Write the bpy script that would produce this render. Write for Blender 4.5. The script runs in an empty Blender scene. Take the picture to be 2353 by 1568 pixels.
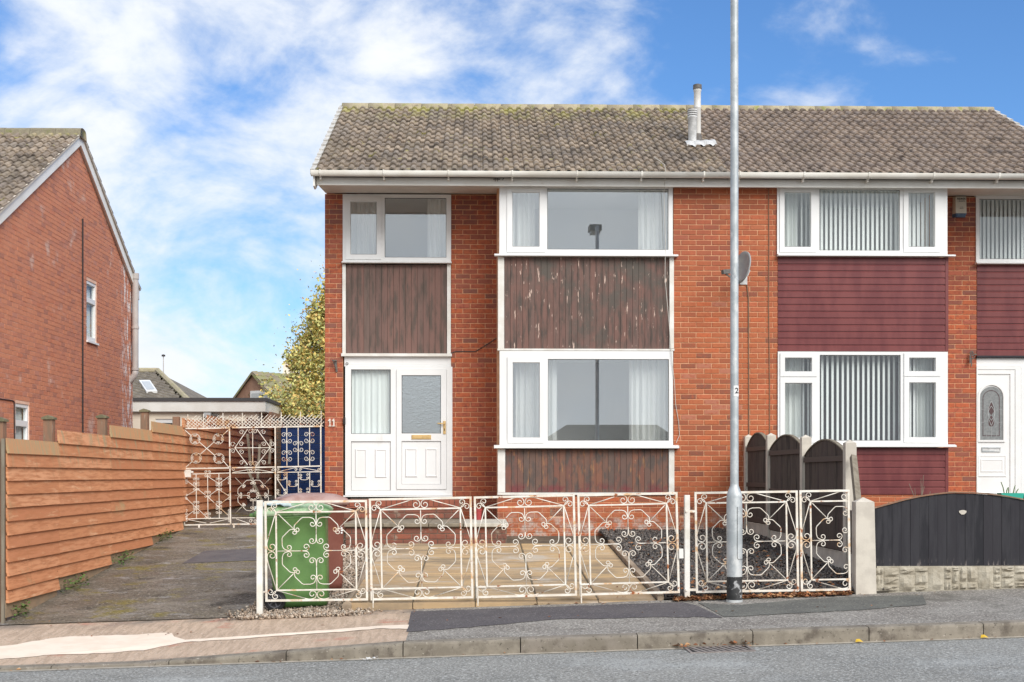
import bpy, math, random
import numpy as np
from math import sin, cos, pi, radians, tan, atan2, sqrt, floor
from mathutils import Vector, Matrix
from mathutils import noise as mnoise
SC = bpy.context.scene
COL = SC.collection
rng = random.Random(11)

# ------------------------------------------------------------------ camera
# picture coordinates used for measuring: 2353 x 1568
F = 3000.0; CX = 1160.0; VH = 1092.0; EYE = 1.40; TH = radians(1.25)
cam_d = bpy.data.cameras.new('camera'); cam = bpy.data.objects.new('camera', cam_d); COL.objects.link(cam)
cam_d.sensor_width = 36; cam_d.lens = F / 2353 * 36
cam_d.shift_x = (1176.5 - CX) / 2353; cam_d.shift_y = (VH - 784) / 2353
cam_d.clip_start = .1; cam_d.clip_end = 2000
cam.location = (0, 0, EYE); cam.rotation_euler = (pi/2, 0, -TH)
SC.camera = cam

# ------------------------------------------------------------------ world
SUN_EL = radians(38); SUN_AZ = radians(33)       # behind the camera, to the right
W = bpy.data.worlds.new("World"); SC.world = W; W.use_nodes = True
nt = W.node_tree; N = nt.nodes; L = nt.links
for n in list(N): N.remove(n)
out = N.new('ShaderNodeOutputWorld'); bg = N.new('ShaderNodeBackground'); L.new(bg.outputs[0], out.inputs[0])
bg.inputs[1].default_value = 0.093
sky = N.new('ShaderNodeTexSky'); sky.sky_type = 'NISHITA'; sky.sun_disc = False
sky.sun_elevation = SUN_EL; sky.sun_rotation = radians(180) - SUN_AZ
sky.air_density = 1.0; sky.dust_density = .3; sky.ozone_density = 2.0
tc = N.new('ShaderNodeTexCoord')
def wn(t, **k):
    n = N.new(t)
    for a, b in k.items(): setattr(n, a, b)
    return n
sep = wn('ShaderNodeSeparateXYZ'); L.new(tc.outputs['Generated'], sep.inputs[0])
def wmath(op, a, b=None, c=None, clamp=False):
    n = wn('ShaderNodeMath', operation=op); n.use_clamp = clamp
    for i, x in enumerate((a, b, c)):
        if x is None: continue
        if isinstance(x, (int, float)): n.inputs[i].default_value = x
        else: L.new(x, n.inputs[i])
    return n.outputs[0]
# cloud noise in direction space, flattened towards the horizon
mp = wn('ShaderNodeMapping'); L.new(tc.outputs['Generated'], mp.inputs[0])
mp.inputs['Scale'].default_value = (1.0, 1.0, 1.7); mp.inputs['Location'].default_value = (2.35, .4, 1.1)
mp.inputs['Rotation'].default_value = (0, radians(-24), 0)
def wnoise(scale, detail, rough, dist=0.0):
    n = wn('ShaderNodeTexNoise'); n.inputs['Scale'].default_value = scale; n.inputs['Detail'].default_value = detail
    n.inputs['Roughness'].default_value = rough; n.inputs['Distortion'].default_value = dist
    L.new(mp.outputs[0], n.inputs['Vector']); return n.outputs['Fac']
n1 = wnoise(6.2, 9, .58, .35); n2 = wnoise(13.0, 8, .6, .3)
nn = wmath('ADD', wmath('MULTIPLY', n1, .72), wmath('MULTIPLY', n2, .28))
# cloud cover: thick low down and to the west and south, thinner to the east of north
east = wmath('MULTIPLY', wmath('MAXIMUM', wmath('ADD', sep.outputs[0], .04), 0), wmath('MAXIMUM', sep.outputs[1], 0))
cov = wmath('ADD', nn, wmath('MULTIPLY', wmath('POWER', wmath('SUBTRACT', 1.0, wmath('ABSOLUTE', sep.outputs[2])), 9), .20))
cov = wmath('ADD', cov, .012)
cov = wmath('SUBTRACT', cov, wmath('MULTIPLY', east, .56))
south = wmath('MULTIPLY', wmath('MAXIMUM', wmath('MULTIPLY', sep.outputs[1], -1), 0), .22)
cov = wmath('ADD', cov, south)
mr = wn('ShaderNodeMapRange'); mr.interpolation_type = 'SMOOTHSTEP'; L.new(cov, mr.inputs[0])
mr.inputs[1].default_value = .385; mr.inputs[2].default_value = .645
blue = wn('ShaderNodeMix', data_type='RGBA', blend_type='MULTIPLY'); blue.inputs[0].default_value = 1
L.new(sky.outputs[0], blue.inputs[6]); blue.inputs[7].default_value = (.74, 1.10, 1.50, 1)
cl = wn('ShaderNodeMix', data_type='RGBA'); L.new(n2, cl.inputs[0])
cl.inputs[6].default_value = (7.4, 8.2, 9.2, 1); cl.inputs[7].default_value = (9.9, 9.9, 9.9, 1)
mixs = wn('ShaderNodeMix', data_type='RGBA'); L.new(mr.outputs[0], mixs.inputs[0])
L.new(blue.outputs[2], mixs.inputs[6]); L.new(cl.outputs[2], mixs.inputs[7])
L.new(mixs.outputs[2], bg.inputs[0])

sun_d = bpy.data.lights.new('sun', 'SUN'); sun = bpy.data.objects.new('sun', sun_d); COL.objects.link(sun)
sun_d.energy = 3.1; sun_d.angle = radians(38); sun_d.color = (1, .965, .92)
sv = Vector((sin(SUN_AZ)*cos(SUN_EL), -cos(SUN_AZ)*cos(SUN_EL), sin(SUN_EL)))   # towards the sun
sun.rotation_euler = sv.to_track_quat('Z', 'Y').to_euler()
sun.location = (0, -10, 20)
SC.view_settings.view_transform = 'Standard'; SC.view_settings.look = 'None'
SC.view_settings.exposure = 0.24; SC.view_settings.gamma = 1; SC.view_settings.use_curve_mapping = False
SC.render.engine = 'CYCLES'; SC.cycles.max_bounces = 8; SC.cycles.transparent_max_bounces = 12

# ------------------------------------------------------------------ measuring helpers
def XT(u, D):
    a = (u - CX) / F
    dx = sin(TH) + cos(TH) * a; dy = cos(TH) - sin(TH) * a
    t = D / dy
    return dx * t, t
def P(u, v, D):
    x, t = XT(u, D); return Vector((x, D, EYE + (VH - v) / F * t))
def RX(u0, v0, u1, v1, D):                     # picture rectangle -> x0,x1,z0,z1 on the plane y=D
    um = (u0 + u1) / 2; vm = (v0 + v1) / 2
    x0 = P(u0, vm, D).x; x1 = P(u1, vm, D).x; z1 = P(um, v0, D).z; z0 = P(um, v1, D).z
    return x0, x1, z0, z1
def PX(u, X):                                  # depth where the plane x=X is seen at column u
    a = (u - CX) / F
    dx = sin(TH) + cos(TH) * a; dy = cos(TH) - sin(TH) * a
    return X / dx * dy

# ------------------------------------------------------------------ materials
def mat(name, base, alt=None, scale=6, detail=6, ramp=(.38, .62), stretch=(1, 1, 1), rough=.75, rough2=None, bump=0, bscale=40,
        bdist=.004, spots=(), rnd=None, metal=0, spec=.4, bumpstretch=None, droll=0):
    m = bpy.data.materials.new(name); m.use_nodes = True
    nt = m.node_tree; N = nt.nodes; L = nt.links; b = N['Principled BSDF']
    geo = N.new('ShaderNodeNewGeometry')
    def mapped(st):
        q = N.new('ShaderNodeMapping'); L.new(geo.outputs['Position'], q.inputs[0]); q.inputs['Scale'].default_value = st; return q.outputs[0]
    def noise(sc, st=(1, 1, 1), det=6, ro=.6, dist=0):
        n = N.new('ShaderNodeTexNoise'); L.new(mapped(st), n.inputs['Vector']); n.inputs['Scale'].default_value = sc
        n.inputs['Detail'].default_value = det; n.inputs['Roughness'].default_value = ro; n.inputs['Distortion'].default_value = dist
        return n.outputs['Fac']
    def rng_(x, a, c):
        r = N.new('ShaderNodeMapRange'); r.interpolation_type = 'SMOOTHSTEP'; L.new(x, r.inputs[0]); r.inputs[1].default_value = a; r.inputs[2].default_value = c; return r.outputs[0]
    def mix(f, a, c, mode='MIX'):
        x = N.new('ShaderNodeMix'); x.data_type = 'RGBA'; x.blend_type = mode
        if isinstance(f, float): x.inputs[0].default_value = f
        else: L.new(f, x.inputs[0])
        for i, y in ((6, a), (7, c)):
            if isinstance(y, tuple): x.inputs[i].default_value = (*y, 1)
            else: L.new(y, x.inputs[i])
        return x.outputs[2]
    c = base
    if rnd:
        at = N.new('ShaderNodeAttribute'); at.attribute_name = 'rnd'
        rp = N.new('ShaderNodeValToRGB'); L.new(at.outputs['Fac'], rp.inputs[0])
        els = rp.color_ramp.elements; rp.color_ramp.interpolation = 'LINEAR'
        els[0].position = 0; els[0].color = (*rnd[0], 1); els[1].position = 1; els[1].color = (*rnd[-1], 1)
        for i, cc in enumerate(rnd[1:-1]):
            e = els.new((i + 1) / (len(rnd) - 1)); e.color = (*cc, 1)
        c = rp.outputs[0]
    if alt is not None:
        c = mix(rng_(noise(scale, stretch, detail), *ramp), c, alt)
    for s in spots:
        col, sc, lo, hi = s[:4]; st = s[4] if len(s) > 4 else (1, 1, 1)
        f = rng_(noise(sc, st, 7, .65), lo, hi)
        if len(s) > 5:                         # extra mask by height or depth: (axis, a, b)
            ax, a, c2 = s[5]
            sp = N.new('ShaderNodeSeparateXYZ'); L.new(geo.outputs['Position'], sp.inputs[0])
            g = rng_(sp.outputs[ax], min(a, c2), max(a, c2))
            if a > c2:
                q = N.new('ShaderNodeMath'); q.operation = 'SUBTRACT'; q.inputs[0].default_value = 1; L.new(g, q.inputs[1]); g = q.outputs[0]
            q = N.new('ShaderNodeMath'); q.operation = 'MULTIPLY'; L.new(f, q.inputs[0]); L.new(g, q.inputs[1]); f = q.outputs[0]
        c = mix(f, c, col)
    if isinstance(c, tuple): b.inputs['Base Color'].default_value = (*c, 1)
    else: L.new(c, b.inputs['Base Color'])
    b.inputs['Roughness'].default_value = rough; b.inputs['Metallic'].default_value = metal
    b.inputs['Specular IOR Level'].default_value = spec
    if rough2 is not None:
        r = N.new('ShaderNodeMapRange'); L.new(noise(3.0, (1, 1, 1), 5), r.inputs[0]); r.inputs[1].default_value = .35; r.inputs[2].default_value = .65
        r.inputs[3].default_value = rough; r.inputs[4].default_value = rough2; L.new(r.outputs[0], b.inputs['Roughness'])
    if bump:
        bn = N.new('ShaderNodeBump'); bn.inputs['Strength'].default_value = bump; bn.inputs['Distance'].default_value = bdist
        L.new(noise(bscale, bumpstretch or stretch, 8, .65), bn.inputs['Height']); L.new(bn.outputs[0], b.inputs['Normal'])
    return m

def glass_mat(name, refl=.30, tint=(.75, .8, .8), rough=0.0, bump=0):
    m = bpy.data.materials.new(name); m.use_nodes = True
    nt = m.node_tree; N = nt.nodes; L = nt.links
    for n in list(N):
        if n.type != 'OUTPUT_MATERIAL': N.remove(n)
    o = [n for n in N if n.type == 'OUTPUT_MATERIAL'][0]
    tr = N.new('ShaderNodeBsdfTransparent'); tr.inputs[0].default_value = (*tint, 1)
    gl = N.new('ShaderNodeBsdfGlossy'); gl.inputs['Roughness'].default_value = rough; gl.inputs[0].default_value = (.9, .93, .95, 1)
    mx = N.new('ShaderNodeMixShader'); mx.inputs[0].default_value = refl
    L.new(tr.outputs[0], mx.inputs[1]); L.new(gl.outputs[0], mx.inputs[2]); L.new(mx.outputs[0], o.inputs[0])
    if bump:
        geo = N.new('ShaderNodeNewGeometry'); vo = N.new('ShaderNodeTexNoise'); L.new(geo.outputs['Position'], vo.inputs['Vector']); vo.inputs['Scale'].default_value = bump[0]
        vo.inputs['Detail'].default_value = 2; vo.inputs['Distortion'].default_value = 1.2
        bn = N.new('ShaderNodeBump'); bn.inputs['Strength'].default_value = bump[1]; bn.inputs['Distance'].default_value = .01
        L.new(vo.outputs['Fac'], bn.inputs['Height']); L.new(bn.outputs[0], gl.inputs['Normal'])
    return m

MAT = {}
def defmats():
    A = MAT
    brick_r = [(.22,.082,.052),(.28,.090,.048),(.35,.105,.048),(.395,.118,.05),(.43,.128,.052),(.41,.135,.065),(.50,.122,.044),(.38,.165,.11)]
    A['brick'] = mat('red_brick', (.4,.1,.04), (.36,.09,.04), scale=22, ramp=(.45,.75), rnd=brick_r, rough=.85, bump=.5, bscale=90,
        spots=[((.30,.085,.048), 1.5, .38, .64, (1,1,.6), (2, 3.4, 5.4)), ((.52,.36,.27), 5, .66, .80), ((.10,.06,.05), 14, .66, .80), ((.50,.40,.34), 7, .44, .64, (1,1,1), (2, .95, .62))])
    A['brick_shade'] = mat('shaded_plum_brick', (.3,.08,.05), (.24,.06,.04), scale=22, ramp=(.45,.75), rnd=[(.22,.09,.065),(.28,.095,.06),(.36,.10,.055),(.40,.11,.05),(.46,.115,.045),(.39,.12,.075)],
        rough=.85, bump=.5, bscale=90, spots=[((.50,.36,.28), 5, .66, .80), ((.20,.075,.062), 3, .42, .66, (1,1,1), (2, 4.6, 5.5))])  # plum tones with recess shade put into the colour, darkest near the soffit
    A['brick_left'] = mat('pinkish_brick', (.4,.15,.08), (.50,.20,.115), scale=20, ramp=(.4,.75), rnd=[(.38,.165,.12),(.46,.195,.13),(.55,.225,.14),(.59,.235,.13),(.62,.26,.15),(.54,.195,.11),(.50,.24,.18)],
        rough=.85, bump=.4, bscale=80, spots=[((.75,.68,.64), 2.6, .50, .58, (.1,3,1), (1, 26.3, 26.8)), ((.62,.42,.34), 1.6, .58, .72)])
    A['mortar_left'] = mat('sandy_mortar', (.82,.56,.42), (.76,.48,.35), scale=9, rough=.9, bump=.3, bscale=120, spots=[((.78,.70,.66), 2.6, .50, .58, (.1,3,1), (1, 26.3, 26.8))])
    A['mortar'] = mat('buff_mortar', (.68,.38,.22), (.58,.30,.165), scale=11, rough=.9, bump=.4, bscale=120, spots=[((.5,.42,.36), 7, .44, .62, (1,1,1), (2, .95, .62))])
    A['brick_step'] = mat('brown_step_brick', (.25,.09,.06), (.20,.08,.055), scale=16, rnd=[(.17,.075,.055),(.24,.085,.055),(.30,.10,.06),(.22,.10,.075)], rough=.85, bump=.5, bscale=80,
        spots=[((.33,.26,.20), 5, .55, .7), ((.07,.055,.045), 3, .55, .7)])
    A['step_mortar'] = mat('grey_mortar', (.22,.16,.12), (.15,.11,.085), scale=9, rough=.9)
    A['upvc'] = mat('white_upvc', (.80,.80,.79), (.75,.75,.735), scale=1.3, rough=.38, spec=.4, spots=[((.62,.60,.55), 2.5, .62, .85, (1,1,.3))])
    A['trim'] = mat('white_painted_trim', (.76,.75,.71), (.66,.63,.57), scale=4, rough=.6, bump=.3, bscale=60, spots=[((.20,.15,.11), 34, .70, .76)])
    A['gutter'] = mat('white_gutter', (.74,.72,.66), (.66,.63,.56), scale=2, rough=.45, spots=[((.50,.46,.38), 6, .6, .8, (.4,1,1))])
    A['fascia'] = mat('white_fascia', (.84,.83,.78), (.77,.75,.69), scale=2, rough=.5, spots=[((.58,.53,.45), 7, .62, .8, (.5,1,1))])
    A['soffit'] = mat('ribbed_soffit', (.72,.69,.63), (.66,.63,.57), scale=3, rough=.5)
    A['gasket'] = mat('black_rubber_gasket', (.02,.02,.02), rough=.6)
    A['glass'] = glass_mat('window_glass', .235, (.95,.96,.96))
    A['glass_n'] = glass_mat('blind_window_glass', .07, (.93,.95,.95))
    A['frosted'] = glass_mat('patterned_glass', .42, (.92,.95,.92), .20, (38, .30))
    A['curtain'] = mat('net_curtain', (.90,.90,.86), (.84,.85,.82), scale=5, stretch=(1,1,.1), rough=.9)
    A['blind'] = mat('blind_fabric', (.90,.89,.86), rough=.9)
    A['room'] = mat('room_paint', (.80,.81,.80), rough=.9)
    A['room_red'] = mat('red_room_paint', (.16,.07,.06), (.10,.06,.05), scale=2, rough=.9)
    A['plank'] = mat('weathered_brown_board', (.15,.075,.06), (.085,.065,.055), scale=5, stretch=(3,1,.5), rnd=[(.155,.10,.084),(.17,.095,.078),(.185,.10,.08),(.16,.092,.077)], ramp=(.42,.66), rough=.8, bump=.5, bscale=60, bumpstretch=(4,1,.3),
        spots=[((.10,.085,.072), 1.6, .50, .66), ((.26,.15,.11), 9, .60, .74, (3,1,.5)), ((.60,.45,.37), 7, .620, .643, (3.4,1,.55))])
    A['plank_plain'] = mat('weathered_dark_board', (.15,.08,.065), (.10,.075,.062), scale=5, stretch=(3,1,.5), rnd=[(.155,.105,.088),(.175,.105,.088),(.195,.11,.09),(.165,.10,.085)], ramp=(.42,.66), rough=.8, bump=.4, bscale=60, bumpstretch=(4,1,.3),
        spots=[((.27,.19,.16), 9, .64, .78, (4,1,.35))])
    A['plank_low'] = mat('worn_rusty_board', (.2,.09,.06), (.10,.075,.065), scale=5, stretch=(2,1,.8), rnd=[(.16,.08,.065),(.22,.10,.065),(.13,.09,.075),(.20,.085,.06)], ramp=(.45,.62), rough=.8, bump=.5, bscale=60, bumpstretch=(4,1,.3),
        spots=[((.33,.17,.08), 5, .56, .70, (3,1,.6)), ((.46,.33,.22), 12, .68, .72, (3,1,1)), ((.17,.05,.05), 4, .45, .6, (1,1,1), (2, 1.32, 1.2))])
    A['maroon'] = mat('maroon_cladding', (.13,.026,.028), (.175,.042,.040), scale=4, stretch=(1,1,.3), rough=.42, bump=.12, bscale=180, bumpstretch=(.1,1,1), spots=[((.21,.075,.075), 16, .62, .85, (6,1,.3))])
    A['tile'] = mat('concrete_roof_tile', (.2,.16,.12), (.13,.105,.085), scale=7, ramp=(.40,.72), rnd=[(.25,.205,.155),(.33,.265,.20),(.40,.32,.24),(.27,.23,.19),(.32,.25,.185),(.235,.20,.17)], rough=.9, bump=.8, bscale=110, bdist=.006,
        spots=[((.075,.062,.050), 2.2, .50, .75), ((.33,.30,.09), 5.5, .615, .70), ((.36,.33,.12), 2.5, .45, .62, (1,1,1), (2, 7.2, 7.7)), ((.50,.46,.38), 20, .70, .78)])
    A['tile_n'] = mat('brown_roof_tile', (.2,.16,.12), (.15,.115,.095), scale=7, ramp=(.42,.75), rnd=[(.25,.20,.16),(.31,.245,.195),(.35,.275,.215),(.27,.22,.185),(.32,.245,.19)], rough=.9, bump=.7, bscale=110, bdist=.006,
        spots=[((.09,.072,.062), 1.6, .55, .75), ((.40,.38,.33), 16, .72, .78)])
    A['ridge'] = mat('lichened_ridge_tile', (.34,.29,.20), (.42,.37,.25), scale=12, rough=.95, bump=.8, bscale=80, spots=[((.27,.27,.10), 6, .52, .68), ((.09,.08,.06), 9, .6, .75)])
    A['verge'] = mat('pale_verge_clip', (.58,.57,.54), (.42,.40,.37), scale=12, rough=.8)
    A['lead'] = mat('silvery_flashing', (.62,.62,.61), (.48,.48,.47), scale=12, rough=.5, bump=.5, bscale=50)
    A['flue'] = mat('cream_flue_pipe', (.66,.64,.60), (.58,.57,.54), scale=5, rough=.45, spots=[((.3,.29,.27), 9, .68, .8)])
    A['dark_metal'] = mat('dark_metal', (.10,.095,.09), (.16,.14,.12), scale=20, rough=.6)
    A['wire'] = mat('black_cable', (.04,.035,.035), rough=.6)
    A['wire_w'] = mat('grey_white_cable', (.55,.53,.48), rough=.6)
    A['iron'] = mat('rusty_white_ironwork', (.80,.76,.68), (.70,.63,.53), scale=9, rough=.5, bump=.35, bscale=70,
        spots=[((.66,.42,.22), 6, .54, .66), ((.34,.11,.035), 10, .605, .65), ((.06,.03,.02), 31, .72, .74)])
    A['iron_post'] = mat('chipped_white_post', (.78,.76,.71), (.68,.64,.56), scale=5, rough=.5, bump=.35, bscale=50,
        spots=[((.45,.24,.12), 9, .64, .72), ((.05,.035,.03), 16, .69, .71)])
    A['fence'] = mat('orange_fence_board', (.5,.2,.08), (.47,.185,.08), scale=4.5, stretch=(1,.8,9), ramp=(.40,.66), rnd=[(.56,.235,.105),(.64,.29,.14),(.50,.19,.085),(.68,.33,.17),(.60,.255,.12)], rough=.75, bump=.4, bscale=26, bumpstretch=(1,1,6),
        spots=[((.43,.31,.16), 1.6, .58, .76, (1,.8,1.4)), ((.72,.42,.24), 4, .56, .76, (1,.6,5)), ((.40,.17,.075), 4, .58, .78, (1,4,.35)), ((.36,.30,.17), 3, .50, .68, (1,4,.6), (2, 1.35, 1.75)), ((.16,.06,.03), 12, .68, .72, (1,1,.8))])
    A['fence_top'] = mat('mossy_fence_board', (.36,.20,.09), (.38,.31,.17), scale=5, stretch=(1,5,.6), ramp=(.42,.66), rnd=[(.52,.27,.13),(.58,.28,.13)], rough=.8, bump=.4, bscale=26, spots=[((.45,.30,.17), 9, .6, .7, (1,4,1))])
    A['fence_gravel'] = mat('greyed_bottom_board', (.34,.23,.14), (.27,.20,.13), scale=4, stretch=(1,1,4), rough=.85, bump=.4, bscale=26, spots=[((.33,.17,.09), 5, .55, .7)])
    A['fence_post'] = mat('brown_timber_post', (.27,.14,.085), (.20,.13,.085), scale=6, stretch=(3,3,.5), rough=.85, bump=.5, bscale=30, spots=[((.36,.31,.24), 8, .60, .72, (3,3,.5))])
    A['post_grey'] = mat('grey_timber_post', (.24,.21,.16), (.18,.15,.11), scale=6, stretch=(3,3,.5), rough=.85, bump=.5, bscale=30)
    A['moss_cap'] = mat('mossy_timber_cap', (.20,.17,.10), (.13,.12,.07), scale=14, rough=.9)
    A['slat'] = mat('dark_stained_pale', (.060,.044,.036), (.095,.073,.060), scale=7, stretch=(3,3,.4), rnd=[(.035,.027,.023),(.095,.072,.062),(.06,.042,.04)], rough=.8, bump=.5, bscale=40)
    A['conc'] = mat('pale_concrete', (.60,.55,.47), (.50,.455,.39), scale=5, rough=.88, bump=.4, bscale=90, spots=[((.33,.22,.13), 5, .66, .8, (1,1,.5)), ((.25,.22,.17), 3.5, .62, .76, (1,1,1))])
    A['conc_kerb'] = mat('kerb_concrete', (.27,.235,.19), (.19,.165,.13), scale=6, rough=.9, bump=.5, bscale=110, rnd=[(.25,.22,.175),(.29,.255,.205),(.23,.20,.165)],
        spots=[((.12,.10,.08), 3.5, .50, .66), ((.46,.42,.36), 30, .60, .72), ((.08,.07,.055), 34, .58, .68)])
    A['stone_face'] = mat('rockface_concrete', (.44,.40,.32), (.34,.30,.23), scale=9, rough=.9, bump=.9, bscale=34, bdist=.012, spots=[((.60,.57,.51), 3.2, .60, .72), ((.22,.19,.13), 16, .6, .72)])
    A['black_board'] = mat('black_painted_board', (.022,.022,.026), (.036,.035,.040), scale=6, stretch=(3,1,.4), rnd=[(.018,.018,.022),(.032,.030,.035),(.025,.024,.029)], spec=.2, rough=.65, bump=.3, bscale=60, bumpstretch=(4,1,.3),
        spots=[((.30,.26,.24), 8, .54, .62, (3,1,.7), (2, .62, .45))])
    A['galv'] = mat('galvanised_steel', (.40,.43,.44), (.52,.545,.55), scale=7, ramp=(.42,.6), rough=.42, rough2=.6, metal=.35, spots=[((.62,.63,.62), 4, .58, .66, (1,1,.5)), ((.30,.32,.34), 10, .62, .72)])
    A['galv_black'] = mat('worn_black_paint', (.022,.022,.022), (.04,.04,.04), scale=8, rough=.55, spots=[((.42,.42,.42), 6, .57, .64), ((.6,.6,.6), 40, .68, .72)])
    A['asphalt_road'] = mat('road_surface', (.285,.28,.258), (.225,.222,.205), scale=1.2, rough=.85, bump=1, bscale=70, bdist=.014,
        spots=[((.36,.365,.35), .6, .5, .66), ((.56,.56,.53), 48, .52, .62), ((.09,.09,.085), 44, .55, .64), ((.03,.03,.03), 20, .68, .72)])
    A['channel'] = mat('gutter_channel', (.42,.375,.31), (.33,.295,.24), scale=12, rough=.9, bump=.5, bscale=120)
    A['asphalt_path'] = mat('old_pavement_asphalt', (.27,.25,.225), (.20,.18,.16), scale=2.2, rough=.9, bump=1, bscale=70, bdist=.012,
        spots=[((.52,.49,.43), 48, .52, .62), ((.075,.068,.058), 42, .55, .64), ((.13,.12,.10), .9, .55, .70), ((.115,.115,.09), 1.5, .58, .70, (.6,1,1), (1, 11.75, 12.1))])
    A['asphalt_new'] = mat('dark_patch_asphalt', (.078,.070,.074), (.098,.088,.09), scale=3, rough=.85, bump=.8, bscale=70, bdist=.008, spots=[((.22,.21,.21), 48, .55, .66), ((.17,.16,.145), 1.7, .60, .72)])
    A['asphalt_green'] = mat('mossy_patch_asphalt', (.135,.135,.118), (.105,.105,.095), scale=3, rough=.88, bump=.8, bscale=70, bdist=.008, spots=[((.27,.26,.23), 48, .55, .66), ((.05,.05,.04), 44, .56, .66), ((.15,.16,.05), 4, .60, .70, (1,1,1), (1, 12.0, 12.25))])
    A['concrete_path'] = mat('tamped_concrete', (.56,.42,.31), (.44,.325,.235), scale=2.5, stretch=(9,1,1), rough=.9, bump=.9, bscale=34, bdist=.010, bumpstretch=(5,.9,1),
        spots=[((.30,.22,.17), 1.1, .56, .72), ((.16,.125,.10), 40, .58, .68), ((.72,.62,.52), 46, .58, .68), ((.50,.24,.17), 1.6, .58, .70), ((.23,.19,.155), 2, .42, .60, (1,1,1), (1, 11.85, 12.2))])
    A['new_cement'] = mat('pale_cement_repair', (.80,.68,.56), (.74,.62,.50), scale=5, rough=.9, bump=.3, bscale=80, spots=[((.5,.4,.3), 60, .7, .76)])
    A['drive'] = mat('damp_driveway_asphalt', (.155,.128,.092), (.24,.205,.16), scale=1.6, stretch=(.8,1.2,1), ramp=(.42,.62), rough=.45, rough2=.85, bump=1, bscale=50, bdist=.012,
        spots=[((.36,.345,.33), 2.6, .55, .70, (.8,1.5,1)), ((.21,.17,.045), 2.1, .53, .64), ((.07,.058,.045), 1.5, .54, .70), ((.44,.39,.33), 36, .55, .66), ((.045,.036,.03), 32, .54, .64)])
    A['drive_patch'] = mat('dark_drive_patch', (.10,.088,.088), (.13,.115,.11), scale=4, rough=.6, bump=.6, bscale=90)
    A['soil'] = mat('brown_soil', (.15,.115,.08), (.09,.07,.05), scale=5, rough=.95, bump=1, bscale=60)
    A['soil_dark'] = mat('dark_slate_bed', (.06,.053,.048), (.04,.036,.033), scale=8, rough=.8, bump=1, bscale=60)
    A['grass'] = mat('field_ground', (.09,.11,.05), (.12,.10,.06), scale=.5, rough=.95)
    A['slab'] = mat('riven_sandy_slab', (.42,.31,.19), (.42,.285,.155), scale=2.6, stretch=(.35,3,1), ramp=(.40,.64), rnd=[(.48,.34,.19),(.56,.39,.205),(.43,.31,.185),(.54,.36,.17)], rough=.8, bump=.6, bscale=14, bumpstretch=(.5,3,1),
        spots=[((.25,.19,.125), 1.1, .48, .64, (.6,1.6,1)), ((.27,.205,.13), 1.8, .55, .70, (.4,3,1)), ((.50,.44,.36), 1.3, .52, .66, (.8,1.2,1)), ((.13,.11,.08), 30, .66, .74), ((.55,.47,.34), 2.4, .62, .74, (.4,2,1))])
    A['slab_joint'] = mat('slab_joint_grit', (.12,.10,.065), (.17,.14,.09), scale=20, rough=.95)
    A['log'] = mat('log_edging', (.36,.28,.20), (.24,.18,.125), scale=8, stretch=(1,.3,1), rough=.85, bump=.6, bscale=50)
    A['pebble'] = mat('pale_pebble', (.4,.3,.2), rnd=[(.16,.12,.09),(.36,.27,.20),(.52,.43,.34),(.30,.21,.14),(.60,.52,.43),(.09,.075,.06)], rough=.8)
    A['slate'] = mat('dark_slate_chip', (.05,.05,.05), rnd=[(.03,.028,.028),(.075,.066,.062),(.14,.125,.115),(.05,.044,.042),(.20,.175,.15),(.09,.06,.045)], rough=.6)
    A['leaf_litter'] = mat('fallen_leaf', (.3,.1,.04), rnd=[(.10,.045,.025),(.22,.085,.035),(.34,.13,.05),(.42,.25,.12),(.15,.07,.04)], rough=.8)
    A['yellow_leaf'] = mat('yellow_leaf', (.70,.45,.04), rough=.7)
    A['tree_leaf'] = mat('autumn_leaf', (.3,.3,.05), rnd=[(.40,.44,.15),(.56,.57,.20),(.70,.64,.22),(.80,.62,.18),(.72,.45,.16),(.28,.31,.10),(.62,.62,.24)], rough=.7)
    A['weed'] = mat('weed_leaf', (.10,.15,.03), rnd=[(.06,.12,.025),(.12,.19,.045)], rough=.7)
    A['bark'] = mat('bark', (.12,.09,.065), (.08,.06,.045), scale=12, rough=.9, bump=.5, bscale=40)
    A['bin_green'] = mat('green_bin_plastic', (.10,.205,.058), (.12,.235,.075), scale=2.5, rough=.42, spec=.45, spots=[((.17,.32,.12), 2.2, .62, .78)])
    A['bin_brown'] = mat('brown_bin_plastic', (.185,.06,.042), (.22,.08,.058), scale=3, rough=.45, spots=[((.33,.20,.17), 5, .64, .74)])
    A['lid_brown'] = mat('faded_brown_lid', (.30,.17,.14), (.40,.27,.24), scale=5, rough=.5)
    A['lid_green'] = mat('glare_green_lid', (.16,.30,.12), (.36,.48,.31), scale=5, ramp=(.45,.6), rough=.40)  # whitish glare on the lid put into the colour as pale mottling
    A['tyre'] = mat('black_tyre', (.02,.02,.022), rough=.6)
    A['hub'] = mat('dark_grey_hub', (.10,.10,.115), rough=.5)
    A['white_mark'] = mat('white_lettering', (.8,.8,.8), rough=.6)
    A['black_mark'] = mat('black_lettering', (.02,.02,.02), rough=.6)
    A['gold'] = mat('brass_gold', (.72,.50,.22), (.62,.42,.18), scale=20, rough=.35, metal=.3)
    A['cream'] = mat('cream_render', (.85,.76,.62), (.80,.70,.57), scale=2, rough=.9)
    A['plastic_cream'] = mat('cream_plastic', (.68,.66,.56), (.60,.58,.49), scale=4, rough=.5)
    A['plastic_blue'] = mat('blue_plastic', (.05,.09,.17), (.12,.19,.28), scale=8, rough=.3)
    A['felt'] = mat('dark_roof_felt', (.085,.08,.08), rough=.9)
    A['blue_door'] = mat('blue_garage_paint', (.025,.085,.30), (.035,.105,.36), scale=3, rough=.4)
    A['blue_line'] = mat('pale_blue_edge', (.25,.38,.62), rough=.5)
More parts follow.
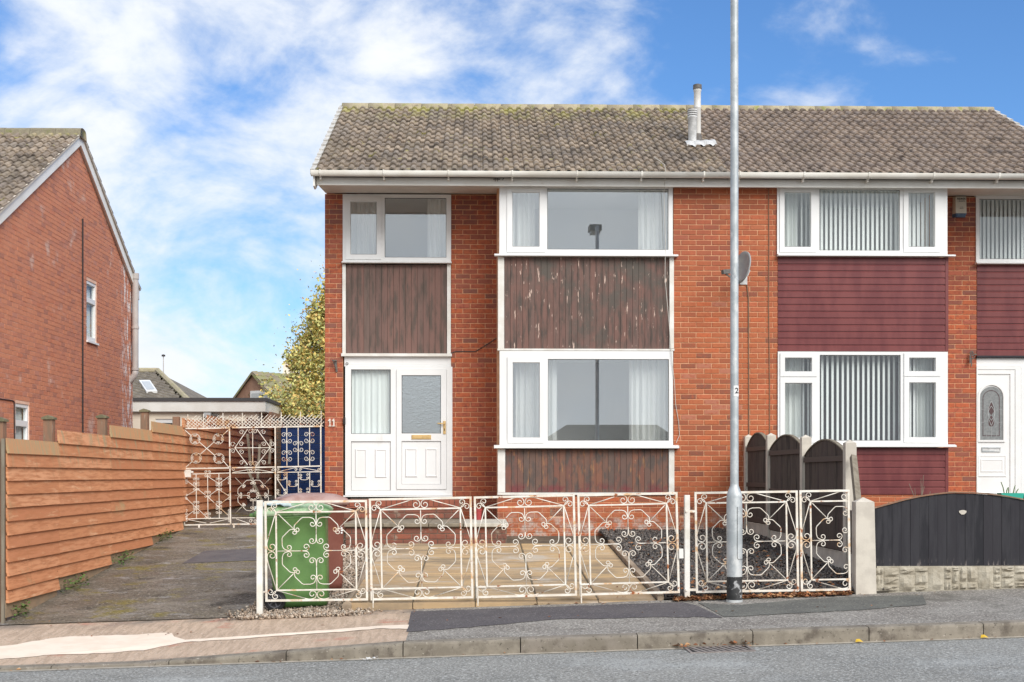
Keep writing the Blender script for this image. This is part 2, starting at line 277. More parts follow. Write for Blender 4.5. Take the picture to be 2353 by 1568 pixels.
    A['grey_brick'] = mat('grey_buff_brick', (.26,.22,.17), (.20,.17,.13), scale=9, rough=.9, rnd=[(.22,.19,.15),(.30,.25,.19)])
    A['far_brick'] = mat('far_brown_brick', (.34,.20,.135), (.28,.16,.11), scale=5, rough=.9, bump=.3, bscale=30)
    A['far_tile'] = mat('far_roof_tile', (.20,.17,.13), (.15,.13,.105), scale=3, rnd=[(.17,.15,.12),(.23,.20,.155),(.20,.17,.14)], rough=.9)
    A['far_tile_green'] = mat('far_mossy_tile', (.26,.22,.15), (.25,.26,.10), scale=3, rnd=[(.22,.19,.13),(.27,.22,.16)], rough=.9)
    A['old_fence'] = mat('grey_old_fence', (.13,.105,.085), (.09,.075,.062), scale=5, stretch=(3,1,.4), rough=.9)
    A['pipe'] = mat('grey_plastic_pipe', (.50,.46,.43), (.44,.41,.385), scale=4, rough=.5)
    A['drain'] = mat('cast_iron_grate', (.27,.24,.22), (.20,.17,.155), scale=14, rough=.7, spots=[((.30,.15,.09), 20, .6, .7)])
    A['drain_dark'] = mat('drain_void', (.02,.017,.015), rough=.9)
    A['teal'] = mat('teal_plastic', (.02,.35,.26), rough=.5)
    A['red_pot'] = mat('red_plastic', (.35,.05,.05), rough=.5)
    A['car_paint'] = mat('silver_car_paint', (.45,.46,.48), rough=.3, metal=.6)
    A['car_glass'] = mat('car_glass', (.30,.38,.42), rough=.08)
    A['lamp_glass'] = mat('lamp_diffuser', (.5,.52,.52), rough=.3)
    A['leadlight'] = mat('leaded_glass', (.24,.25,.25), (.19,.20,.20), scale=30, rough=.18)
    A['lead_came'] = mat('lead_came', (.42,.44,.44), rough=.5)
    A['dark_glass'] = mat('maroon_stained_glass', (.09,.055,.055), rough=.2)
    A['step_slab'] = mat('worn_step_concrete', (.27,.23,.17), (.19,.165,.125), scale=5, rough=.9, bump=.6, bscale=50, spots=[((.42,.39,.33), 7, .62, .74)])
    A['white_slab'] = mat('pale_step_edge', (.55,.52,.44), (.42,.40,.34), scale=7, rough=.8)
    A['dish'] = mat('grey_dish', (.27,.27,.275), (.33,.33,.31), scale=8, rough=.5)
    A['litter'] = mat('white_paper', (.75,.74,.72), rough=.8)
    A['redbrown'] = mat('soldier_course', (.22,.07,.045), (.30,.10,.06), scale=6, rough=.85, rnd=[(.20,.065,.045),(.30,.09,.05)])
    A['number'] = mat('chipped_white_number', (.75,.70,.62), (.55,.40,.28), scale=40, ramp=(.5,.6), rough=.5)
defmats()
# ------------------------------------------------------------------ mesh and object helpers
class MB:
    def __init__(s): s.v = []; s.f = []; s.r = []; s.cur = .5; s.sm = []; s.smooth = False
    def add(s, vs, fs):
        o = len(s.v); s.v += [tuple(p) for p in vs]
        for f in fs: s.f.append(tuple(o + i for i in f)); s.r.append(s.cur); s.sm.append(s.smooth)
        return s
    def box(s, x0, x1, y0, y1, z0, z1):
        if x0 > x1: x0, x1 = x1, x0
        if y0 > y1: y0, y1 = y1, y0
        if z0 > z1: z0, z1 = z1, z0
        return s.add([(x0,y0,z0),(x1,y0,z0),(x1,y1,z0),(x0,y1,z0),(x0,y0,z1),(x1,y0,z1),(x1,y1,z1),(x0,y1,z1)],
                     [(0,3,2,1),(4,5,6,7),(0,1,5,4),(1,2,6,5),(2,3,7,6),(3,0,4,7)])
    def cbox(s, x0, x1, y0, y1, z0, z1, c=.004):     # box with its front (low y) face chamfered
        vs = [(x0,y1,z0),(x1,y1,z0),(x1,y1,z1),(x0,y1,z1),(x0,y0+c,z0),(x1,y0+c,z0),(x1,y0+c,z1),(x0,y0+c,z1),
              (x0+c,y0,z0+c),(x1-c,y0,z0+c),(x1-c,y0,z1-c),(x0+c,y0,z1-c)]
        fs = [(0,3,2,1)[::-1]] if False else [(0,3,2,1)]
        fs += [(0,1,5,4),(1,2,6,5),(2,3,7,6),(3,0,4,7),(4,5,9,8),(5,6,10,9),(6,7,11,10),(7,4,8,11),(8,9,10,11)]
        return s.add(vs, fs)
    def bar(s, p, q, w, d, up=(0, 1, 0)):            # rectangular bar from p to q, w across, d along 'up'
        p = Vector(p); q = Vector(q); t = (q - p).normalized(); n = Vector(up); n = (n - t * n.dot(t)).normalized(); b = t.cross(n)
        vs = []
        for c in (p, q):
            for a, e in ((-1,-1),(1,-1),(1,1),(-1,1)): vs.append(c + b * (a * w / 2) + n * (e * d / 2))
        return s.add(vs, [(0,3,2,1),(4,5,6,7),(0,1,5,4),(1,2,6,5),(2,3,7,6),(3,0,4,7)])
    def tube(s, path, r, n=6, r1=None, cap=True):
        path = [Vector(p) for p in path]; m = len(path)
        if m < 2: return s
        vs = []; fs = []
        t0 = (path[1] - path[0]).normalized()
        ref = Vector((0, 0, 1)) if abs(t0.z) < .9 else Vector((0, 1, 0))
        nrm = (ref - t0 * ref.dot(t0)).normalized()
        for i, p in enumerate(path):
            t = (path[min(i+1, m-1)] - path[max(i-1, 0)])
            t = t.normalized() if t.length > 1e-9 else t0
            nrm = (nrm - t * nrm.dot(t)).normalized(); b = t.cross(nrm)
            rr = r if r1 is None else r + (r1 - r) * i / (m - 1)
            for k in range(n):
                a = 2 * pi * k / n + pi / n; vs.append(p + (nrm * cos(a) + b * sin(a)) * rr)
        for i in range(m - 1):
            for k in range(n):
                k2 = (k + 1) % n; fs.append((i*n+k, i*n+k2, (i+1)*n+k2, (i+1)*n+k))
        if cap: fs.append(tuple(range(n))[::-1]); fs.append(tuple((m-1)*n + k for k in range(n)))
        return s.add(vs, fs)
    def lathe(s, prof, c, n=16, axis='z', a0=0, a1=2*pi):   # prof: (radius, height)
        vs = []; fs = []; full = abs(a1 - a0 - 2*pi) < 1e-6; m = n if full else n + 1
        for r, h in prof:
            for k in range(m):
                a = a0 + (a1 - a0) * k / n; x, y = r * cos(a), r * sin(a)
                p = (x, y, h) if axis == 'z' else ((h, x, y) if axis == 'x' else (x, h, y))
                vs.append((c[0]+p[0], c[1]+p[1], c[2]+p[2]))
        for i in range(len(prof) - 1):
            for k in range(n):
                k2 = (k + 1) % m; fs.append((i*m+k, i*m+k2, (i+1)*m+k2, (i+1)*m+k))
        return s.add(vs, fs)
    def prism(s, poly, axis, a, b):                  # polygon swept along axis from a to b; poly 2D in the other two axes
        n = len(poly)
        def pt(p, h): return (h, p[0], p[1]) if axis == 'x' else ((p[0], h, p[1]) if axis == 'y' else (p[0], p[1], h))
        vs = [pt(p, a) for p in poly] + [pt(p, b) for p in poly]
        fs = [tuple(range(n))[::-1], tuple(range(n, 2*n))] + [(i, (i+1) % n, n + (i+1) % n, n + i) for i in range(n)]
        return s.add(vs, fs)
    def plate(s, o, holes, y0, y1, ch=.006):         # frame plate in the xz plane with chamfered holes; rect = x0,x1,z0,z1
        xs = sorted({o[0], o[1], *[h[0] for h in holes], *[h[1] for h in holes]}); zs = sorted({o[2], o[3], *[h[2] for h in holes], *[h[3] for h in holes]})
        for i in range(len(xs)-1):
            for j in range(len(zs)-1):
                cx, cz = (xs[i]+xs[i+1])/2, (zs[j]+zs[j+1])/2
                if any(h[0] < cx < h[1] and h[2] < cz < h[3] for h in holes): continue
                s.add([(xs[i],y0,zs[j]),(xs[i+1],y0,zs[j]),(xs[i+1],y0,zs[j+1]),(xs[i],y0,zs[j+1])], [(0,1,2,3)])
                s.add([(xs[i],y1,zs[j]),(xs[i+1],y1,zs[j]),(xs[i+1],y1,zs[j+1]),(xs[i],y1,zs[j+1])], [(3,2,1,0)])
        x0,x1,z0,z1 = o
        s.add([(x0,y0,z0),(x1,y0,z0),(x1,y0,z1),(x0,y0,z1),(x0,y1,z0),(x1,y1,z0),(x1,y1,z1),(x0,y1,z1)], [(0,4,5,1),(1,5,6,2),(2,6,7,3),(3,7,4,0)])
        for x0,x1,z0,z1 in holes:
            c = ch
            s.add([(x0,y0,z0),(x1,y0,z0),(x1,y0,z1),(x0,y0,z1),(x0+c,y1,z0+c),(x1-c,y1,z0+c),(x1-c,y1,z1-c),(x0+c,y1,z1-c)], [(0,1,5,4),(1,2,6,5),(2,3,7,6),(3,0,4,7)])
        return s
    def mesh(s, name, base=(0, 0, 0)):
        me = bpy.data.meshes.new(name)
        vs = np.array(s.v, dtype=float).reshape(-1, 3) - np.array(base, dtype=float) if s.v else np.zeros((0, 3))
        me.from_pydata([tuple(map(float, p)) for p in vs], [], s.f)
        a = me.attributes.new('rnd', 'FLOAT', 'FACE'); a.data.foreach_set('value', np.array(s.r, dtype=np.float32))
        me.polygons.foreach_set('use_smooth', np.array(s.sm, dtype=bool))
        return me

BASE = {}
def thing(name, label, cat, base, group=None):
    o = bpy.data.objects.new(name, None); COL.objects.link(o); o.location = base; o.empty_display_size = .1
    o['label'] = label; o['category'] = cat
    if group: o['group'] = group
    BASE[o.name] = Vector(base); return o
def part(name, mb, m, parent, label=None, kind=None):
    b = BASE[parent.name]
    o = bpy.data.objects.new(name, mb.mesh(name, b)); COL.objects.link(o)
    o.data.materials.append(MAT[m]); o.parent = parent; BASE[o.name] = b
    if label: o['label'] = label
    if kind: o['kind'] = kind
    return o
def place(name, me, loc, parent):                    # one more copy of a shared mesh, at a world place
    o = bpy.data.objects.new(name, me); COL.objects.link(o); o.parent = parent
    o.location = Vector(loc) - BASE[parent.name]; BASE[o.name] = Vector(loc); return o
def single(name, mb, m, label, cat, base=None, group=None):
    if base is None:
        a = np.array(mb.v); base = Vector((float(a[:,0].mean()), float(a[:,1].mean()), float(a[:,2].min())))
    base = Vector(base)
    o = bpy.data.objects.new(name, mb.mesh(name, base)); COL.objects.link(o); o.location = base; o.data.materials.append(MAT[m])
    o['label'] = label; o['category'] = cat; BASE[o.name] = base
    if group: o['group'] = group
    return o
def struct(name, mb, m, kind='structure'):
    o = bpy.data.objects.new(name, mb.mesh(name)); COL.objects.link(o); o.data.materials.append(MAT[m]); o['kind'] = kind
    BASE[o.name] = Vector((0, 0, 0)); return o

# ------------------------------------------------------------------ terrain heights
DF = 12.35                                           # front boundary line
DK = 10.30                                           # face of the kerb
def cl(a, lo, hi): return max(lo, min(hi, a))
def zroad(x, y=DK): return -.02 + .031 * cl(x, -15, 15) + .012 * (DK - cl(y, 6, DK))
def kh(x): return .115 if x > -.57 else (.115 + (x + .57) / 2.1 * .09 if x > -2.67 else .025)
def zfront(x): return .155 + .031 * cl(x, -15, 15)
def pav(x, y):
    a = zroad(x) + kh(x); t = (y - DK - .125) / (DF - DK - .125)
    return a + (zfront(x) - a) * cl(t, 0, 1)
def g(x, y):
    if x < -4.62: return .0 + .03 * cl(y - DF, 0, 9) if y > DF else zfront(-4.6)
    t = cl((y - DF) / 7.65, 0, 1)
    z = zfront(x) * (1 - t) + .62 * t
    return z + .0425 * cl(y - 20, 0, 8)
def GP(u, v, fn=pav, lo=9.9, hi=12.6):               # picture point on the ground
    for _ in range(40):
        m = (lo + hi) / 2; x, t = XT(u, m); vv = VH - (fn(x, m) - EYE) * F / t
        if vv > v: lo = m
        else: hi = m
    x, t = XT(u, m); return x, m

# brickwork ------------------------------------------------------------------
BL, BH, JT, CO = .215, .065, .010, .075
def lay(regions, course0=0.0, off=0.0, seed=1):
    """regions: (a0,a1,z0,z1) along a wall; returns brick pieces (a0,a1,z0,z1) in stretcher bond"""
    r = random.Random(seed); out = []
    for (a0, a1, z0, z1) in regions:
        k = int(floor((z0 - course0) / CO))
        while course0 + k * CO < z1:
            c0 = course0 + k * CO; b0 = max(c0 + JT/2, z0); b1 = min(c0 + CO - JT/2, z1); k += 1
            if b1 - b0 < .02: continue
            s = off + ((k % 2) * (BL + JT) / 2)
            n = int(floor((a0 - s) / (BL + JT)))
            while s + n * (BL + JT) < a1:
                p = s + n * (BL + JT); q0 = max(p + JT/2, a0 + .002); q1 = min(p + BL + JT/2, a1 - .002); n += 1
                if q1 - q0 < .035: continue
                out.append((q0, q1, b0, b1))
    return out
VARN = 14
def brick_meshes(axis, m, n=VARN, seed=3):
    r = random.Random(seed); res = []
    for i in range(n):
        mb = MB(); mb.cur = (i + .5) / n; j = lambda: r.uniform(-.0015, .0015)
        if axis == 'y': mb.cbox(-BL/2 + j(), BL/2 + j(), -.007 + j(), .03, -BH/2 + j(), BH/2 + j(), .004)
        else: mb.box(-.03, .006 + j(), -BL/2 + j(), BL/2 + j(), -BH/2 + j(), BH/2 + j())
        me = mb.mesh('brick'); me.materials.append(MAT[m]); res.append(me)
    return res
def brick_wall(parent, y, pieces, m, meshes, budget, rr, key=None):
    """bricks proud of a mortar face at depth y; the first 'budget' whole bricks are parts, the rest stuff"""
    full = [p for p in pieces if abs(p[1]-p[0]-BL) < .003 and abs(p[3]-p[2]-BH) < .003]
    rest = [p for p in pieces if p not in full] if len(pieces) < 4000 else []
    if key: full.sort(key=key)
    for i, p in enumerate(full[:budget]):
        place('brick', meshes[rr.choice(WTS)], ((p[0]+p[1])/2, y, (p[2]+p[3])/2), parent)
    return full[budget:] + rest, min(budget, len(full))
WTS = list(range(VARN)) + [4,5,6,7,8,9,10,6,7,8]
def stuff_bricks(mb, y, pieces, rr):
    for p in pieces:
        mb.cur = (rr.choice(WTS) + .5) / VARN; d = rr.uniform(-.0015, .0015)
        mb.cbox(p[0], p[1], y - .007 + d, y + .03, p[2], p[3], .003)

# roof tiles -------------------------------------------------------------------
TW, TG, TL = .292, .303, .36
def tile_profile(w=TW):
    pts = []; 
    for k in range(2):
        o = k * w / 2
        pts += [(o, .0), (o + .030, .0)]
        for j in range(1, 6):
            a = pi * j / 6; pts.append((o + .030 + .043 * (1 - cos(a)), .040 * sin(a)))
        pts += [(o + .116, .0)]
    pts.append((w - .001, 0)); return pts
def tile_mb(mb, org, pitch, sgn=1, w=TW, axis='x', th=.024, length=TL, jit=0):
    """one tile: org = lower left corner, slope rises towards +y*sgn (axis 'x' runs along the eave)"""
    pr = tile_profile(w); lift = th + .010; n = len(pr); vs = []
    c, s = cos(pitch), sin(pitch)
    for (t, h0) in ((0, lift + jit), (length, 0.0)):
        for x, h in pr:
            hh = h + h0; yy = t * c - hh * s; zz = t * s + hh * c
            vs.append((org[0] + x, org[1] + sgn * yy, org[2] + zz))
    for x, h in pr:
        hh = h + lift + jit - th; yy = -hh * s; zz = hh * c
        vs.append((org[0] + x, org[1] + sgn * yy, org[2] + zz))
    fs = [(i, i+1, n+i+1, n+i) if sgn > 0 else (i+1, i, n+i, n+i+1) for i in range(n-1)]
    fs += [(2*n+i, 2*n+i+1, i+1, i) if sgn > 0 else (2*n+i+1, 2*n+i, i, i+1) for i in range(n-1)]
    fs += [(0, n, 2*n), (n-1, 3*n-1, 2*n-1)]
    mb.add(vs, fs)
# window helper ------------------------------------------------------------------
def window_unit(parent, D, outer, panes, sashes=(), sill=None, glass='glass', depth=.07, name='window', set_in=.0, m='upvc'):
    """outer, panes, sashes, sill in picture pixels. panes are the visible glass, sashes the opening frames round some of them"""
    y = D + set_in
    o = RX(*outer, y); holes = []; sh = []
    for s in sashes: sh.append(RX(*s, y))
    for p in panes:
        h = RX(*p, y)
        if any(q[0] < (h[0]+h[1])/2 < q[1] and q[2] < (h[2]+h[3])/2 < q[3] for q in sh): continue
        holes.append(h)
    big = [(q[0]+.012, q[1]-.012, q[2]+.012, q[3]-.012) for q in sh]
    fr = part(name, MB().plate(o, holes + big, y, y + depth, .008), m, parent)
    for q in sh:
        hs = [RX(*p, y - .016) for p in panes]; hs = [h for h in hs if q[0] < (h[0]+h[1])/2 < q[1] and q[2] < (h[2]+h[3])/2 < q[3]]
        mb = MB().plate(q, hs, y - .016, y + .04, .010)
        part('sash', mb, m, fr)
    for p in panes:
        h = RX(*p, y); e = .004
        mb = MB().box(h[0]+e, h[1]-e, y + .022, y + .030, h[2]+e, h[3]-e); part('pane', mb, glass, fr)
        gk = MB().plate((h[0]-.001, h[1]+.001, h[2]-.001, h[3]+.001), [(h[0]+.007, h[1]-.007, h[2]+.007, h[3]-.007)], y + .012, y + .020, .0)
        part('gasket', gk, 'gasket', fr)
    if sill:
        s = RX(*sill, y); pr = .075
        part('sill', MB().prism([(y - pr, s[2] + .004), (y - pr + .004, s[2]), (y + .03, s[2]), (y + .03, s[3] + .006), (y - .002, s[3] + .006), (y - pr, s[3] - .010)], 'x', s[0], s[1]), m, fr)
    return fr
def curtain(u0, u1, v0, v1, D, label, waves=6, amp=.035, set_in=.22, lean=0):
    x0, x1, z0, z1 = RX(u0, v0, u1, v1, D)
    z0 -= .06; z1 += .05; n = waves * 8; mb = MB(); mb.smooth = True; vs = []; r = random.Random(int(u0*7+v0))
    ph = [r.uniform(0, 6.3) for _ in range(3)]; rows = 8
    for j in range(rows + 1):
        t = j / rows
        for i in range(n + 1):
            s = i / n
            a = amp * (sin(2*pi*waves*s + ph[0] + .5*sin(3*t)) * (.55 + .45 * t) + .35 * sin(2*pi*waves*1.7*s + ph[1] + t))
            xx = x0 + (x1 - x0) * s + lean * t * (1 if s < .5 else 0) * (1 - 2*s if s < .5 else 0)
            vs.append((xx, D + set_in + a, z1 + (z0 - z1) * t))
    fs = [(j*(n+1)+i, (j+1)*(n+1)+i, (j+1)*(n+1)+i+1, j*(n+1)+i+1) for j in range(rows) for i in range(n)]
    mb.add(vs, fs)
    return single('curtain', mb, 'curtain', label, 'curtain', base=((x0+x1)/2, D + set_in, z0), group='pale curtains in the windows')
# ================================================================== SETTING
def sheet(name, x0, x1, y0, y1, fn, m, nx=20, ny=8, dz=0, kind='structure', xs=None, ys=None):
    xs = xs or [x0 + (x1-x0)*i/nx for i in range(nx+1)]; ys = ys or [y0 + (y1-y0)*j/ny for j in range(ny+1)]
    mb = MB(); mb.smooth = True
    vs = [(x, y, fn(x, y) + dz) for y in ys for x in xs]; w = len(xs)
    fs = [(j*w+i, j*w+i+1, (j+1)*w+i+1, (j+1)*w+i) for j in range(len(ys)-1) for i in range(w-1)]
    mb.add(vs, fs); return struct(name, mb, m, kind)
def poly_sheet(name, pts, fn, m, dz, px=True, sub=.3):
    """a thin sheet over polygon pts; px: points in picture pixels"""
    q = [GP(u, v) for u, v in pts] if px else pts
    import mathutils.geometry as mg
    d = []
    for i in range(len(q)):
        a = q[i]; b = q[(i+1) % len(q)]; n = max(1, int(math.hypot(b[0]-a[0], b[1]-a[1]) / sub))
        for k in range(n): d.append((a[0]+(b[0]-a[0])*k/n, a[1]+(b[1]-a[1])*k/n))
    tris = mg.tessellate_polygon([[Vector((x, y, 0)) for x, y in d]])
    mb = MB(); mb.smooth = True
    fs = []
    for t in tris:
        a, b, c = [Vector(d[i]) for i in t]
        fs.append(t if (b-a).cross(c-a) > 0 else t[::-1])
    mb.add([(x, y, fn(x, y) + dz) for x, y in d], fs)
    return struct(name, mb, m)
def wob(pts, amp, seed):
    r = random.Random(seed); out = []
    for i in range(len(pts)-1):
        a, b = pts[i], pts[i+1]; n = max(1, int(abs(b[0]-a[0]) / 16))
        for k in range(n):
            out.append((a[0]+(b[0]-a[0])*k/n, a[1]+(b[1]-a[1])*k/n + (r.uniform(-amp, amp) if k else 0)))
    out.append(pts[-1]); return out

gx = [-150,-80,-40,-20,-15,-12,-10,-8,-7,-6,-5,-4.63,-4.61,-4,-3,-2,-1,0,1,2,3,4,5,6,8,10,12,15,20,40,80,150]
gy = [-150,-60,-20,-10,-2,0,4,8,10,10.3,10.6,11,11.5,12,12.3,12.6,13,14,15,16,17,18,19,20,22,25,28,30,34,40,60,100,160]
def gfn(x, y):
    if y < 12.3: return min(zroad(x, min(y, DK)), zroad(x)) - .12
    return g(x, y) - .05
sheet('ground', 0, 0, 0, 0, gfn, 'soil', xs=gx, ys=gy)
sheet('road', -40, 40, -.5, DK - .07, lambda x, y: zroad(x, y), 'asphalt_road', 80, 12)
sheet('channel', -40, 40, DK - .078, DK + .02, lambda x, y: zroad(x) , 'channel', 80, 1, dz=.004)
sheet('far_pavement', -40, 40, -2.6, -.5, lambda x, y: zroad(x, 6) + .11, 'asphalt_path', 40, 2)

# pavement: old asphalt to the right, tamped concrete crossing to the left
XJ = P(930, 1478, DK).x
sheet('pavement', XJ, 15, DK + .12, DF + .02, pav, 'asphalt_path', 60, 6)
sheet('pavement', -15, XJ, DK + .12, DF + .02, pav, 'concrete_path', 60, 6).name = 'concrete_crossing'
top = wob([(945,1406),(1100,1401),(1300,1394),(1480,1388),(1570,1385)], .6, 1)
bot = wob([(1660,1420),(1500,1419),(1420,1422),(1300,1423),(1180,1433),(1080,1443),(934,1453)], 1.0, 2)
poly_sheet('dark_patch', top + [(1600, 1392)] + bot, pav, 'asphalt_new', .004)
poly_sheet('green_patch', wob([(1604,1386),(1700,1391),(1830,1380),(1960,1372),(2120,1369)], .8, 5) + wob([(2130,1390),(1990,1402),(1800,1412),(1664,1419)], 1.0, 6), pav, 'asphalt_green', .0045)
poly_sheet('cement_repair', wob([(-60,1492),(40,1482),(110,1469),(170,1463),(300,1460),(370,1455),(395,1456),(400,1464),(424,1471)], 1, 3) + wob([(424,1477),(390,1484),(330,1496),(200,1504),(100,1507),(-60,1522)], 1.2, 4), pav, 'new_cement', .004)
poly_sheet('cement_repair', wob([(420,1472),(560,1463),(700,1453),(860,1440),(940,1437)], .6, 7) + wob([(936,1447),(880,1445),(800,1452),(650,1462),(560,1469),(424,1477)], .8, 8), pav, 'new_cement', .0045).name = 'cement_strip'

# kerb: every stone is a part of it
kerb = bpy.data.objects.new('kerb', None); COL.objects.link(kerb); kerb['kind'] = 'structure'; BASE['kerb'] = Vector((0, 0, 0))
js = [P(u, 1480, DK).x for u in (926, 1196, 1465, 1730, 1997, 2260)]
while js[-1] < 9: js.append(js[-1] + .918)
while js[0] > -8: js.insert(0, js[0] - .918)
for i in range(len(js)-1):
    a, b = js[i] + .004, js[i+1] - .004
    mb = MB(); mb.cur = rng.random(); n = 6; prof = []
    vs = []
    for k in range(n+1):
        x = a + (b-a)*k/n; z = zroad(x); h = kh((a+b)/2) if kh(a) == kh(b) else kh(x); wv = rng.uniform(-.0015, .0015)
        for (yy, zz) in ((0, -.1), (0, h - .022), (.004, h - .008), (.018, h), (.122, h + .004), (.125, h - .01), (.125, -.1)):
            vs.append((x, DK + yy + (wv if yy < .1 else 0), z + zz))
    m = 7; fs = [(k*m+j, (k+1)*m+j, (k+1)*m+j+1, k*m+j+1) for k in range(n) for j in range(m-1)]
    fs += [tuple(range(m)), tuple(n*m + j for j in range(m))[::-1]]
    mb.add(vs, fs); part('kerbstone', mb, 'conc_kerb', kerb)

# driveway, its darker patch, the fence footing
sheet('driveway', -4.52, -2.12, 12.18, 28.2, lambda x, y: g(x, max(y, DF)) if y > DF else pav(x, y) , 'drive', 12, 40, dz=.008)
def GD(u, v): return GP(u, v, g, 12.3, 40)
poly_sheet('driveway_patch', [GD(*p) for p in ((418,1297),(470,1268),(594,1263),(594,1290))], g, 'drive_patch', .012, px=False)

# front garden: sandy slabs, each a part
xL, xR = -1.20, 1.72; yF, yB = DF + .08, 17.1
def zg(x, y): return zfront(0) * (1 - cl((y-DF)/7.65, 0, 1)) + .62 * cl((y-DF)/7.65, 0, 1) + .06
pav_g = bpy.data.objects.new('garden_paving', None); COL.objects.link(pav_g); pav_g['kind'] = 'structure'; BASE[pav_g.name] = Vector((0, 0, 0))
bed = MB(); bed.prism([(xL, yF), (xR, yF), (xR, yB), (xL, yB)], 'z', 0, 1)
bed.v = [(x, y, zg(x, y) - (.012 if z else .3)) for x, y, z in bed.v]
part('bedding', bed, 'slab_joint', pav_g)
cols = [-1.20, -.60, -.01, .575, 1.16, 1.72]; rows = 8; rh = (yB - yF) / rows
for c in range(5):
    off = .0
    for r_ in range(rows):
        y0 = yF + r_*rh; y1 = y0 + rh; x0, x1 = cols[c], cols[c+1]; e = .009
        mb = MB(); mb.cur = rng.random(); t = rng.uniform(-.004, .004)
        q = [(x0+e, y0+e), (x1-e, y0+e), (x1-e, y1-e), (x0+e, y1-e)]; ch = .008
        q2 = [(x0+e+ch, y0+e+ch), (x1-e-ch, y0+e+ch), (x1-e-ch, y1-e-ch), (x0+e+ch, y1-e-ch)]
        vs = [(x, y, zg(x, y) - .05) for x, y in q] + [(x, y, zg(x, y) - .006 + t) for x, y in q] + [(x, y, zg(x, y) + t + rng.uniform(-.002, .002)) for x, y in q2]
        mb.add(vs, [(0,1,5,4),(1,2,6,5),(2,3,7,6),(3,0,4,7),(4,5,9,8),(5,6,10,9),(6,7,11,10),(7,4,8,11),(8,9,10,11)])
        part('slab', mb, 'slab', pav_g)
# riser edge along the pavement
mb = MB(); n = 12
for i in range(5):
    a, b = cols[i] + .004, cols[i+1] - .004; mb.cur = rng.random()
    z0 = pav(a, DF) - .05; mb.add([(a,DF-.02,pav(a,DF)-.05),(b,DF-.02,pav(b,DF)-.05),(b,yF,pav(b,DF)-.05),(a,yF,pav(a,DF)-.05),(a,DF-.02,zg(a,yF)-.03),(b,DF-.02,zg(b,yF)-.03),(b,yF,zg(b,yF)-.012),(a,yF,zg(a,yF)-.012)],
          [(0,3,2,1),(4,5,6,7),(0,1,5,4),(1,2,6,5),(2,3,7,6),(3,0,4,7)])
part('edge_stone', mb, 'slab', pav_g, kind='stuff')
# kerb edging between slabs and slate
mb = MB(); y = yF - .05
while y < yB:
    y2 = min(y + .9, yB); x0, x1 = xR + .005, xR + .065
    mb.add([(x, yy, zg(x, yy) + h) for h in (-.1, .045) for x, yy in ((x0, y+.004), (x1, y+.004), (x1, y2-.004), (x0, y2-.004))], [(0,3,2,1),(4,5,6,7),(0,1,5,4),(1,2,6,5),(2,3,7,6),(3,0,4,7)]); y = y2
single('edging', mb, 'log', 'straight low concrete edging between the sandy slabs and the dark slate bed', 'edging')

# loose stones
def stones(name, pts_fn, n, smin, smax, m, seed):
    r = np.random.RandomState(seed); oc = np.array([(1,0,0),(0,1,0),(-1,0,0),(0,-1,0),(0,0,1),(0,0,-1)], float)
    of = np.array([(0,1,4),(1,2,4),(2,3,4),(3,0,4),(1,0,5),(2,1,5),(3,2,5),(0,3,5)])
    V = []; Fc = []; R = []; k = 0
    while k < n:
        p = pts_fn(r)
        if p is None: continue
        s = r.uniform(smin, smax); M_ = r.normal(size=(3, 3)); qq, _ = np.linalg.qr(M_)
        sc = np.array([s, s*r.uniform(.5, .9), s*r.uniform(.3, .6)])
        v = (oc * sc * r.uniform(.8, 1.2, (6, 1))) @ qq.T + np.array(p); V.append(v); Fc.append(of + 6*k); R += [r.rand()] * 8; k += 1
    V = np.concatenate(V); Fc = np.concatenate(Fc)
    me = bpy.data.meshes.new(name); me.vertices.add(len(V)); me.vertices.foreach_set('co', V.ravel())
    me.loops.add(len(Fc)*3); me.loops.foreach_set('vertex_index', Fc.ravel().astype(np.int32))
    me.polygons.add(len(Fc)); me.polygons.foreach_set('loop_start', np.arange(0, len(Fc)*3, 3, dtype=np.int32)); me.polygons.foreach_set('loop_total', np.full(len(Fc), 3, dtype=np.int32))
    me.update(calc_edges=True); a = me.attributes.new('rnd', 'FLOAT', 'FACE'); a.data.foreach_set('value', np.array(R, dtype=np.float32))
    o = bpy.data.objects.new(name, me); COL.objects.link(o); me.materials.append(MAT[m]); o['kind'] = 'stuff'; return o
def bed_slate(r):
    x = r.uniform(xR + .07, 3.9); y = DF + .03 + 6.6 * r.rand() ** 1.25
    return (x, y, g(x, y) + .035 + .025*mnoise.noise(Vector((x*1.4, y*1.4, 0))) + r.uniform(-.012, .012))
sheet('slate_bed', xR + .066, 3.95, DF - .0, 18.99, lambda x, y: g(x, y) + .022 + .025*mnoise.noise(Vector((x*1.4, y*1.4, 0))), 'soil_dark', 14, 40, kind='stuff')
stones('slate_chippings', bed_slate, 15000, .014, .034, 'slate', 5)
def bed_peb(r):
    x = r.uniform(-2.18, -1.14); y = 12.02 + 6.2 * r.rand() ** 1.6
    if y < 12.35 and abs(x + 1.75) > .58 + .1 * sin(y*40): return None
    if x < -2.05 and r.rand() < .6: return None
    return (x + (r.normal() * .12 if y < 12.6 else 0), y, (g(x, y) if y > DF else pav(x, y)) + .018 + r.uniform(-.012, .012))
sheet('gravel_bed', -2.13, -1.20, DF + .02, 18.9, lambda x, y: g(x, y) + .004, 'soil', 6, 24, kind='stuff')
stones('pale_gravel', bed_peb, 9000, .011, .026, 'pebble', 6)
def strip_slate(r):
    x = r.uniform(-1.24, -.85); y = r.uniform(17.12, 18.6); return (x, y, g(x, y) + .04 + r.uniform(-.012, .02))

